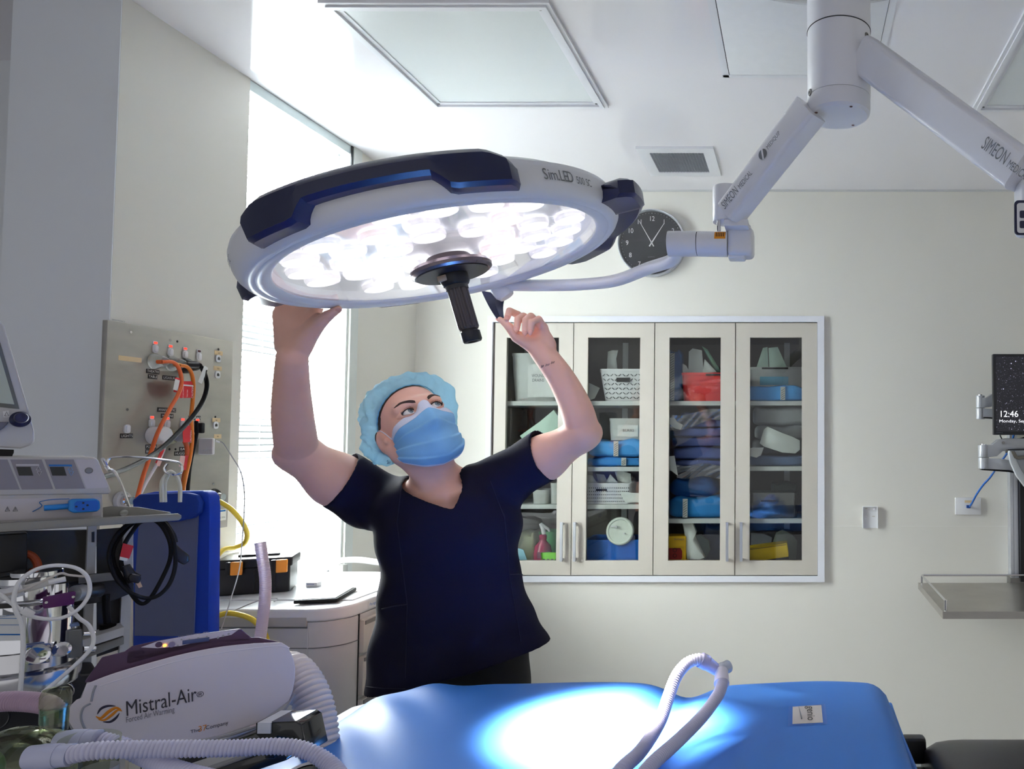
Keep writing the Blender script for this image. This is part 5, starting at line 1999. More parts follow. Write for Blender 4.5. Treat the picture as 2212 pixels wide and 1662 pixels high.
for (x, y, c_) in ((34, 1003, PANL), (105, 1004, BLUEINK)):
    cextr([(x, y), (x + 50, y), (x + 51, y + 4), (x + 1, y + 4)], o_ - .0004, o_, 'stripe', c_, ins)
for x in (35, 107):
    cextr([(x, 1009), (x + 31, 1009), (x + 37, 1028), (x + 6, 1028)], o_ - .0005, o_, 'lcd', mat('lcd_dark', (52, 52, 50), .2), ins)
for x, m_ in ((83, PANL), (152, mat('triangle_blue', (120, 160, 210), .5))):
    for q, yy in ((1, 1012), (-1, 1023)):
        pts = [PC(x - 5 + (2 if q < 0 else 0), yy + 4 * q, o_ - .0005), PC(x + 5 + (2 if q < 0 else 0), yy + 4 * q, o_ - .0005), PC(x + (2 if q < 0 else 0), yy - 5 * q, o_ - .0005)]
        MB().tube(pts + [pts[0]], .0006, 5).build('arrow_key', m_, ins)
MB().lathe([(.0001, .002), (.004, .002), (.0055, 0)], PC(192, 1017, o_), -CD, 24).build('power_key', mat('key_grey', (130, 128, 128), .4), ins)
cextr([(-150, 1082), (214, 1074), (218, 1078), (217, 1114), (-150, 1133)], .0316, .033, 'front_field', PANL, ins)
for x in (16, 33):
    pts = [PC(x - 5, 1105, .0312), PC(x + 5, 1104.6, .0312), PC(x, 1095, .0312)]
    MB().tube(pts + [pts[0]], .0005, 5).build('warning_triangle', GINK, ins)
    MB().tube([PC(x, 1098, .0312), PC(x, 1103, .0312)], .0004, 4).build('warning_mark', GINK, ins)
bp = extr([(-0, 0)] * 0 or [(149, 1082), (158, 1079), (208, 1078), (216, 1083), (217, 1099), (210, 1106), (158, 1109), (148, 1104)], .012, .032, 'blue_socket', mat('socket_blue', (40, 130, 205), .4), ins, bevel=.003, pf=PC, nrm=CD)
extr([(166, 1083), (208, 1081), (213, 1086), (213, 1098), (208, 1103), (168, 1105), (161, 1100), (161, 1088)], .0112, .013, 'socket_cup', mat('socket_deep', (20, 92, 185), .4), bp, pf=PC, nrm=CD)
for x, y in ((180, 1087), (180, 1100), (189, 1092), (165, 1095)):
    p = PC(x, y, .0108)
    MB().cyl(p, p + CD * .001, .0016, n=12).build('pin_hole', INK, bp)
MB().tube([PC(95, 1098, .022), PC(150, 1094, .022)], .0048, 12).build('blue_lead', mat('socket_blue', (40, 130, 205), .4), ins)
MB().tube(spline([PC(70, 1106, .03), PC(90, 1094, .029), PC(86, 1085, .029), PC(110, 1080, .029), PC(150, 1078, .029)], 6), .0007, 6).build('outline_mark', BLUEINK, ins)

# patient monitor, upper left
pm = thing('patient_monitor', PC(20, 985, .06), 'tilted white monitor with a navy knob, cut off by the left edge', 'monitor')
cextr([(-200, 676), (-10, 690), (0, 693), (9, 703), (62, 886), (74, 932), (74, 955), (70, 961), (44, 970), (0, 967), (-200, 950)], .06, .15, 'housing', mat('monitor_shell', (198, 197, 200), .45, var=.015), pm, bevel=.005)
cextr([(-190, 690), (-14, 700), (0, 738), (42, 884), (0, 880), (-190, 866)], .0592, .0605, 'bezel', mat('bezel_grey', (104, 106, 104), .4), pm)
cextr([(-190, 705), (-20, 715), (0, 768), (31, 874), (0, 871), (-190, 858)], .0586, .0600, 'screen', mat('screen_off', (188, 196, 184), .15, var=.02), pm)
MB().lathe([(.0001, .030), (.008, .030), (.009, .026), (.008, .018), (.006, .014), (.009, .010), (.013, .006), (.013, .0)], PC(43, 907, .060), (.75, -.64, .1), 28).build('rotary_knob', NAVYP, pm)
cextr([(6, 889), (19, 887), (21, 901), (8, 902)], .0594, .0600, 'warning_sticker', WHITE, pm)
MB().tube([PC(10, 899, .0592), PC(19, 899, .0592), PC(14, 890, .0592), PC(10, 899, .0592)], .0005, 5).build('sticker_mark', GINK, pm)
cextr([(-40, 925), (-5, 912), (20, 912), (8, 925), (-10, 938), (-40, 940)], .054, .060, 'dial_recess', mat('recess_grey', (110, 108, 122), .4), pm, bevel=.002)
cextr([(-100, 968), (30, 972), (30, 978), (26, 987), (-100, 987)], .09, .13, 'foot', BLACK, pm)

# chrome wire hanger on the shelf with white tubing loops
CHR2 = CHROME
wh = thing('wire_hanger', PC(283, 1100, .12), 'bent chrome wire hanger standing on the cart shelf', 'hanger')
pts = [PC(281, 1098, .12), PC(262, 1045, .12), PC(252, 1025, .12), PC(243, 1016, .12), PC(233, 1014, .12), PC(229, 1008, .12), PC(233, 996, .12), PC(243, 989, .12),
       PC(285, 988, .12), PC(330, 991, .12), PC(376, 997, .12), PC(388, 1001, .12), PC(394, 1010, .12), PC(391, 1021, .12), PC(376, 1026, .12), PC(360, 1022, .12), PC(355, 1012, .12), PC(361, 1002, .12)]
MB().tube(spline(pts, 6), .0022, 8).build('wire', CHROME, wh)
MB().tube([PC(222, 992, .10), PC(229, 1006, .12), PC(236, 1017, .11)], .003, 8).build('wire_clip', CHROME, wh)
for q, (dx, dy) in enumerate(((0, 0), (6, 3), (-4, 5))):
    t = cable('tubing_loop', ('white tubing loop nearest the front on the chrome hanger', 'white tubing loop in the middle on the chrome hanger', 'white tubing loop at the back on the chrome hanger')[q], 'tubing',
              [PC(352 + dx, 1085, .135 + q * .01), PC(351 + dx, 1045 + dy, .13 + q * .01), PC(356 + dx, 1028 + dy, .13 + q * .01), PC(368 + dx * .5, 1018 + dy, .118 + q * .006), PC(381, 1027 + dy, .13 + q * .01),
               PC(389 - dx * .3, 1045 + dy, .13 + q * .01), PC(389 - dx * .3, 1085, .135 + q * .01)], .0024, mat('tubing_white', (230, 228, 214), .35), 'white tubing loops on the hanger', n=8)

# blue pouch hanging behind the shelf
bpo = thing('blue_pouch', P(370, 1400, 1.60), 'royal blue hanging pouch with a grey window behind the cart shelf', 'pouch')
BLUEF = mat('royal_blue', (12, 62, 175), .6, var=.06, bump=.05, bscale=600)


def PB(px, py, off=0.0):
    return P(px, py, 1.58 + off)


extr([(285, 1090), (291, 1078), (305, 1068), (330, 1063), (435, 1061), (446, 1064), (453, 1074), (455, 1100), (452, 1390), (285, 1405)], 0, .03, 'back_board', BLUEF, bpo, bevel=.006, pf=PB, nrm=EY)
extr([(300, 1125), (428, 1100), (424, 1200), (418, 1376), (290, 1374), (292, 1250)], -.004, -.001, 'clear_window', mat('pouch_window', (98, 104, 138), .35, var=.05), bpo, pf=PB, nrm=EY)
extr([(284, 1082), (300, 1068), (400, 1065), (424, 1070), (432, 1085), (430, 1108), (415, 1120), (380, 1128), (320, 1128), (290, 1110)], -.016, -.004, 'top_flap', mat('flap_blue', (14, 54, 140), .7, var=.06), bpo, bevel=.004, pf=PB, nrm=EY)

q_ = PB(330, 1092, .03)
MB().tube([q_, Vector((XL + .001, 1.98, q_.z))], .004, 8).build('hanging_hook', CHROME, bpo)
# black power lead coiled under the shelf
pc_ = thing('power_lead', PC(310, 1295, .04), 'coiled black power lead with plug, hanging under the cart shelf', 'power lead')
pts = [PC(275, 1243, .05), PC(262, 1218, .05), PC(268, 1180, .05), PC(285, 1150, .06), PC(305, 1128, .07), PC(340, 1124, .07), PC(362, 1140, .06), PC(376, 1175, .05), PC(378, 1225, .045),
       PC(362, 1268, .04), PC(330, 1292, .04), PC(290, 1285, .04), PC(255, 1255, .045), PC(237, 1215, .05), PC(240, 1180, .055), PC(262, 1145, .06), PC(300, 1122, .08), PC(340, 1128, .08),
       PC(365, 1165, .07), PC(368, 1205, .06), PC(350, 1250, .06), PC(322, 1296, .05), PC(300, 1302, .05), PC(270, 1262, .055), PC(246, 1215, .06), PC(250, 1175, .06), PC(290, 1130, .08),
       PC(345, 1122, .09), PC(372, 1150, .09), PC(380, 1172, .09)]
MB().tube(spline(pts, 7), .0035, 9).build('cord', BLACKR, pc_, angle=80)
MB().tube([PC(272, 1222, .045), PC(280, 1242, .045), PC(290, 1252, .045)], lambda i: (.006, .009, .012)[i], 12).build('plug_grip', BLACK, pc_)
extr([(283, 1240), (304, 1244), (306, 1252), (300, 1262), (280, 1258), (277, 1248)], .03, .055, 'plug', BLACK, pc_, bevel=.003, pf=PC, nrm=CD)
extr([(292, 1257), (301, 1253), (308, 1268), (300, 1271)], .038, .040, 'plug_pin', mat('brass_pin', (220, 190, 160), .3, .7), pc_, pf=PC, nrm=CD)
extr([(378, 1172), (390, 1185), (410, 1200), (411, 1213), (398, 1222), (385, 1215), (376, 1195)], .075, .10, 'connector', BLACK, pc_, bevel=.004, pf=PC, nrm=CD)
tg_ = extr([(266, 1174), (289, 1180), (280, 1206), (272, 1213), (258, 1208)], .040, .042, 'red_tag', RED, pc_, pf=PC, nrm=CD)
extr([(259, 1203), (277, 1207), (274, 1213), (258, 1210)], .0390, .0396, 'tag_band', PAPER, tg_, pf=PC, nrm=CD)

# chrome vaporiser
vp = thing('chrome_vaporiser', PC(55, 1475, .02), 'polished chrome cylinder with a purple tag and blue gauge at the lower left', 'medical device')
vc = PC(52, 1440, .03)
vz = lambda y: PC(52, y, .03).z
MB().lathe([(.0001, vz(1405)), (.058, vz(1405)), (.058, vz(1300)), (.050, vz(1292)), (.046, vz(1290)), (.046, vz(1262)), (.036, vz(1258)), (.036, vz(1246)), (.0001, vz(1246))], (vc.x, vc.y, 0), (0, 0, 1), 56).build('cylinder', CHROME, vp, angle=30)
MB().lathe([(.0001, vz(1480)), (.068, vz(1480)), (.070, vz(1475)), (.070, vz(1445)), (.066, vz(1440)), (.0605, vz(1436)), (.0605, vz(1398)), (.0585, vz(1396))], (vc.x, vc.y, 0), (0, 0, 1), 56).build('base_ring', mat('satin_chrome', (205, 204, 206), .16, 1.0, var=.06), vp, angle=30)
MB().lathe([(.0001, vz(1232)), (.030, vz(1232)), (.032, vz(1234)), (.032, vz(1243)), (.028, vz(1246)), (.0001, vz(1246))], (vc.x + .016, vc.y, 0), (0, 0, 1), 40).build('top_cap', CHROME, vp)
MB().lathe([(.0001, vz(1262)), (.012, vz(1262)), (.0125, vz(1285)), (.0001, vz(1286))], (PC(126, 1275, -.005).x, PC(126, 1275, -.005).y, 0), (0, 0, 1), 26).build('side_turret', CHROME, vp)
tg_ = cextr([(93, 1291), (160, 1278), (164, 1280), (160, 1306), (96, 1316), (92, 1312)], -.036, -.031, 'purple_tag', mat('tag_purple', (88, 28, 92), .4), vp, bevel=.001)
for x, y in ((100, 1302), (158, 1290)):
    p = PC(x, y, -.0365)
    MB().cyl(p, p - CD * .001, .0020, n=12).build('rivet', CHROME, tg_)
cextr([(48, 1268), (118, 1250), (124, 1256), (122, 1262), (60, 1280), (50, 1278)], -.035, -.022, 'lever', mat('lever_cream', (208, 204, 196), .45), vp, bevel=.002)
MB().cyl(PC(-10, 1292, -.03), PC(50, 1274, -.03), .0095, n=20).build('white_connector', WPLAS, vp)
cextr([(-40, 1330), (55, 1330), (56, 1384), (-40, 1386)], -.0352, -.0340, 'calibration_sticker', PAPER, vp)
for y in (1336, 1350, 1370):
    cextr([(-40, y), (44, y), (44, y + (3 if y == 1370 else 1)), (-40, y + (3 if y == 1370 else 1))], -.0358, -.0353, 'sticker_line', BLUEINK, vp)
text('CALIBRATION', PC(0, 1334, -.0356), CX, EZ, .0022, BLUEINK, vp)
gq = cextr([(57, 1396), (108, 1391), (110, 1394), (107, 1432), (60, 1438), (57, 1434)], -.040, -.030, 'gauge_plate', mat('gauge_blue', (72, 92, 150), .3, .4), vp, bevel=.002)
gp = PC(82, 1414, -.0405)
MB().lathe([(.0001, .003), (.012, .003), (.0145, .004), (.0155, 0)], gp, -CD, 32).build('gauge_glass', CHROME, gq)
for x, y in ((62, 1402), (104, 1396), (60, 1432), (103, 1427)):
    p = PC(x, y, -.0405)
    MB().cyl(p, p - CD * .002, .0025, n=10).build('gauge_screw', CHROME, gq)
vb_ = thing('valve_block', PC(170, 1440, .03), 'dull metal valve block with a blue tap beside the chrome cylinder', 'valve')
cextr([(140, 1363), (178, 1360), (180, 1420), (142, 1424)], .0, .05, 'block', mat('valve_metal', (120, 122, 124), .35, .7, var=.1), vb_, bevel=.003)
MB().cyl(PC(160, 1352, .02), PC(160, 1364, .02), .004, n=12).build('tap_stem', CHROME, vb_)
cextr([(146, 1350), (170, 1346), (173, 1352), (149, 1357)], .01, .022, 'tap_wing', mat('tap_blue', (110, 130, 170), .3, .4), vb_, bevel=.001)
for y, r_ in ((1370, .006), (1404, .008)):
    MB().cyl(PC(178, y, .02), PC(204, y - 1, .025), r_ * .7, n=16).build('port', CHROME, vb_)
MB().lathe([(.0001, 0), (.012, 0), (.012, .006), (.007, .008), (.007, .018), (.0001, .018)], PC(133, 1402, -.02), (-CD).normalized(), 20).build('fitting', CHROME, vb_)
# white leads looping in front
wl = cable('white_lead', 'white lead making a big loop in front of the chrome cylinder', 'lead',
           [PC(-30, 1268, -.06), PC(0, 1284, -.065), PC(50, 1322, -.07), PC(85, 1336, -.07), PC(130, 1336, -.07), PC(168, 1318, -.065), PC(192, 1285, -.06), PC(190, 1250, -.06), PC(165, 1228, -.06),
            PC(120, 1222, -.06), PC(75, 1232, -.065), PC(42, 1258, -.07), PC(30, 1292, -.07), PC(34, 1320, -.072), PC(46, 1345, -.072), PC(50, 1390, -.075), PC(47, 1450, -.08), PC(43, 1505, -.08)], .0030, WPLAS,
           'white leads round the chrome cylinder')
MB().cyl(PC(48, 1318, -.07), PC(70, 1330, -.07), .0058, n=14).build('splitter', WPLAS, wl, bevel=.001)
wl2 = cable('white_lead', 'white lead running down past the valve block to the lower left', 'lead',
            [PC(148, 1310, -.05), PC(170, 1335, -.055), PC(192, 1352, -.055), PC(202, 1378, -.055), PC(196, 1402, -.06), PC(165, 1435, -.065), PC(125, 1470, -.07), PC(82, 1506, -.075)], .0030, WPLAS,
            'white leads round the chrome cylinder')
wl3 = cable('white_lead', 'thin white lead with a ribbed clip crossing the chrome cylinder top', 'lead',
            [PC(-30, 1290, -.05), PC(30, 1282, -.055), PC(80, 1262, -.06), PC(128, 1240, -.06), PC(150, 1243, -.058), PC(185, 1246, -.06)], .0020, mat('lead_cream', (206, 198, 190), .5),
            'white leads round the chrome cylinder')
MB().tube([PC(105, 1259, -.062), PC(142, 1251, -.062)], .0042, 8).build('ribbed_clip', WPLAS, wl3)
# black pressure gauges low at the left, on the dark cart base
for px, py, lab in ((128, 1496, 'black pressure gauge with chrome ring between the cylinder and the warming unit'), (-14, 1552, 'black pressure gauge with chrome ring cut by the left edge')):
    g_ = thing('pressure_gauge', PC(px, py, .02), lab, 'gauge', 'chrome ringed pressure gauges')
    p = PC(px, py, .0)
    MB().lathe([(.0001, 0), (.0155, 0), (.0155, .012), (.0001, .012)], p, -CD, 32).build('dial', BLACK, g_)
    MB().lathe([(.0145, .010), (.0165, .014), (.0185, .010), (.0185, -.012), (.0165, -.013)], p, -CD, 36).build('ring', CHROME, g_)
    MB().tube([p - CD * .0125, p - CD * .0125 + EZ * .010 + CX * .003], .0004, 5).build('needle', WINK, g_)
cextr([(-200, 1482), (215, 1455), (215, 1760), (-200, 1800)], .03, .137, 'base_unit', BLACK, cart, bevel=.006)

# ================================================================ drawer trolley by the window
tr_ = thing('drawer_trolley', (-1.4, 2.2, 0), 'grey hospital trolley with side drawers and a white top below the window', 'trolley')
TY = 1.97
tz = P(700, 1316, TY).z
tx1 = P(772, 1400, TY + .08).x
tx0 = XL + .06
ty1 = 2.52
TRG = mat('trolley_grey', (196, 196, 196), .5, var=.02, bump=.06, bscale=400)
TRD = mat('trolley_drawer', (196, 192, 184), .5, var=.02)


def rr_corner(x0, x1, y0, y1, r, n=10):
    pts = [(x0, y1), (x0, y0)]
    for i in range(n + 1):
        a = -PI / 2 + PI / 2 * i / n
        pts.append((x1 - r + r * math.cos(a), y0 + r + r * math.sin(a)))
    pts.append((x1, y1))
    return pts


MB().prism(rr_corner(tx0, tx1, TY, ty1, .08), (0, 0, .08), (1, 0, 0), (0, 1, 0), tz - .115).build('body', TRG, tr_, bevel=.002)
MB().prism(rr_corner(tx0, tx1 + .003, TY - .004, ty1, .084), (0, 0, tz - .034), (1, 0, 0), (0, 1, 0), .034).build('top', mat('trolley_top', (226, 227, 228), .35), tr_, bevel=.008, seg=4)
MB().bb((tx0 + .02, TY + .1, tz), (tx1 - .03, ty1 - .02, tz + .003)).build('work_surface', mat('trolley_top', (226, 227, 228), .35), tr_)
zs_ = P(700, 1402, TY).z
MB().prism(rr_corner(tx0, tx1 + .0012, TY - .0012, ty1, .0806), (0, 0, zs_), (1, 0, 0), (0, 1, 0), .0022).build('seam', mat('seam_dark', (110, 110, 110), .6), tr_)
# front recess panel with pull band
fx0, fx1 = P(470, 1350, TY).x, P(664, 1350, TY).x
for z0_, z1_, m_, nm, o in ((P(600, 1354, TY).z, P(600, 1334, TY).z, mat('pull_grey', (178, 176, 172), .5), 'pull_band', .006), (P(600, 1332, TY).z, P(600, 1322, TY).z, TRD, 'upper_band', .002)):
    MB().bb((max(fx0, tx0), TY - o, z0_), (fx1, TY + .002, z1_)).build(nm, m_, tr_, bevel=.0015)
MB().bb((max(fx0, tx0), TY - .0015, P(600, 1358, TY).z), (fx1, TY + .001, P(600, 1355, TY).z)).build('shadow_gap', mat('seam_dark', (110, 110, 110), .6), tr_)
MB().bb((fx1 + .001, TY - .0012, .1), (fx1 + .004, TY + .001, tz - .04)).build('edge_line', LGREY, tr_)
p = P(556, 1327, TY)
MB().bb((p.x - .008, TY - .003, p.z - .005), (p.x + .012, TY - .001, p.z + .005)).build('small_label', PAPER, tr_)
# drawers on the right side, facing +X
ys0, ys1 = TY + .085, ty1 - .02
zt_ = tz - .045
hs = [.10, .115, .15, .15, .2]
for h_ in hs:
    if zt_ - h_ < .12:
        break
    d_ = MB().bb((tx1 - .02, ys0, zt_ - h_ + .005), (tx1 + .014, ys1, zt_ - .005)).build('drawer', TRD, tr_, bevel=.004)
    MB().bb((tx1 + .0141, ys0 + .004, zt_ - .018), (tx1 + .017, ys1 - .004, zt_ - .008)).build('drawer_pull', mat('pull_dark', (120, 116, 112), .5), d_)
    zt_ -= h_
MB().bb((tx1 - .003, ys0 - .004, .1), (tx1 + .0015, ys0 + .001, tz - .03)).build('drawer_gap', INK, tr_)
# trade labels on the top edge, right side
q0 = Vector((tx1 + .0036, TY + .12, tz - .028))
for dy, w_, c_, s__, sc_ in ((0, .085, PAPER, 'ParagonCare', BLUEINK), (.09, .06, BLUEINK, 'medical', WINK)):
    lb_ = MB().prism(rrect(w_, .02, .001), q0 + Vector((0, dy + w_ / 2, .011)), EY, EZ, .0006).build('trade_label', c_, tr_)
    text(s__, q0 + Vector((.0008, dy + .006 + (.014 if c_ is BLUEINK else 0), .008)), EY, EZ, .0075, sc_, lb_, width=w_ - .02)
    if c_ is BLUEINK:
        MB().prism([(-.001, -.004), (.001, -.004), (.001, -.001), (.004, -.001), (.004, .001), (.001, .001), (.001, .004), (-.001, .004), (-.001, .001), (-.004, .001), (-.004, -.001), (-.001, -.001)],
                   q0 + Vector((.0008, dy + .010, .011)), EY, EZ, .0004).build('cross', WINK, lb_)
for x in (tx0 + .06, tx1 - .06):
    for y in (TY + .08, ty1 - .08):
        MB().cyl((x - .012, y, .04), (x + .012, y, .04), .04, n=20).build('castor', BLACKR, tr_)

# tool case on the trolley
tc = thing('tool_case', (-1.5, 2.1, tz + .003), 'black plastic tool case with two orange latches on the trolley', 'tool case')
Rz = Matrix.Rotation(math.radians(24), 3, 'Z')
cc = Vector((-1.575, 2.19, tz + .004))
CW, CDp, CH = .185, .12, .104


def TC(x, y, z):
    return cc + Rz @ Vector((x, y, z))


MB().box(TC(0, 0, CH * .36), (CW - .012, CDp - .010, CH * .72), Rz).build('base', BLACK, tc, bevel=.005, seg=3)
MB().box(TC(0, 0, CH * .84), (CW, CDp, CH * .26), Rz).build('lid', BLACK, tc, bevel=.006, seg=3)
for x in (-.02, .03):
    MB().box(TC(x * 1.0 + .02, -CDp / 2 + .004, CH * .34), (.003, .006, CH * .6), Rz).build('rib', BLACK, tc)
for x in (-.045, .062):
    MB().box(TC(x - .014, -CDp / 2 - .006, CH * .74), (.012, .014, CH * .36), Rz).build('latch_guard', BLACK, tc, bevel=.003)
    MB().box(TC(x + .006, -CDp / 2 - .008, CH * .74), (.028, .010, CH * .36), Rz).build('latch', mat('latch_orange', (236, 148, 50), .45), tc, bevel=.003)
MB().box(TC(.0, .0, CH * .985), (.10, .02, .010), Rz).build('carry_handle', BLACK, tc, bevel=.003)
# tablet lying on the trolley
tb_ = thing('tablet', (-1.33, 2.1, tz + .003), 'dark cased tablet lying on the white trolley top beside the tool case', 'tablet')
Rt = Matrix.Rotation(math.radians(14), 3, 'Z')
pc2 = PZp(705, 1287, tz + .008)
MB().box((pc2.x, pc2.y, tz + .0085), (.105, .16, .010), Rt).build('case', BLACKR, tb_, bevel=.003)
MB().box((pc2.x, pc2.y, tz + .0142), (.092, .146, .0012), Rt).build('screen', mat('tablet_screen', (190, 192, 196), .1), tb_)
bx_ = thing('small_box', PZp(676, 1262, tz), 'small white box standing on the trolley behind the tablet', 'box')
p = PZp(676, 1268, tz + .003)
MB().bb((p.x - .015, p.y - .01, tz + .0035), (p.x + .018, p.y + .012, tz + .017)).build('carton', WPLAS, bx_)
MB().bb((p.x - .012, p.y - .0105, tz + .010), (p.x + .010, p.y - .0101, tz + .014)).build('carton_print', mat('print_lilac', (170, 175, 200), .5), bx_)
# pink translucent corrugated tube standing in front of the trolley
hose([P(562, 1172, 1.80), P(566, 1200, 1.80), P(573, 1250, 1.80), P(572, 1300, 1.80), P(566, 1350, 1.80), P(560, 1400, 1.80), P(556, 1470, 1.80), Vector((P(556, 1470, 1.80).x, 1.80, .6)), Vector((P(556, 1470, 1.80).x, 1.80, .0))], .0125, .0042, 'pink_tube', None,
     mat('pink_tube', (250, 232, 238), .4, var=.03, trans=.35), amp=.07)
pt_ = bpy.data.objects['pink_tube']
tag(pt_, 'pale pink translucent corrugated tube rising in front of the trolley', 'tube')
# white lead lying on trolley
cable('thin_lead', 'thin grey lead with white end lying across the trolley edge', 'lead',
      [P(488, 1330, 1.955), P(510, 1318, 1.96), P(545, 1303, 1.97), P(570, 1295, 1.99), P(590, 1293, 2.03), P(600, 1294, 2.05), P(592, 1300, 2.01)], .0016, mat('lead_grey', (170, 170, 175), .4), n=6)

# low white counter in the window corner
lc = thing('low_counter', (-1.3, 3.1, 0), 'low white counter along the back wall in the window corner', 'counter')
cz_ = P(780, 1250, 3.0).z
MB().bb((XL + .02, 2.90, 0), (-1.37, YB - .014, cz_ - .03)).build('cabinet_body', WHITE, lc, bevel=.003)
MB().bb((XL + .02, 2.88, cz_ - .03), (-1.35, YB - .014, cz_)).build('counter_top', mat('counter_top', (236, 237, 237), .3), lc, bevel=.004)
rl = thing('white_bed_rail', P(760, 1225, 2.6), 'curved white plastic rail with square end beside the window', 'rail')
MB().tube(spline([P(665, 1222, 2.62), P(700, 1216, 2.62), P(760, 1210, 2.62), P(800, 1213, 2.62), P(840, 1222, 2.62), P(860, 1250, 2.62)], 8), .017, 14, flat=.6).build('rail_bar', WPLAS, rl)
MB().box(P(737, 1236, 2.62), (.03, .03, .05)).build('rail_foot', mat('foot_grey', (200, 202, 196), .5), rl, bevel=.003)
q_ = P(737, 1248, 2.62)
MB().bb((q_.x - .01, 2.61, 0), (q_.x + .01, 2.63, q_.z + .01)).build('rail_post', WPLAS, rl)

# ================================================================ built-in glass cabinet
cab = thing('wall_cabinet', ((OX0 + OX1) / 2, YB, OZ0), 'built-in wall cabinet with four glass doors full of supplies', 'cabinet')
DEP = .34
INT = mat('cabinet_interior', (112, 106, 100), .6, var=.03)
DOORM = mat('door_beige', (196, 190, 179), .45, var=.015)
SHM = mat('shelf_light', (206, 208, 206), .5, var=.02)
FRM = mat('frame_white', (230, 231, 238), .4, var=.01)
xs = [P(x, 950, YB).x for x in (1067, 1238, 1413.5, 1588.5, 1766)]
xm = xs[2]
b = MB()
b.bb((OX0, YB + DEP, OZ0), (OX1, YB + DEP + .012, OZ1))
b.build('back_board', INT, cab)
for nm, a_, b_ in (('left_side', (OX0, YB + .001, OZ0), (OX0 + .016, YB + DEP, OZ1)), ('right_side', (OX1 - .016, YB + .001, OZ0), (OX1, YB + DEP, OZ1)), ('divider', (xm - .014, YB + .012, OZ0 + .016), (xm + .014, YB + DEP, OZ1 - .016))):
    MB().bb(a_, b_).build(nm, INT, cab)
MB().bb((OX0 + .016, YB + .001, OZ1 - .016), (OX1 - .016, YB + DEP, OZ1)).build('top_board', INT, cab)
MB().bb((OX0 + .016, YB + .001, OZ0), (OX1 - .016, YB + DEP, OZ0 + .028)).build('bottom_board', INT, cab)
f0, f1 = P(1056, 684, YB), P(1781, 1257, YB)
fr_ = MB()
W_ = .014
x0_, x1_, z0_, z1_ = f0.x, f1.x, f1.z, f0.z
for a_, b_ in (((x0_, z0_), (x1_, OZ0)), ((x0_, OZ1), (x1_, z1_)), ((x0_, OZ0), (OX0, OZ1)), ((OX1, OZ0), (x1_, OZ1))):
    fr_.bb((a_[0], YB - .014, a_[1]), (b_[0], YB - .0005, b_[1]))
fr_.build('frame', FRM, cab)
GL = glassmat('cabinet_glass', (244, 246, 244), .0, .01)
dz0, dz1 = P(1300, 1242, YB).z, P(1300, 699, YB).z
gz0, gz1 = P(1300, 1211, YB).z, P(1300, 730, YB).z
gx = [(1093, 1206), (1269, 1382), (1445.5, 1556.5), (1620, 1732)]
hx = [1217, 1245, 1572, 1602]
for i in range(4):
    a, c = xs[i] + .002, xs[i + 1] - .002
    g0_, g1_ = P(gx[i][0], 950, YB).x, P(gx[i][1], 950, YB).x
    d_ = MB()
    y0_, y1_ = YB - .010, YB + .010
    d_.bb((a, y0_, dz0), (c, y1_, gz0))
    d_.bb((a, y0_, gz1), (c, y1_, dz1))
    d_.bb((a, y0_, gz0), (g0_, y1_, gz1))
    d_.bb((g1_, y0_, gz0), (c, y1_, gz1))
    do = d_.build('door', DOORM, cab)
    MB().bb((g0_, YB + .001, gz0), (g1_, YB + .004, gz1)).build('glass', GL, do)
    hp = P(hx[i], 1168, YB)
    hz0, hz1 = P(hx[i], 1211, YB).z, P(hx[i], 1127, YB).z
    h_ = MB()
    h_.bb((hp.x - .006, YB - .034, hz0), (hp.x + .006, YB - .026, hz1))
    h_.bb((hp.x - .005, YB - .027, hz0 + .004), (hp.x + .005, YB - .010, hz0 + .012))
    h_.bb((hp.x - .005, YB - .027, hz1 - .012), (hp.x + .005, YB - .010, hz1 - .004))
    h_.build('handle', ALU, do)


def yz(y):
    return P(1400, y, YB + .03).z


shelfL = [867, 1009, 1090]
shelfR = [867, 1008, 1121]
for (a, c), ss in (((OX0 + .017, xm - .015), shelfL), ((xm + .015, OX1 - .017), shelfR)):
    for y in ss:
        zt = yz(y)
        MB().bb((a, YB + .022, zt - .020), (c, YB + DEP - .002, zt)).build('shelf', SHM, cab)
ZB = OZ0 + .029
for x in (1350, 1700):
    p = P(x, 950, YB + DEP)
    MB().bb((p.x - .014, YB + DEP - .006, OZ0 + .03), (p.x + .014, YB + DEP - .001, OZ1 - .05)).build('back_strip', mat('strip_pale', (190, 192, 194), .4, .3), cab)

# ---- contents. YC = front face distance of things on the shelves
def cx_(px, Y):
    return P(px, 950, Y).x


def zpx(y, Y):
    return P(1400, y, Y).z


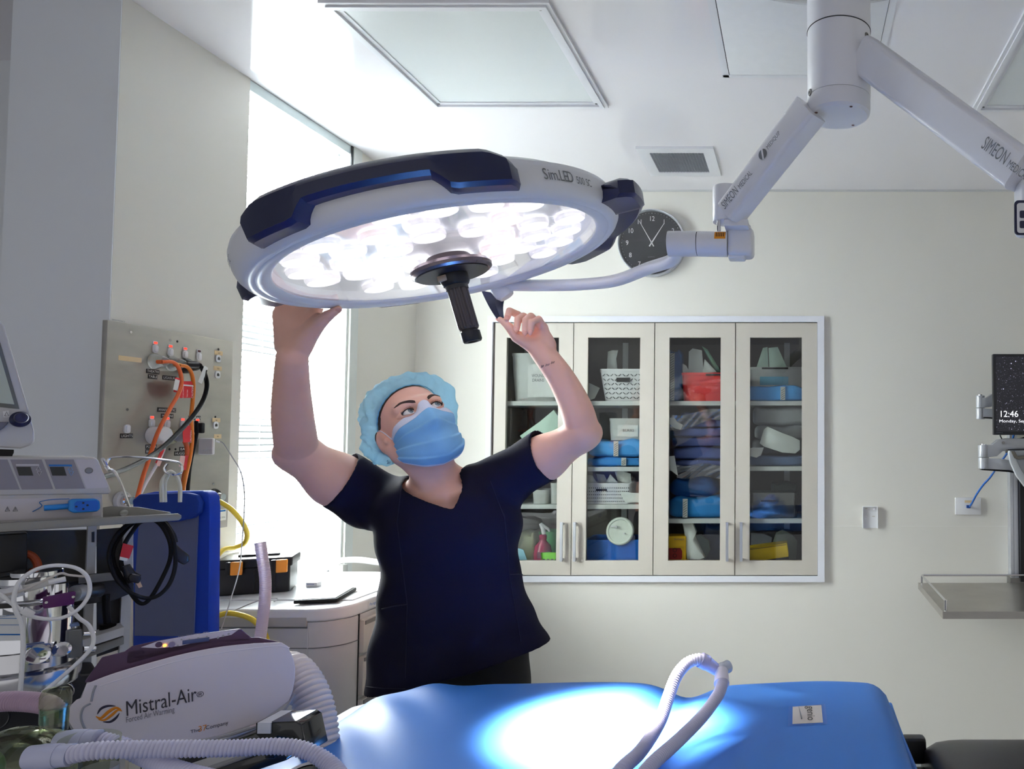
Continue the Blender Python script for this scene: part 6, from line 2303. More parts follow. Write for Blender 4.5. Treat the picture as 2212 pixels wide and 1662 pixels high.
def bin_(nm, label, cat, x0, x1, ytop, zb, Y, m_, depth=.20, taper=.88, group=None, rim=True, slots=None, wall=.003):
    """tapered open tub, x in photo px at its front"""
    a, c = cx_(x0, Y), cx_(x1, Y)
    zt = zpx(ytop, Y)
    t = thing(nm, ((a + c) / 2, Y + depth / 2, zb), label, cat, group)
    w2, d2 = (c - a) / 2, depth / 2
    o = Vector(((a + c) / 2, Y + d2, 0))
    b = MB()
    prof = [(taper, zb + .001), (1.0, zt), (1.0 + .0, zt)]
    rings = []
    for k_, z in ((taper, zb + .001), (taper + (1 - taper) * .5, (zb + zt) / 2), (.975, zt - .012), (.975, zt)):
        rings.append([o + Vector((x, y, z)) for x, y in rrect(2 * w2 * k_, 2 * d2 * k_, .018)])
    for k_, z in ((.94, zt), (taper - .04, zb + .006)):
        rings.append([o + Vector((x, y, z)) for x, y in rrect(2 * w2 * k_, 2 * d2 * k_, .016)])
    n_ = len(rings[0])
    vs = [p for r in rings for p in r]
    fs = [(i * n_ + q, i * n_ + (q + 1) % n_, (i + 1) * n_ + (q + 1) % n_, (i + 1) * n_ + q) for i in range(len(rings) - 1) for q in range(n_)]
    fs += [tuple(range(n_)), tuple(range(len(vs) - 1, len(vs) - n_ - 1, -1))]
    b.add(vs, fs)
    b.build('tub', m_, t, angle=40)
    if rim:
        b = MB()
        ro, ri = rrect(2 * w2, 2 * d2, .02), rrect(2 * w2 * .965, 2 * d2 * .965, .018)
        n_ = len(ro)
        vs = [o + Vector((x, y, z)) for pr, z in ((ro, zt - .010), (ro, zt + .002), (ri, zt + .002), (ri, zt - .010)) for x, y in pr]
        fs = [(i * n_ + q, i * n_ + (q + 1) % n_, ((i + 1) % 4) * n_ + (q + 1) % n_, ((i + 1) % 4) * n_ + q) for i in range(4) for q in range(n_)]
        b.add(vs, fs).build('rim', m_, t, angle=40)
    if slots:
        b = MB()
        nx, nz, sw__, sh__, ang = slots
        for i in range(nx):
            for j in range(nz):
                tz_ = (j + .8) / (nz + 1.1)
                z = zb + (zt - zb) * tz_
                k_ = taper + (1 - taper) * tz_
                x = o.x + (i - (nx - 1) / 2) / nx * 2 * w2 * k_ * .92
                y = o.y - d2 * k_ - .0012
                R__ = Matrix.Rotation(ang * (1 if (i + j) % 2 else -1), 3, 'Y')
                b.box((x, y, z), (sw__, .0012, sh__), R__)
        b.build('slots', mat('slot_dark', (88, 90, 92), .6), t)
    return t, o, zt


def packet(nm, label, pts, Y, m_, cat='packet', group=None, th=.004, bulge=.006, lean=.0, par=None):
    """paper sleeve: outline in photo px, soft front, real thickness"""
    v = [P(x, y, Y) for x, y in pts]
    zmin = min(p.z for p in v)
    v = [Vector((p.x, Y + (p.z - zmin) * lean, p.z)) for p in v]
    c = sum(v, Vector()) / len(v)
    f = c + Vector((0, -bulge, 0))
    bk = c + Vector((0, th, 0))
    n_ = len(v)
    vs = v + [p + Vector((0, th, 0)) for p in v] + [f, bk + Vector((0, .002, 0))]
    md_ = [(p + f) / 2 + Vector((0, -bulge * .25, 0)) for p in v]
    vs += md_
    fs = []
    for i in range(n_):
        j = (i + 1) % n_
        fs += [(i, j, 2 * n_ + 2 + j, 2 * n_ + 2 + i), (2 * n_ + 2 + i, 2 * n_ + 2 + j, 2 * n_), (j, i, n_ + i, n_ + j), (n_ + j, n_ + i, 2 * n_ + 1)]
    o = MB().add(vs, fs).build(nm, m_, None, angle=50)
    return tag(o, label, cat, group)


def bundle(nm, label, x0, x1, y0, y1, Y, m_, depth=.2, seed=0, cat='bundle', group=None, amp=.006, zb=None, tape=None, rnd=.4):
    """soft wrapped pack"""
    a, c = cx_(x0, Y), cx_(x1, Y)
    zt = zpx(y0, Y)
    zb = zpx(y1, Y) if zb is None else zb
    rs = np.random.RandomState(seed)
    ph = rs.rand(6) * 6
    b = MB()
    N1, N2 = 28, 20
    w2, d2, h2 = (c - a) / 2, depth / 2, (zt - zb) / 2
    o = Vector(((a + c) / 2, Y + d2, (zt + zb) / 2))
    vs = []
    e = rnd
    for i in range(N2 + 1):
        la = -PI / 2 + PI * i / N2
        for j in range(N1):
            lo = 2 * PI * j / N1
            cl, sl_ = math.cos(la), math.sin(la)
            sg = lambda v_, p_: math.copysign(abs(v_) ** p_, v_)
            x = sg(cl, e) * sg(math.cos(lo), e)
            y = sg(cl, e) * sg(math.sin(lo), e)
            z = sg(sl_, e)
            k_ = 1 + 0
            w_ = amp * (math.sin(x * 5 + ph[0] + z * 3) + .6 * math.sin(x * 11 + ph[1] - y * 4) + .5 * math.sin(z * 9 + x * 4 + ph[2]))
            q = o + Vector((x * w2, y * d2, z * h2)) + Vector((0, w_ * y, w_ * max(z, -.1) * .8))
            q.z = max(q.z, zb + .0005)
            q.x = min(max(q.x, a), c)
            q.y = max(q.y, Y - .002)
            vs.append(q)
    fs = [(i * N1 + j, i * N1 + (j + 1) % N1, (i + 1) * N1 + (j + 1) % N1, (i + 1) * N1 + j) for i in range(N2) for j in range(N1)]
    ob = tag(MB().add(vs, fs).build(nm, m_, None, angle=80), label, cat, group)
    if tape:
        tx = cx_(tape, Y - .004)
        bb_ = MB()
        bb_.bb((tx - .011, Y - .0065, zb + .004), (tx + .011, Y - .004, zt - h2 * .12))
        tp_ = bb_.build('indicator_tape', mat('tape_grey', (188, 190, 186), .6), ob)
        s2 = MB()
        nst = max(2, int((zt - zb) / .012))
        for q in range(nst):
            z = zb + .008 + (zt - zb - .02) * q / nst
            s2.box((tx, Y - .0070, z + .003), (.020, .0006, .0016), Matrix.Rotation(-.6, 3, 'Y'))
        s2.build('tape_stripes', INK, tp_)
    return ob


TUBW = glassmat('tub_frosted', (196, 198, 198), .12, .25)
FROST = mat('frosted_plastic', (214, 216, 214), .35, var=.03, trans=.25)
BLW = mat('wrap_blue', (62, 140, 205), .75, var=.10, scale=25, bump=.4, bscale=40)
BLD = mat('wrap_blue_deep', (30, 88, 150), .75, var=.10, scale=25, bump=.4, bscale=40)
NVW = mat('gown_navy', (52, 66, 118), .5, var=.12, scale=20, bump=.5, bscale=30, coat=.5)
GRW = mat('wrap_grey', (150, 152, 156), .7, var=.10, scale=18, bump=.5, bscale=30)
MINT = mat('packet_mint', (196, 220, 206), .6, var=.05, bump=.2, bscale=40)
PAP = mat('packet_white', (218, 222, 218), .6, var=.04, bump=.2, bscale=40)
YE = YB + .035
# left unit, shelf one
s1 = yz(867)
t, o, zt = bin_('clear_tub', 'clear tub labelled wound drains on the top shelf behind the left door', 'tub', 1100, 1204, 764, s1, YE, FROST, taper=.86)
MB().prism(rrect(.125, .155, .004), Vector((cx_(1168, YE), YE + .002, (s1 + zt) / 2 - .014)), (1, 0, 0), (0, 0, 1), .004).build('label_card', PAPER, t)
text('WOUND', (cx_(1147, YE), YE - .0035, zpx(815, YE)), (1, 0, 0), (0, 0, 1), .0135, GINK, t, width=.058)
text('DRAINS', (cx_(1148, YE), YE - .0035, zpx(825, YE)), (1, 0, 0), (0, 0, 1), .0135, GINK, t, width=.056)
t, o, zt = bin_('lattice_basket', 'white lattice basket with a black label on the top shelf behind the second door', 'basket', 1292, 1400, 798, s1, YE, WPLAS, taper=.80, slots=(11, 6, .0035, .014, .9))
MB().box((cx_(1345, YE), YE - .0002, zpx(821, YE)), (.062, .002, .020)).build('black_label', INK, t)
packet('paper_packet', 'white paper packet standing up from the lattice basket', [(1311, 800), (1313, 760), (1322, 757), (1335, 757), (1331, 775), (1334, 800)], YE + .05, PAP)
packet('paper_card', 'white card leaning in the corner left of the lattice basket', [(1270, 866), (1268, 826), (1294, 838), (1284, 861)], YE + .03, PAP, lean=.2)
# shelf two
s2_ = yz(1009)
packet('mint_drape_pack', 'pale green folded drape pack behind the left door above the shoulder', [(1123, 942), (1165, 912), (1196, 886), (1206, 900), (1208, 960), (1180, 966), (1140, 966)], YE + .02, MINT, th=.03, bulge=.015)
packet('mint_drape_pack', 'small whiter folded drape pack lying over the larger pale green one', [(1160, 955), (1182, 930), (1207, 927), (1207, 962), (1170, 972)], YE - .004, MINT, th=.012, bulge=.006)
t, o, zt = bin_('wire_tray', 'low white tray under the green drape packs behind the left door', 'tray', 1094, 1215, 966, s2_, YE + .012, WPLAS, depth=.18, taper=.9)
t, o, zt = bin_('clear_tub', 'clear tub labelled burrs on top of the light blue wrapped pack', 'tub', 1314, 1400, 905, zpx(952, YE), YE + .02, FROST, taper=.93, depth=.16)
MB().box((cx_(1354, YE), YE + .019, zpx(931, YE)), (.095, .002, .055)).build('label_card', PAPER, t)
text('BURRS', (cx_(1343, YE), YE + .0170, zpx(933, YE)), (1, 0, 0), (0, 0, 1), .012, GINK, t, width=.052)
bundle('wrapped_pack', 'light blue wrapped pack with striped tape, upper of two behind the second door', 1266, 1402, 951, 988, YE, BLW, seed=2, tape=1331, group='blue wrapped packs')
bundle('wrapped_pack', 'deeper blue wrapped pack, lower of two behind the second door', 1264, 1400, 988, 1009, YE + .003, mat('wrap_blue_mid', (40, 116, 178), .75, var=.1), seed=4, amp=.003, zb=s2_ + .001, tape=1348, group='blue wrapped packs')
# shelf three
s3_ = yz(1090)
t, o, zt = bin_('punched_basket', 'low white punched basket of packets behind the second door', 'basket', 1258, 1366, 1045, s3_, YE, WPLAS, taper=.94, depth=.18, slots=(22, 5, .0035, .0045, 0))
MB().box((cx_(1300, YE), YE + .0022, zpx(1059, YE)), (.05, .002, .009)).build('black_label', INK, t)
for q, (pts, lab) in enumerate((([(1270, 1044), (1268, 1026), (1280, 1028), (1290, 1044)], 'white packet at the left end of the punched basket'),
                                ([(1293, 1044), (1288, 1024), (1305, 1026), (1314, 1044)], 'second white packet from the left in the punched basket'),
                                ([(1308, 1044), (1318, 1025), (1334, 1042), (1330, 1044)], 'pointed white packet in the middle of the punched basket'),
                                ([(1336, 1044), (1328, 1020), (1345, 1018), (1362, 1024), (1364, 1044)], 'tall grey white packet at the right end of the punched basket'))):
    packet('paper_packet', lab, pts, YE + .03 + .02 * (q % 2), PAP)
packet('mask_packet', 'white curved packet lying at the right in front of the punched basket', [(1340, 1062), (1365, 1065), (1384, 1066), (1384, 1086), (1352, 1086), (1345, 1078)], YE - .003, PAP, th=.003, bulge=.004)
for q, (a, c, y0, lab) in enumerate(((1150, 1186, 1060, 'grey tub on the third shelf behind the left door'), (1188, 1210, 1045, 'taller pale tub at the right on the third shelf behind the left door'))):
    bin_('grey_tub', lab, 'tub', a, c, y0, s3_, YE, FROST, depth=.14, taper=.92)
# bottom left
def spray(px, py0, py1, Y):
    t = thing('spray_bottle', (cx_(px, Y + .035), Y + .035, ZB), 'magenta spray bottle with a white trigger behind the left door', 'bottle')
    h = zpx(py0, Y) - ZB
    c = Vector((cx_(px, Y + .035), Y + .035, ZB))
    m_ = mat('bottle_magenta', (140, 30, 70), .15, var=.1, coat=.4)
    MB().lathe([(.0001, 0), (.036, 0), (.040, .004), (.042, h * .28), (.036, h * .46), (.018, h * .56), (.014, h * .60), (.0001, h * .60)], c, (0, 0, 1), 32).build('bottle', m_, t)
    MB().lathe([(.016, h * .60), (.017, h * .60), (.017, h * .70), (.012, h * .72), (.0001, h * .72)], c, (0, 0, 1), 24).build('collar', m_, t)
    MB().tube([c + Vector((.004, 0, h * .72)), c + Vector((.0, 0, h * .86)), c + Vector((-.012, 0, h * .97))], lambda i: (.009, .012, .008)[i], 12).build('trigger_head', WPLAS, t)
    MB().tube([c + Vector((-.012, 0, h * .95)), c + Vector((.024, 0, h * .84)), c + Vector((.030, 0, h * .78))], lambda i: (.009, .007, .004)[i], 10).build('nozzle', WPLAS, t)
    MB().grid(lambda u, v: c + Vector((math.sin((u - .2) * 1.4) * .0425, -math.cos((u - .2) * 1.4) * .0425, h * (.20 + .14 * v))), 8, 2).build('bottle_label', mat('label_dim', (120, 70, 90), .5), t)


spray(1176, 1130, 1212, YE + .02)
t, o, zt = bin_('green_basket', 'bright green basket in front of the spray bottle behind the left door', 'basket', 1172, 1212, 1196, ZB, YE - .004 + .0, mat('lime_plastic', (120, 200, 60), .4), depth=.022, taper=.92, slots=(4, 2, .011, .006, 0))
bin_('green_tub', 'pale green tub behind the magenta spray bottle', 'tub', 1162, 1216, 1150, ZB, YE + .12, mat('green_tub', (70, 160, 100), .4, trans=.2), depth=.12)
packet('blue_packet', 'pale blue packet at the left behind the bottom of the left door', [(1116, 1212), (1116, 1184), (1130, 1188), (1139, 1212)], YE, mat('packet_pale_blue', (150, 205, 225), .5))
bundle('paper_bundle', 'pale yellow green bag behind the left door next to the spray bottle', 1120, 1158, 1150, 1212, YE + .06, mat('bag_pale', (170, 176, 140), .5, trans=.2), depth=.12, seed=9, zb=ZB)
t, o, zt = bin_('blue_tub', 'royal blue tub at the bottom behind the second door', 'tub', 1262, 1402, 1168, ZB, YE + .01, mat('tub_blue', (22, 90, 175), .35), taper=.93)
cD = P(1339, 1148, YE + .005)
t = thing('round_lid', cD - Vector((0, 0, .06)), 'round white plastic lid propped up on the blue tub', 'lid')
MB().lathe([(.0001, 0), (.050, 0), (.053, .003), (.058, .003), (.062, 0), (.064, -.004), (.064, -.010), (.0001, -.010)], cD, (0, -1, .12), 48).build('disc', mat('lid_white', (226, 232, 222), .4), t, angle=25)
MB().tube([cD + Vector((-.040, -.004, .022)), cD + Vector((-.018, -.006, .022))], .003, 8).build('lid_spout', WPLAS, t)
MB().cyl(cD + Vector((-.016, .0, .020)), cD + Vector((-.016, -.008, .020)), .006, n=16).build('lid_cap', WPLAS, t)
MB().cyl(cD + Vector((.022, .0, -.010)), cD + Vector((.022, -.009, -.010)), .004, n=16).build('lid_pin', WPLAS, t)
# ---- right unit, top shelf
t, o, zt = bin_('red_tub', 'red tub full of packets on the top shelf behind the third door', 'tub', 1470, 1590, 806, s1, YE, mat('tub_red', (186, 44, 40), .4), taper=.92)
MB().box((cx_(1541, YE), YE - .001, zpx(810, YE)), (.072, .002, .008)).build('black_label', INK, t)
for pts, lab, m_ in (([(1467, 806), (1472, 784), (1482, 790), (1492, 808)], 'short white packet at the left of the red tub', PAP), ([(1487, 806), (1488, 760), (1496, 753), (1516, 757), (1520, 806)], 'tall white packet standing in the red tub', PAP),
                     ([(1494, 806), (1490, 778), (1498, 780), (1503, 806)], 'narrow white packet in front in the red tub', MINT), ([(1518, 806), (1522, 776), (1548, 804)], 'pointed white packet at the right of the red tub', PAP),
                     ([(1516, 748), (1528, 755), (1557, 802), (1548, 806), (1530, 775)], 'dark mint packet leaning out of the red tub', mat('packet_green', (130, 172, 142), .5))):
    packet('sterile_packet', lab, pts, YE + .04 + random.random() * .05, m_, group='packets in the red tub')
bundle('blue_roll', 'tall blue wrapped roll left of the red tub', 1436, 1472, 757, 866, YE + .03, BLD, depth=.09, seed=11, zb=s1 + .001, tape=1451)
t, o, zt = bin_('clear_tub', 'clear tub with a blue logo label on the top shelf behind the fourth door', 'tub', 1618, 1750, 794, s1, YE + .10, FROST, taper=.93, depth=.16)
MB().box((cx_(1674, YE + .1), YE + .0985, zpx(796, YE + .1)), (.125, .002, .008)).build('black_label', INK, t)
MB().box((cx_(1672, YE + .1), YE + .103, zpx(823, YE + .1)), (.135, .003, .040)).build('logo_card', mat('card_blue', (120, 185, 215), .5), t)
MB().box((cx_(1631, YE + .1), YE + .103, zpx(818, YE + .1)), (.026, .003, .022)).build('barcode_label', PAPER, t)
for pts, lab in (([(1634, 794), (1648, 752), (1658, 750), (1660, 794)], 'left white packet in the clear tub behind the fourth door'), ([(1662, 794), (1660, 752), (1680, 750), (1700, 794)], 'right white packet in the clear tub behind the fourth door')):
    packet('sterile_packet', lab, pts, YE + .15, MINT)
bundle('wrapped_pack', 'light blue wrapped pack lying before the clear tub behind the fourth door', 1612, 1745, 834, 866, YE, BLW, depth=.08, seed=14, zb=s1 + .001, tape=1691, group='blue wrapped packs')
# second shelf: gowns in plastic
PLS = glassmat('cling_wrap', (228, 232, 240), .16, .10)
gy = [(994, 1008, 1442), (966, 994, 1452), (944, 966, 1448), (924, 944, 1450), (906, 924, 1458), (890, 906, 1466)]
for q, (a, c, x0) in enumerate(gy[::-1]):
    bundle('folded_gown', 'navy folded gown in clear plastic, number %s from the top in the stack' % ('one', 'two', 'three', 'four', 'five', 'six')[q], x0, 1578, a, c, YE + .01 - .004 * (q % 3), NVW, seed=20 + q,
           cat='gown', group='stack of navy gowns behind the third door', amp=.003, zb=(s2_ + .001 if q == 5 else None), rnd=.35)
sheet = MB().grid(lambda u, v: P(1447 + 128 * u, 896 + 14 * math.sin(u * 7) * .3 - 12 * u + 34 * v * (1 - u * .4), YE - .008 - .004 * math.sin(u * 17 + v * 5)), 30, 8)
tag(sheet.build('plastic_wrap', PLS, solid=.0006), 'crinkled clear plastic over the top of the navy gown stack', 'plastic wrap')
sheet = MB().grid(lambda u, v: P(1462 + 112 * u, 1004 + 28 * v + 3 * math.sin(u * 9), YE - .016 - .003 * math.sin(u * 15 + v * 6)), 30, 8)
tag(sheet.build('plastic_wrap', PLS, solid=.0006), 'crinkled clear plastic hanging below the navy gown stack', 'plastic wrap')
packet('printed_tag', 'white paper tag with black print at the left of the gown stack', [(1446, 986), (1457, 985), (1463, 1020), (1464, 1028), (1446, 1014)], YE - .020, PAPER, th=.001, bulge=.001)
packet('crumpled_tag', 'crumpled white paper at the upper left of the gown stack', [(1446, 903), (1456, 902), (1463, 912), (1475, 918), (1470, 929), (1458, 926), (1446, 916)], YE - .012, PAPER, th=.004, bulge=.006)
bundle('grey_pack', 'grey soft wrapped pack at the top of the second shelf behind the fourth door', 1624, 1752, 878, 920, YE + .01, GRW, seed=30, zb=zpx(920, YE), group='grey soft packs')
bundle('grey_pack', 'middle grey soft wrapped pack behind the crumpled white bag', 1628, 1752, 918, 950, YE + .03, GRW, seed=31, group='grey soft packs')
bundle('grey_pack', 'dark grey pack under the crumpled white bag', 1622, 1752, 948, 985, YE + .05, mat('wrap_dark', (84, 86, 90), .6, var=.1), seed=32, group='grey soft packs')
bundle('blue_pack', 'flat slate blue pack at the bottom of the second shelf behind the fourth door', 1616, 1750, 984, 1008, YE + .01, mat('wrap_slate', (92, 112, 146), .7, var=.1), seed=33, zb=s2_ + .001, amp=.003)
packet('crumpled_bag', 'crumpled white bag in front of the grey packs behind the fourth door', [(1641, 958), (1650, 928), (1658, 922), (1690, 936), (1712, 944), (1728, 952), (1728, 972), (1718, 980), (1690, 978), (1650, 965)], YE - .006, PAP, th=.03, bulge=.018, cat='bag')
packet('printed_tag', 'white tag with black marks at the left under the crumpled bag', [(1621, 968), (1650, 967), (1644, 984), (1634, 989), (1621, 986)], YE - .004, PAPER, th=.001, bulge=.002)
# third shelf
s4_ = yz(1121)
bundle('blue_roll', 'dark blue round wrapped roll on the third shelf behind the third door', 1443, 1552, 1033, 1077, YE + .03, BLD, depth=.12, seed=40, rnd=.75)
bundle('wrapped_pack', 'bright blue wrapped pack with striped tape on the third shelf behind the third door', 1440, 1576, 1075, 1121, YE, mat('wrap_bright', (28, 116, 180), .75, var=.1), seed=41, zb=s4_ + .001, tape=1481, group='blue wrapped packs')
t, o, zt = bin_('smoked_tub', 'clear smoked tub of packets on the third shelf behind the fourth door', 'tub', 1612, 1724, 1066, s4_, YE + .01, glassmat('smoked_tub', (170, 182, 180), .10, .1), taper=.96, depth=.18)
MB().box((cx_(1660, YE), YE + .012, zpx(1083, YE)), (.068, .002, .007)).build('black_label', INK, t)
for q in range(5):
    x = 1626 + q * 18
    packet('sterile_packet', ('pale packet %s in the smoked tub behind the fourth door' % ('furthest left', 'second from the left', 'in the middle', 'second from the right', 'furthest right')[q]),
           [(x, 1114), (x - 6, 1090 - q), (x + 14, 1080), (x + 24, 1112)], YE + .05 + .015 * q, mat('packet_grey_green', (150, 164, 158), .6), lean=.1, group='packets in the smoked tub')
bundle('dark_pack', 'dark green pack behind the smoked tub', 1665, 1724, 1044, 1070, YE + .12, mat('pack_dark_green', (58, 72, 70), .6, var=.1), depth=.1, seed=44, zb=zpx(1068, YE))
# bottom right
t = thing('sharps_box', (cx_(1463, YE + .05), YE + .05, ZB), 'yellow sharps box with a dark red front behind the third door', 'box')
a, c = cx_(1441, YE), cx_(1483, YE)
MB().bb((a, YE + .002, ZB + .001), (c, YE + .10, zpx(1159, YE))).build('carton', mat('sharps_yellow', (236, 184, 20), .45), t, bevel=.003)
MB().prism([(-.036, -.028), (.030, -.028), (.034, -.018), (.034, .010), (.026, .024), (-.036, .024)], Vector(((a + c) / 2 - .006, YE + .0012, zpx(1196, YE))), (1, 0, 0), (0, 0, 1), .0012).build('red_window', mat('sharps_red', (150, 30, 20), .4), t)
text('BioHazard', (a + .036, YE - .0005, zpx(1167, YE)), (1, 0, 0), (0, 0, 1), .008, GINK, t, width=.045)
for z_ in (1189, 1201):
    MB().lathe([(.006, 0), (.008, .001), (.010, 0)], ((a + c) / 2 - .006, YE - .0004, zpx(z_, YE)), (0, -1, 0), 20).build('window_mark', mat('mark_dark_red', (96, 16, 12), .4), t)
packet('paper_bag', 'white pleated paper bag beside the yellow sharps box', [(1484, 1208), (1480, 1160), (1474, 1130), (1496, 1132), (1504, 1150), (1500, 1160), (1522, 1205), (1512, 1209)], YE + .01, PAP, th=.03, bulge=.012)
packet('green_pack', 'round dark green pack behind the paper bag', [(1496, 1206), (1496, 1160), (1512, 1156), (1530, 1168), (1534, 1190), (1524, 1208)], YE + .05, mat('pack_green', (72, 98, 94), .6), th=.04, bulge=.01)
bundle('blue_bag', 'dark blue plastic bag at the right behind the third door', 1518, 1578, 1132, 1206, YE + .07, mat('bag_blue', (30, 48, 84), .3, var=.2), depth=.14, seed=50, zb=ZB, amp=.01)
t = thing('yellow_box', (cx_(1662, YE + .05), YE + .05, ZB), 'yellow box tilted on its side at the bottom behind the fourth door', 'box')
Ry = Matrix.Rotation(-.13, 3, 'Y')
MB().box((cx_(1660, YE + .06), YE + .065, zpx(1194, YE + .02)), (.185, .11, .062), Ry).build('carton', mat('box_yellow', (236, 196, 10), .45), t, bevel=.004)
MB().box(Vector((cx_(1660, YE + .06), YE + .065, zpx(1194, YE + .02))) + Ry @ Vector((.0, -.0555, .026)), (.176, .0012, .004), Ry).build('lid_line', mat('line_dark_yellow', (150, 120, 10), .5), t)
packet('clear_packet', 'greenish clear packet behind the tilted yellow box', [(1668, 1176), (1676, 1152), (1690, 1145), (1712, 1156), (1722, 1170), (1720, 1208), (1704, 1208), (1700, 1176)], YE + .12, mat('packet_clear_green', (120, 134, 128), .4), th=.02)
packet('clear_packet', 'grey clear packet at the left behind the tilted yellow box', [(1622, 1180), (1622, 1152), (1650, 1154), (1668, 1162), (1664, 1182)], YE + .12, mat('packet_slate', (110, 116, 132), .4), th=.02)
bundle('lilac_bag', 'dark bag with a lilac twisted top behind the fourth door', 1612, 1752, 1148, 1208, YE + .16, mat('bag_dark', (40, 44, 62), .4, var=.1), depth=.10, seed=52, zb=ZB, amp=.01)

# ================================================================ wall clock
ck = P(1408, 525, YB - .02)
cr_ = .155
clock = thing('wall_clock', (ck.x, YB - .001, ck.z - cr_), 'round black wall clock with white numerals and a silver rim', 'clock')
co = Vector((ck.x, YB, ck.z))
MB().lathe([(cr_ - .004, .002), (cr_, .004), (cr_, .030), (cr_ - .004, .034), (cr_ - .008, .030), (cr_ - .010, .024)], co, (0, -1, 0), 96).build('rim', ALU, clock)
MB().lathe([(.0001, .022), (cr_ - .009, .022), (cr_ - .009, .002), (.0001, .002)], co, (0, -1, 0), 72).build('face', mat('clock_face', (38, 38, 42), .35), clock)
for h_ in range(1, 13):
    a = math.radians(h_ * 30)
    d = Vector((math.sin(a), 0, math.cos(a)))
    hgt = .0215
    text(str(h_), co + Vector((0, -.0224, 0)) + d * .112 - Vector((0, 0, hgt / 2)), (1, 0, 0), (0, 0, 1), hgt, WINK, clock, name='numeral', align='CENTER', xs_=.85, ext=.0002)
b = MB()
for q in range(60):
    a = math.radians(q * 6)
    b.cyl(co + Vector((math.sin(a) * .137, -.0222, math.cos(a) * .137)), co + Vector((math.sin(a) * .137, -.0228, math.cos(a) * .137)), .0017 if q % 5 == 0 else .0009, n=8)
b.build('minute_dots', WINK, clock)
text('QUARTZ', co + Vector((-.018, -.0226, -.068)), (1, 0, 0), (0, 0, 1), .0055, GINK, clock, ext=.0002)
for nm, a, ln_, tl, w_ in (('hour_hand', math.atan2(1440 - 1408, 525 - 474), .104, .020, .0030), ('minute_hand', math.atan2(1381 - 1408, 525 - 478), .116, .020, .0024)):
    d = Vector((math.sin(a), 0, math.cos(a)))
    s_ = Vector((d.z, 0, -d.x))
    y_ = Vector((0, -.0245 if nm == 'hour_hand' else -.0262, 0))
    MB().add([co + y_ - d * tl - s_ * w_, co + y_ - d * tl + s_ * w_, co + y_ + d * ln_ + s_ * .0008, co + y_ + d * ln_ - s_ * .0008], [(0, 1, 2, 3)]).build(nm, WINK, clock, solid=.0008)
MB().cyl(co + Vector((0, -.022, 0)), co + Vector((0, -.0285, 0)), .0045, n=18).build('hub', ALU, clock)
MB().lathe([(.0001, .031), (cr_ - .009, .031)], co, (0, -1, 0), 72).build('clock_glass', glassmat('clock_glass', (250, 250, 250), .02, .01), clock)

# ================================================================ right side: plates, rail, monitor, tray
def wallp(px, py, o=0.0):
    return P(px, py, YB - o)


wb = thing('wall_bracket', wallp(1879, 1141), 'small white wall bracket with two screws, right of the cabinet', 'bracket')
a, c = wallp(1863, 1141), wallp(1896, 1094)
MB().bb((a.x, YB - .004, a.z), (c.x, YB - .0005, c.z)).build('back_plate', WPLAS, wb)
MB().bb((a.x, YB - .014, a.z), (a.x + .003, YB - .0045, c.z)).build('side_flange', WPLAS, wb)
MB().bb((c.x - .003, YB - .014, a.z), (c.x, YB - .0045, c.z)).build('side_flange', WPLAS, wb)
MB().bb((a.x + .004, YB - .018, c.z - .003), (c.x - .004, YB - .0045, c.z)).build('top_flange', WPLAS, wb)
for px, py in ((1888, 1100), (1871, 1116)):
    p = wallp(px, py, .004)
    MB().cyl(p, p + Vector((0, -.003, 0)), .0045, n=14).build('screw', CHROME, wb)
for px, py in ((1871, 1099), (1887, 1116)):
    MB().box(wallp(px, py, .0045), (.012, .001, .003)).build('slot', mat('slot_tan', (190, 184, 168), .5), wb)
dpn = thing('data_outlet', wallp(2091, 1112), 'white data outlet plate with tan tape on the wall at the right', 'wall outlet')
a, c = wallp(2063, 1112), wallp(2118, 1075)
MB().bb((a.x, YB - .010, a.z), (c.x, YB - .0005, c.z)).build('plate', WPLAS, dpn, bevel=.002)
MB().box(wallp(2092, 1084, .0105), (.034, .001, .011)).build('tape', MASKT, dpn)
bc2 = cable('network_cable', 'blue network cable running from the data outlet up behind the lower monitor arm', 'cable',
            [wallp(2093, 1095, .012), wallp(2098, 1090, .05), wallp(2110, 1068, .10), wallp(2124, 1048, .14), wallp(2140, 1030, .17), wallp(2160, 1000, .20), wallp(2176, 978, .22), wallp(2190, 940, .2), wallp(2196, 900, .15)], .0044, mat('cable_blue', (30, 92, 170), .4))
MB().box(wallp(2092, 1095, .018), (.016, .018, .013)).build('plug', mat('plug_blue', (26, 70, 140), .4), bc2, bevel=.002)
for px, py in ((1852, 934), (1876, 934)):
    MB().cyl(wallp(px, py, .0003), wallp(px, py, .0012), .0022 if px < 1860 else .0014, n=8)
rs_ = thing('equipment_rail', (P(2190, 1000, YB - .04).x, YB - .04, P(2190, 1250, YB - .04).z), 'vertical aluminium rail on the back wall at the right edge', 'rail')
a, c = P(2184, 1255, YB - .04), P(2200, 850, YB - .04)
rb_ = MB()
rb_.bb((a.x, YB - .045, a.z), (a.x + .012, YB - .0005, c.z))
rb_.bb((a.x + .014, YB - .045, a.z), (a.x + .034, YB - .0005, c.z))
rb_.bb((a.x + .012, YB - .040, a.z), (a.x + .014, YB - .0005, c.z))
rb_.build('profile', ALU, rs_)
MB().bb((a.x + .036, YB - .07, a.z), (a.x + .14, YB - .0005, P(2200, 1030, YB).z)).build('cable_channel', BLACK, rs_)
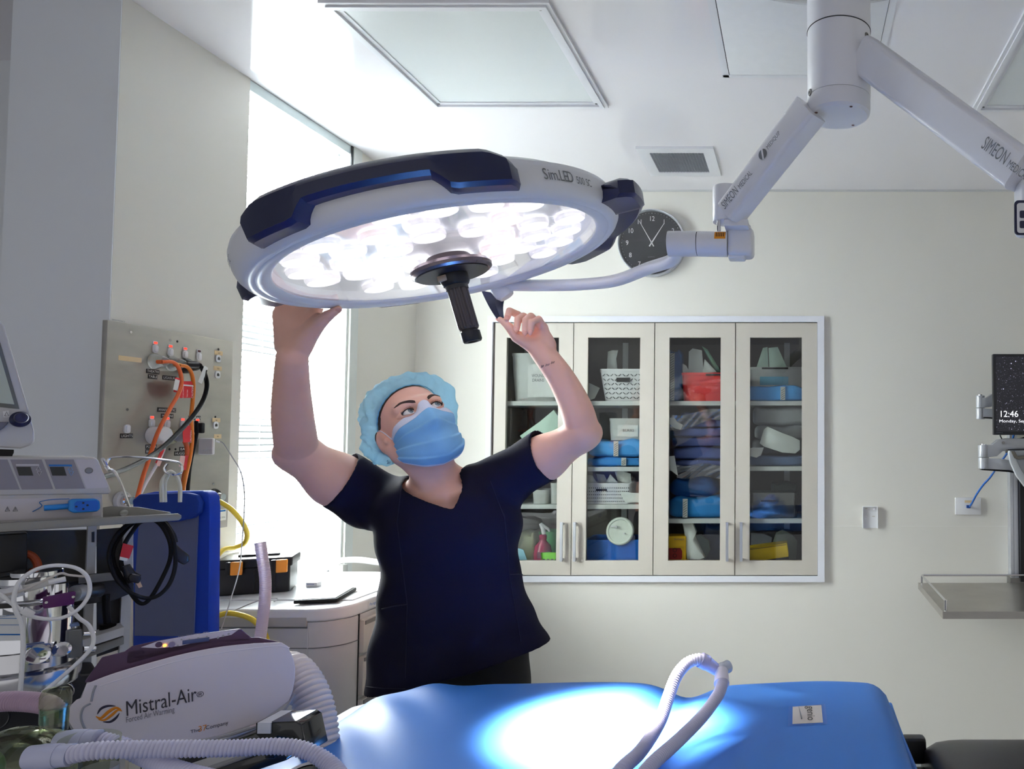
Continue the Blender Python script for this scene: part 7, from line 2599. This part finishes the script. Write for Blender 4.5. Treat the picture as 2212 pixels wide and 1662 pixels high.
# monitor
mo = thing('wall_monitor', P(2250, 940, 2.96), 'black monitor showing a starry lock screen at 12:46, right edge', 'monitor')
a, c = P(2147, 940, 2.96), P(2212, 765, 2.96)
mw = .54
MB().bb((a.x, 2.96, a.z), (a.x + mw, 2.985, c.z)).build('housing', mat('monitor_black', (26, 26, 28), .35), mo, bevel=.003)
MB().bb((a.x + .15, 2.985, a.z + .08), (a.x + mw - .15, 3.03, c.z - .08)).build('rear_housing', BLACK, mo, bevel=.01)
scm = bpy.data.materials.new('screen_stars')
scm.use_nodes = True
nt = scm.node_tree
nt.nodes.clear()
out = nt.nodes.new('ShaderNodeOutputMaterial')
pb = nt.nodes.new('ShaderNodeBsdfPrincipled')
pb.inputs['Base Color'].default_value = (.005, .005, .01, 1)
pb.inputs['Roughness'].default_value = .25
tc = nt.nodes.new('ShaderNodeTexCoord')
prev = None
for sc_, th_, st in ((140, .13, 1.3), (60, .10, 2.2), (260, .16, .6)):
    vo = nt.nodes.new('ShaderNodeTexVoronoi')
    vo.inputs['Scale'].default_value = sc_
    nt.links.new(tc.outputs['Object'], vo.inputs['Vector'])
    lt = nt.nodes.new('ShaderNodeMapRange')
    lt.inputs['From Min'].default_value = th_ * 1.6
    lt.inputs['From Max'].default_value = th_ * .3
    lt.inputs['To Max'].default_value = st
    nt.links.new(vo.outputs['Distance'], lt.inputs['Value'])
    # only some cells shine
    sx = nt.nodes.new('ShaderNodeSeparateColor')
    nt.links.new(vo.outputs['Color'], sx.inputs[0])
    pw = nt.nodes.new('ShaderNodeMath')
    pw.operation = 'POWER'
    pw.inputs[1].default_value = 4
    nt.links.new(sx.outputs[0], pw.inputs[0])
    ml = nt.nodes.new('ShaderNodeMath')
    ml.operation = 'MULTIPLY'
    nt.links.new(lt.outputs[0], ml.inputs[0])
    nt.links.new(pw.outputs[0], ml.inputs[1])
    if prev:
        ad = nt.nodes.new('ShaderNodeMath')
        nt.links.new(prev.outputs[0], ad.inputs[0])
        nt.links.new(ml.outputs[0], ad.inputs[1])
        prev = ad
    else:
        prev = ml
ad = nt.nodes.new('ShaderNodeMath')
ad.inputs[1].default_value = .010
nt.links.new(prev.outputs[0], ad.inputs[0])
pb.inputs['Emission Color'].default_value = (.75, .75, 1, 1)
nt.links.new(ad.outputs[0], pb.inputs['Emission Strength'])
nt.links.new(pb.outputs[0], out.inputs[0])
sc_o = MB().bb((a.x + .011, 2.9592, a.z + .014), (a.x + mw - .011, 2.9602, c.z - .011)).build('screen', scm, mo)
SCT = mat('screen_text', (250, 250, 255), .4, emit=(250, 250, 255), estr=.9)
p = P(2158, 901, 2.959)
text('12:46', p, (1, 0, 0), (0, 0, 1), .0245, SCT, sc_o, width=.077)
p = P(2158, 913, 2.959)
text('Monday, September', p, (1, 0, 0), (0, 0, 1), .0115, SCT, sc_o, width=.170)
text('HANNS-G', P(2152, 936, 2.9585), (1, 0, 0), (0, 0, 1), .004, GINK, mo)


def marm(nm, label, px, py, Y, dx, par=None, s=1.0):
    """articulated monitor arm: vertical pivot, upper spring link, lower link"""
    t = thing(nm, P(px, py, Y), label, 'monitor arm', 'articulated monitor arms')
    AR = mat('arm_silver', (176, 178, 182), .4, .35, var=.03)
    x0 = P(px, py, Y).x
    r_ = .022 * s
    z0_, z1_, z2_ = P(px, py - 44, Y).z, P(px, py - 20, Y).z, P(px, py + 4, Y).z
    MB().cyl((x0, Y, z1_ + .001), (x0, Y, z0_ + .006), r_, n=32).build('upper_pivot', AR, t, bevel=.003)
    MB().cyl((x0, Y, z2_), (x0, Y, z1_), r_, n=32).build('lower_pivot', AR, t, bevel=.002)
    MB().cyl((x0, Y, z0_ + .006), (x0, Y, z0_ + .010), r_ * .5, n=24).build('pivot_cap', CHROME, t)
    q = lambda x, y, o=0: Vector((x0 + x * s * dx, Y + o, z1_ + y * s))
    for nm_, pts, m_, o0, o1 in (('upper_link', [(.0, .0), (.0, .052), (.03, .052), (.055, .072), (.09, .078), (.40, .078), (.40, .025), (.11, .022), (.075, .028), (.05, .006)], AR, -.018, .018),
                                 ('lower_link', [(.0, -.046), (.10, -.050), (.18, -.068), (.24, -.085), (.36, -.090), (.36, -.055), (.20, -.030), (.08, -.006), (.0, -.001)], AR, -.017, .017),
                                 ('lower_cover', [(-.012, -.050), (-.012, -.030), (.0, -.046), (.10, -.0505), (.18, -.0685), (.24, -.0855), (.36, -.0905), (.36, -.097), (.24, -.093), (.10, -.058)], BLACK, -.016, .016),
                                 ('cable_gap', [(.082, .020), (.09, .034), (.14, .036), (.40, .036), (.40, .020)], BLACK, -.020, -.0181)):
        vs = [q(x, y, o0) for x, y in pts] + [q(x, y, o1) for x, y in pts]
        n_ = len(pts)
        fs = [tuple(range(n_)), tuple(range(2 * n_ - 1, n_ - 1, -1))] + [(i, (i + 1) % n_, n_ + (i + 1) % n_, n_ + i) for i in range(n_)]
        MB().add(vs, fs).build(nm_, m_, t, bevel=.0025 if o0 > -.0181 else 0)
    for x, y in ((.075, .060), (.088, .028)):
        p = q(x, y, -.0185)
        MB().cyl(p, p + Vector((0, -.003, 0)), .006 * s, n=18).build('bolt', DSTEEL, t)
    return t


marm('monitor_arm', 'upper silver monitor arm sticking out left behind the black monitor', 2118, 902, 3.10, 1, s=.82)
marm('monitor_arm', 'lower silver arm below the black monitor carrying the keyboard tray', 2125, 1009, 3.00, 1)
kt = thing('keyboard_tray', P(2240, 1045, 2.9), 'grey curved keyboard tray on the lower arm at the right edge', 'tray')
pts = [(2181, 974), (2179, 980), (2184, 1000), (2196, 1028), (2214, 1052), (2260, 1075), (2330, 1080), (2330, 1066), (2262, 1060), (2222, 1040), (2206, 1016), (2194, 990), (2190, 974)]
extr(pts, 0, .02, 'edge', mat('tray_edge', (190, 194, 196), .35), kt, bevel=.002, pf=lambda x, y, o: P(x, y, 2.90 + o), nrm=EY)
extr([(2190, 974), (2330, 970), (2330, 1066), (2262, 1060), (2222, 1040), (2206, 1016), (2194, 990)], .006, .014, 'panel', mat('tray_panel', (160, 164, 166), .4), kt, pf=lambda x, y, o: P(x, y, 2.90 + o), nrm=EY)
extr([(2184, 975), (2192, 975), (2198, 986), (2260, 980), (2260, 988), (2200, 993), (2192, 990)], -.006, .004, 'grip', mat('grip_bronze', (112, 108, 98), .4, .4), kt, bevel=.001, pf=lambda x, y, o: P(x, y, 2.90 + o), nrm=EY)
MB().tube(spline([P(2160, 940, 3.0), P(2166, 950, 3.0), P(2180, 953, 3.0), P(2200, 950, 3.0), P(2225, 940, 3.0)], 6), .0025, 6).build('black_lead', BLACKR, mo)
# steel tray shelf
sy0, sy1 = 2.76, YB - .06
sz = P(2100, 1322, 2.76).z
sx0 = .542
ts = thing('steel_tray', (.9, 3.0, sz - .03), 'stainless steel tray shelf with a thin guard rail on the right wall area', 'shelf')
MB().bb((sx0, sy0, sz - .003), (1.45, sy1, sz)).build('tray_plate', STEEL, ts)
MB().bb((sx0, sy0 - .002, sz - .026), (1.45, sy0, sz + .001)).build('front_lip', STEEL, ts)
MB().bb((sx0 - .002, sy0, sz - .026), (sx0, sy1, sz + .001)).build('side_lip', STEEL, ts)
rp = [Vector((sx0 + .012, sy0 + .012, sz)), Vector((sx0 + .012, sy0 + .012, sz + .030)), Vector((sx0 + .012, sy0 + .020, sz + .036)), Vector((sx0 + .012, sy1 - .02, sz + .036)), Vector((sx0 + .020, sy1 - .012, sz + .036)),
      Vector((1.44, sy1 - .012, sz + .036))]
MB().tube(rp, .0045, 12).build('guard_rail', CHROME, ts)
MB().cyl((sx0 + .012, sy1 - .014, sz), (sx0 + .012, sy1 - .014, sz + .034), .0045, n=12).build('rail_post', CHROME, ts)
MB().cyl((sx0 + .012, sy0 + .012, sz), (sx0 + .012, sy0 + .012, sz + .040), .0062, n=14).build('rail_post', CHROME, ts)
MB().bb((.95, sy1, sz - .12), (1.05, YB - .0005, sz + .02)).build('wall_mount', DSTEEL, ts)
MB().add([(sx0 + .15, sy0 + .02, sz - .026), (1.45, sy0 + .02, sz - .026), (1.45, sy0 + .02, sz - .045)], [(0, 1, 2)]).build('gusset', DSTEEL, ts, solid=.003)
MB().bb((.95, sy0 + .1, sz - .05), (1.05, sy1, sz - .003)).build('support_arm', DSTEEL, ts)
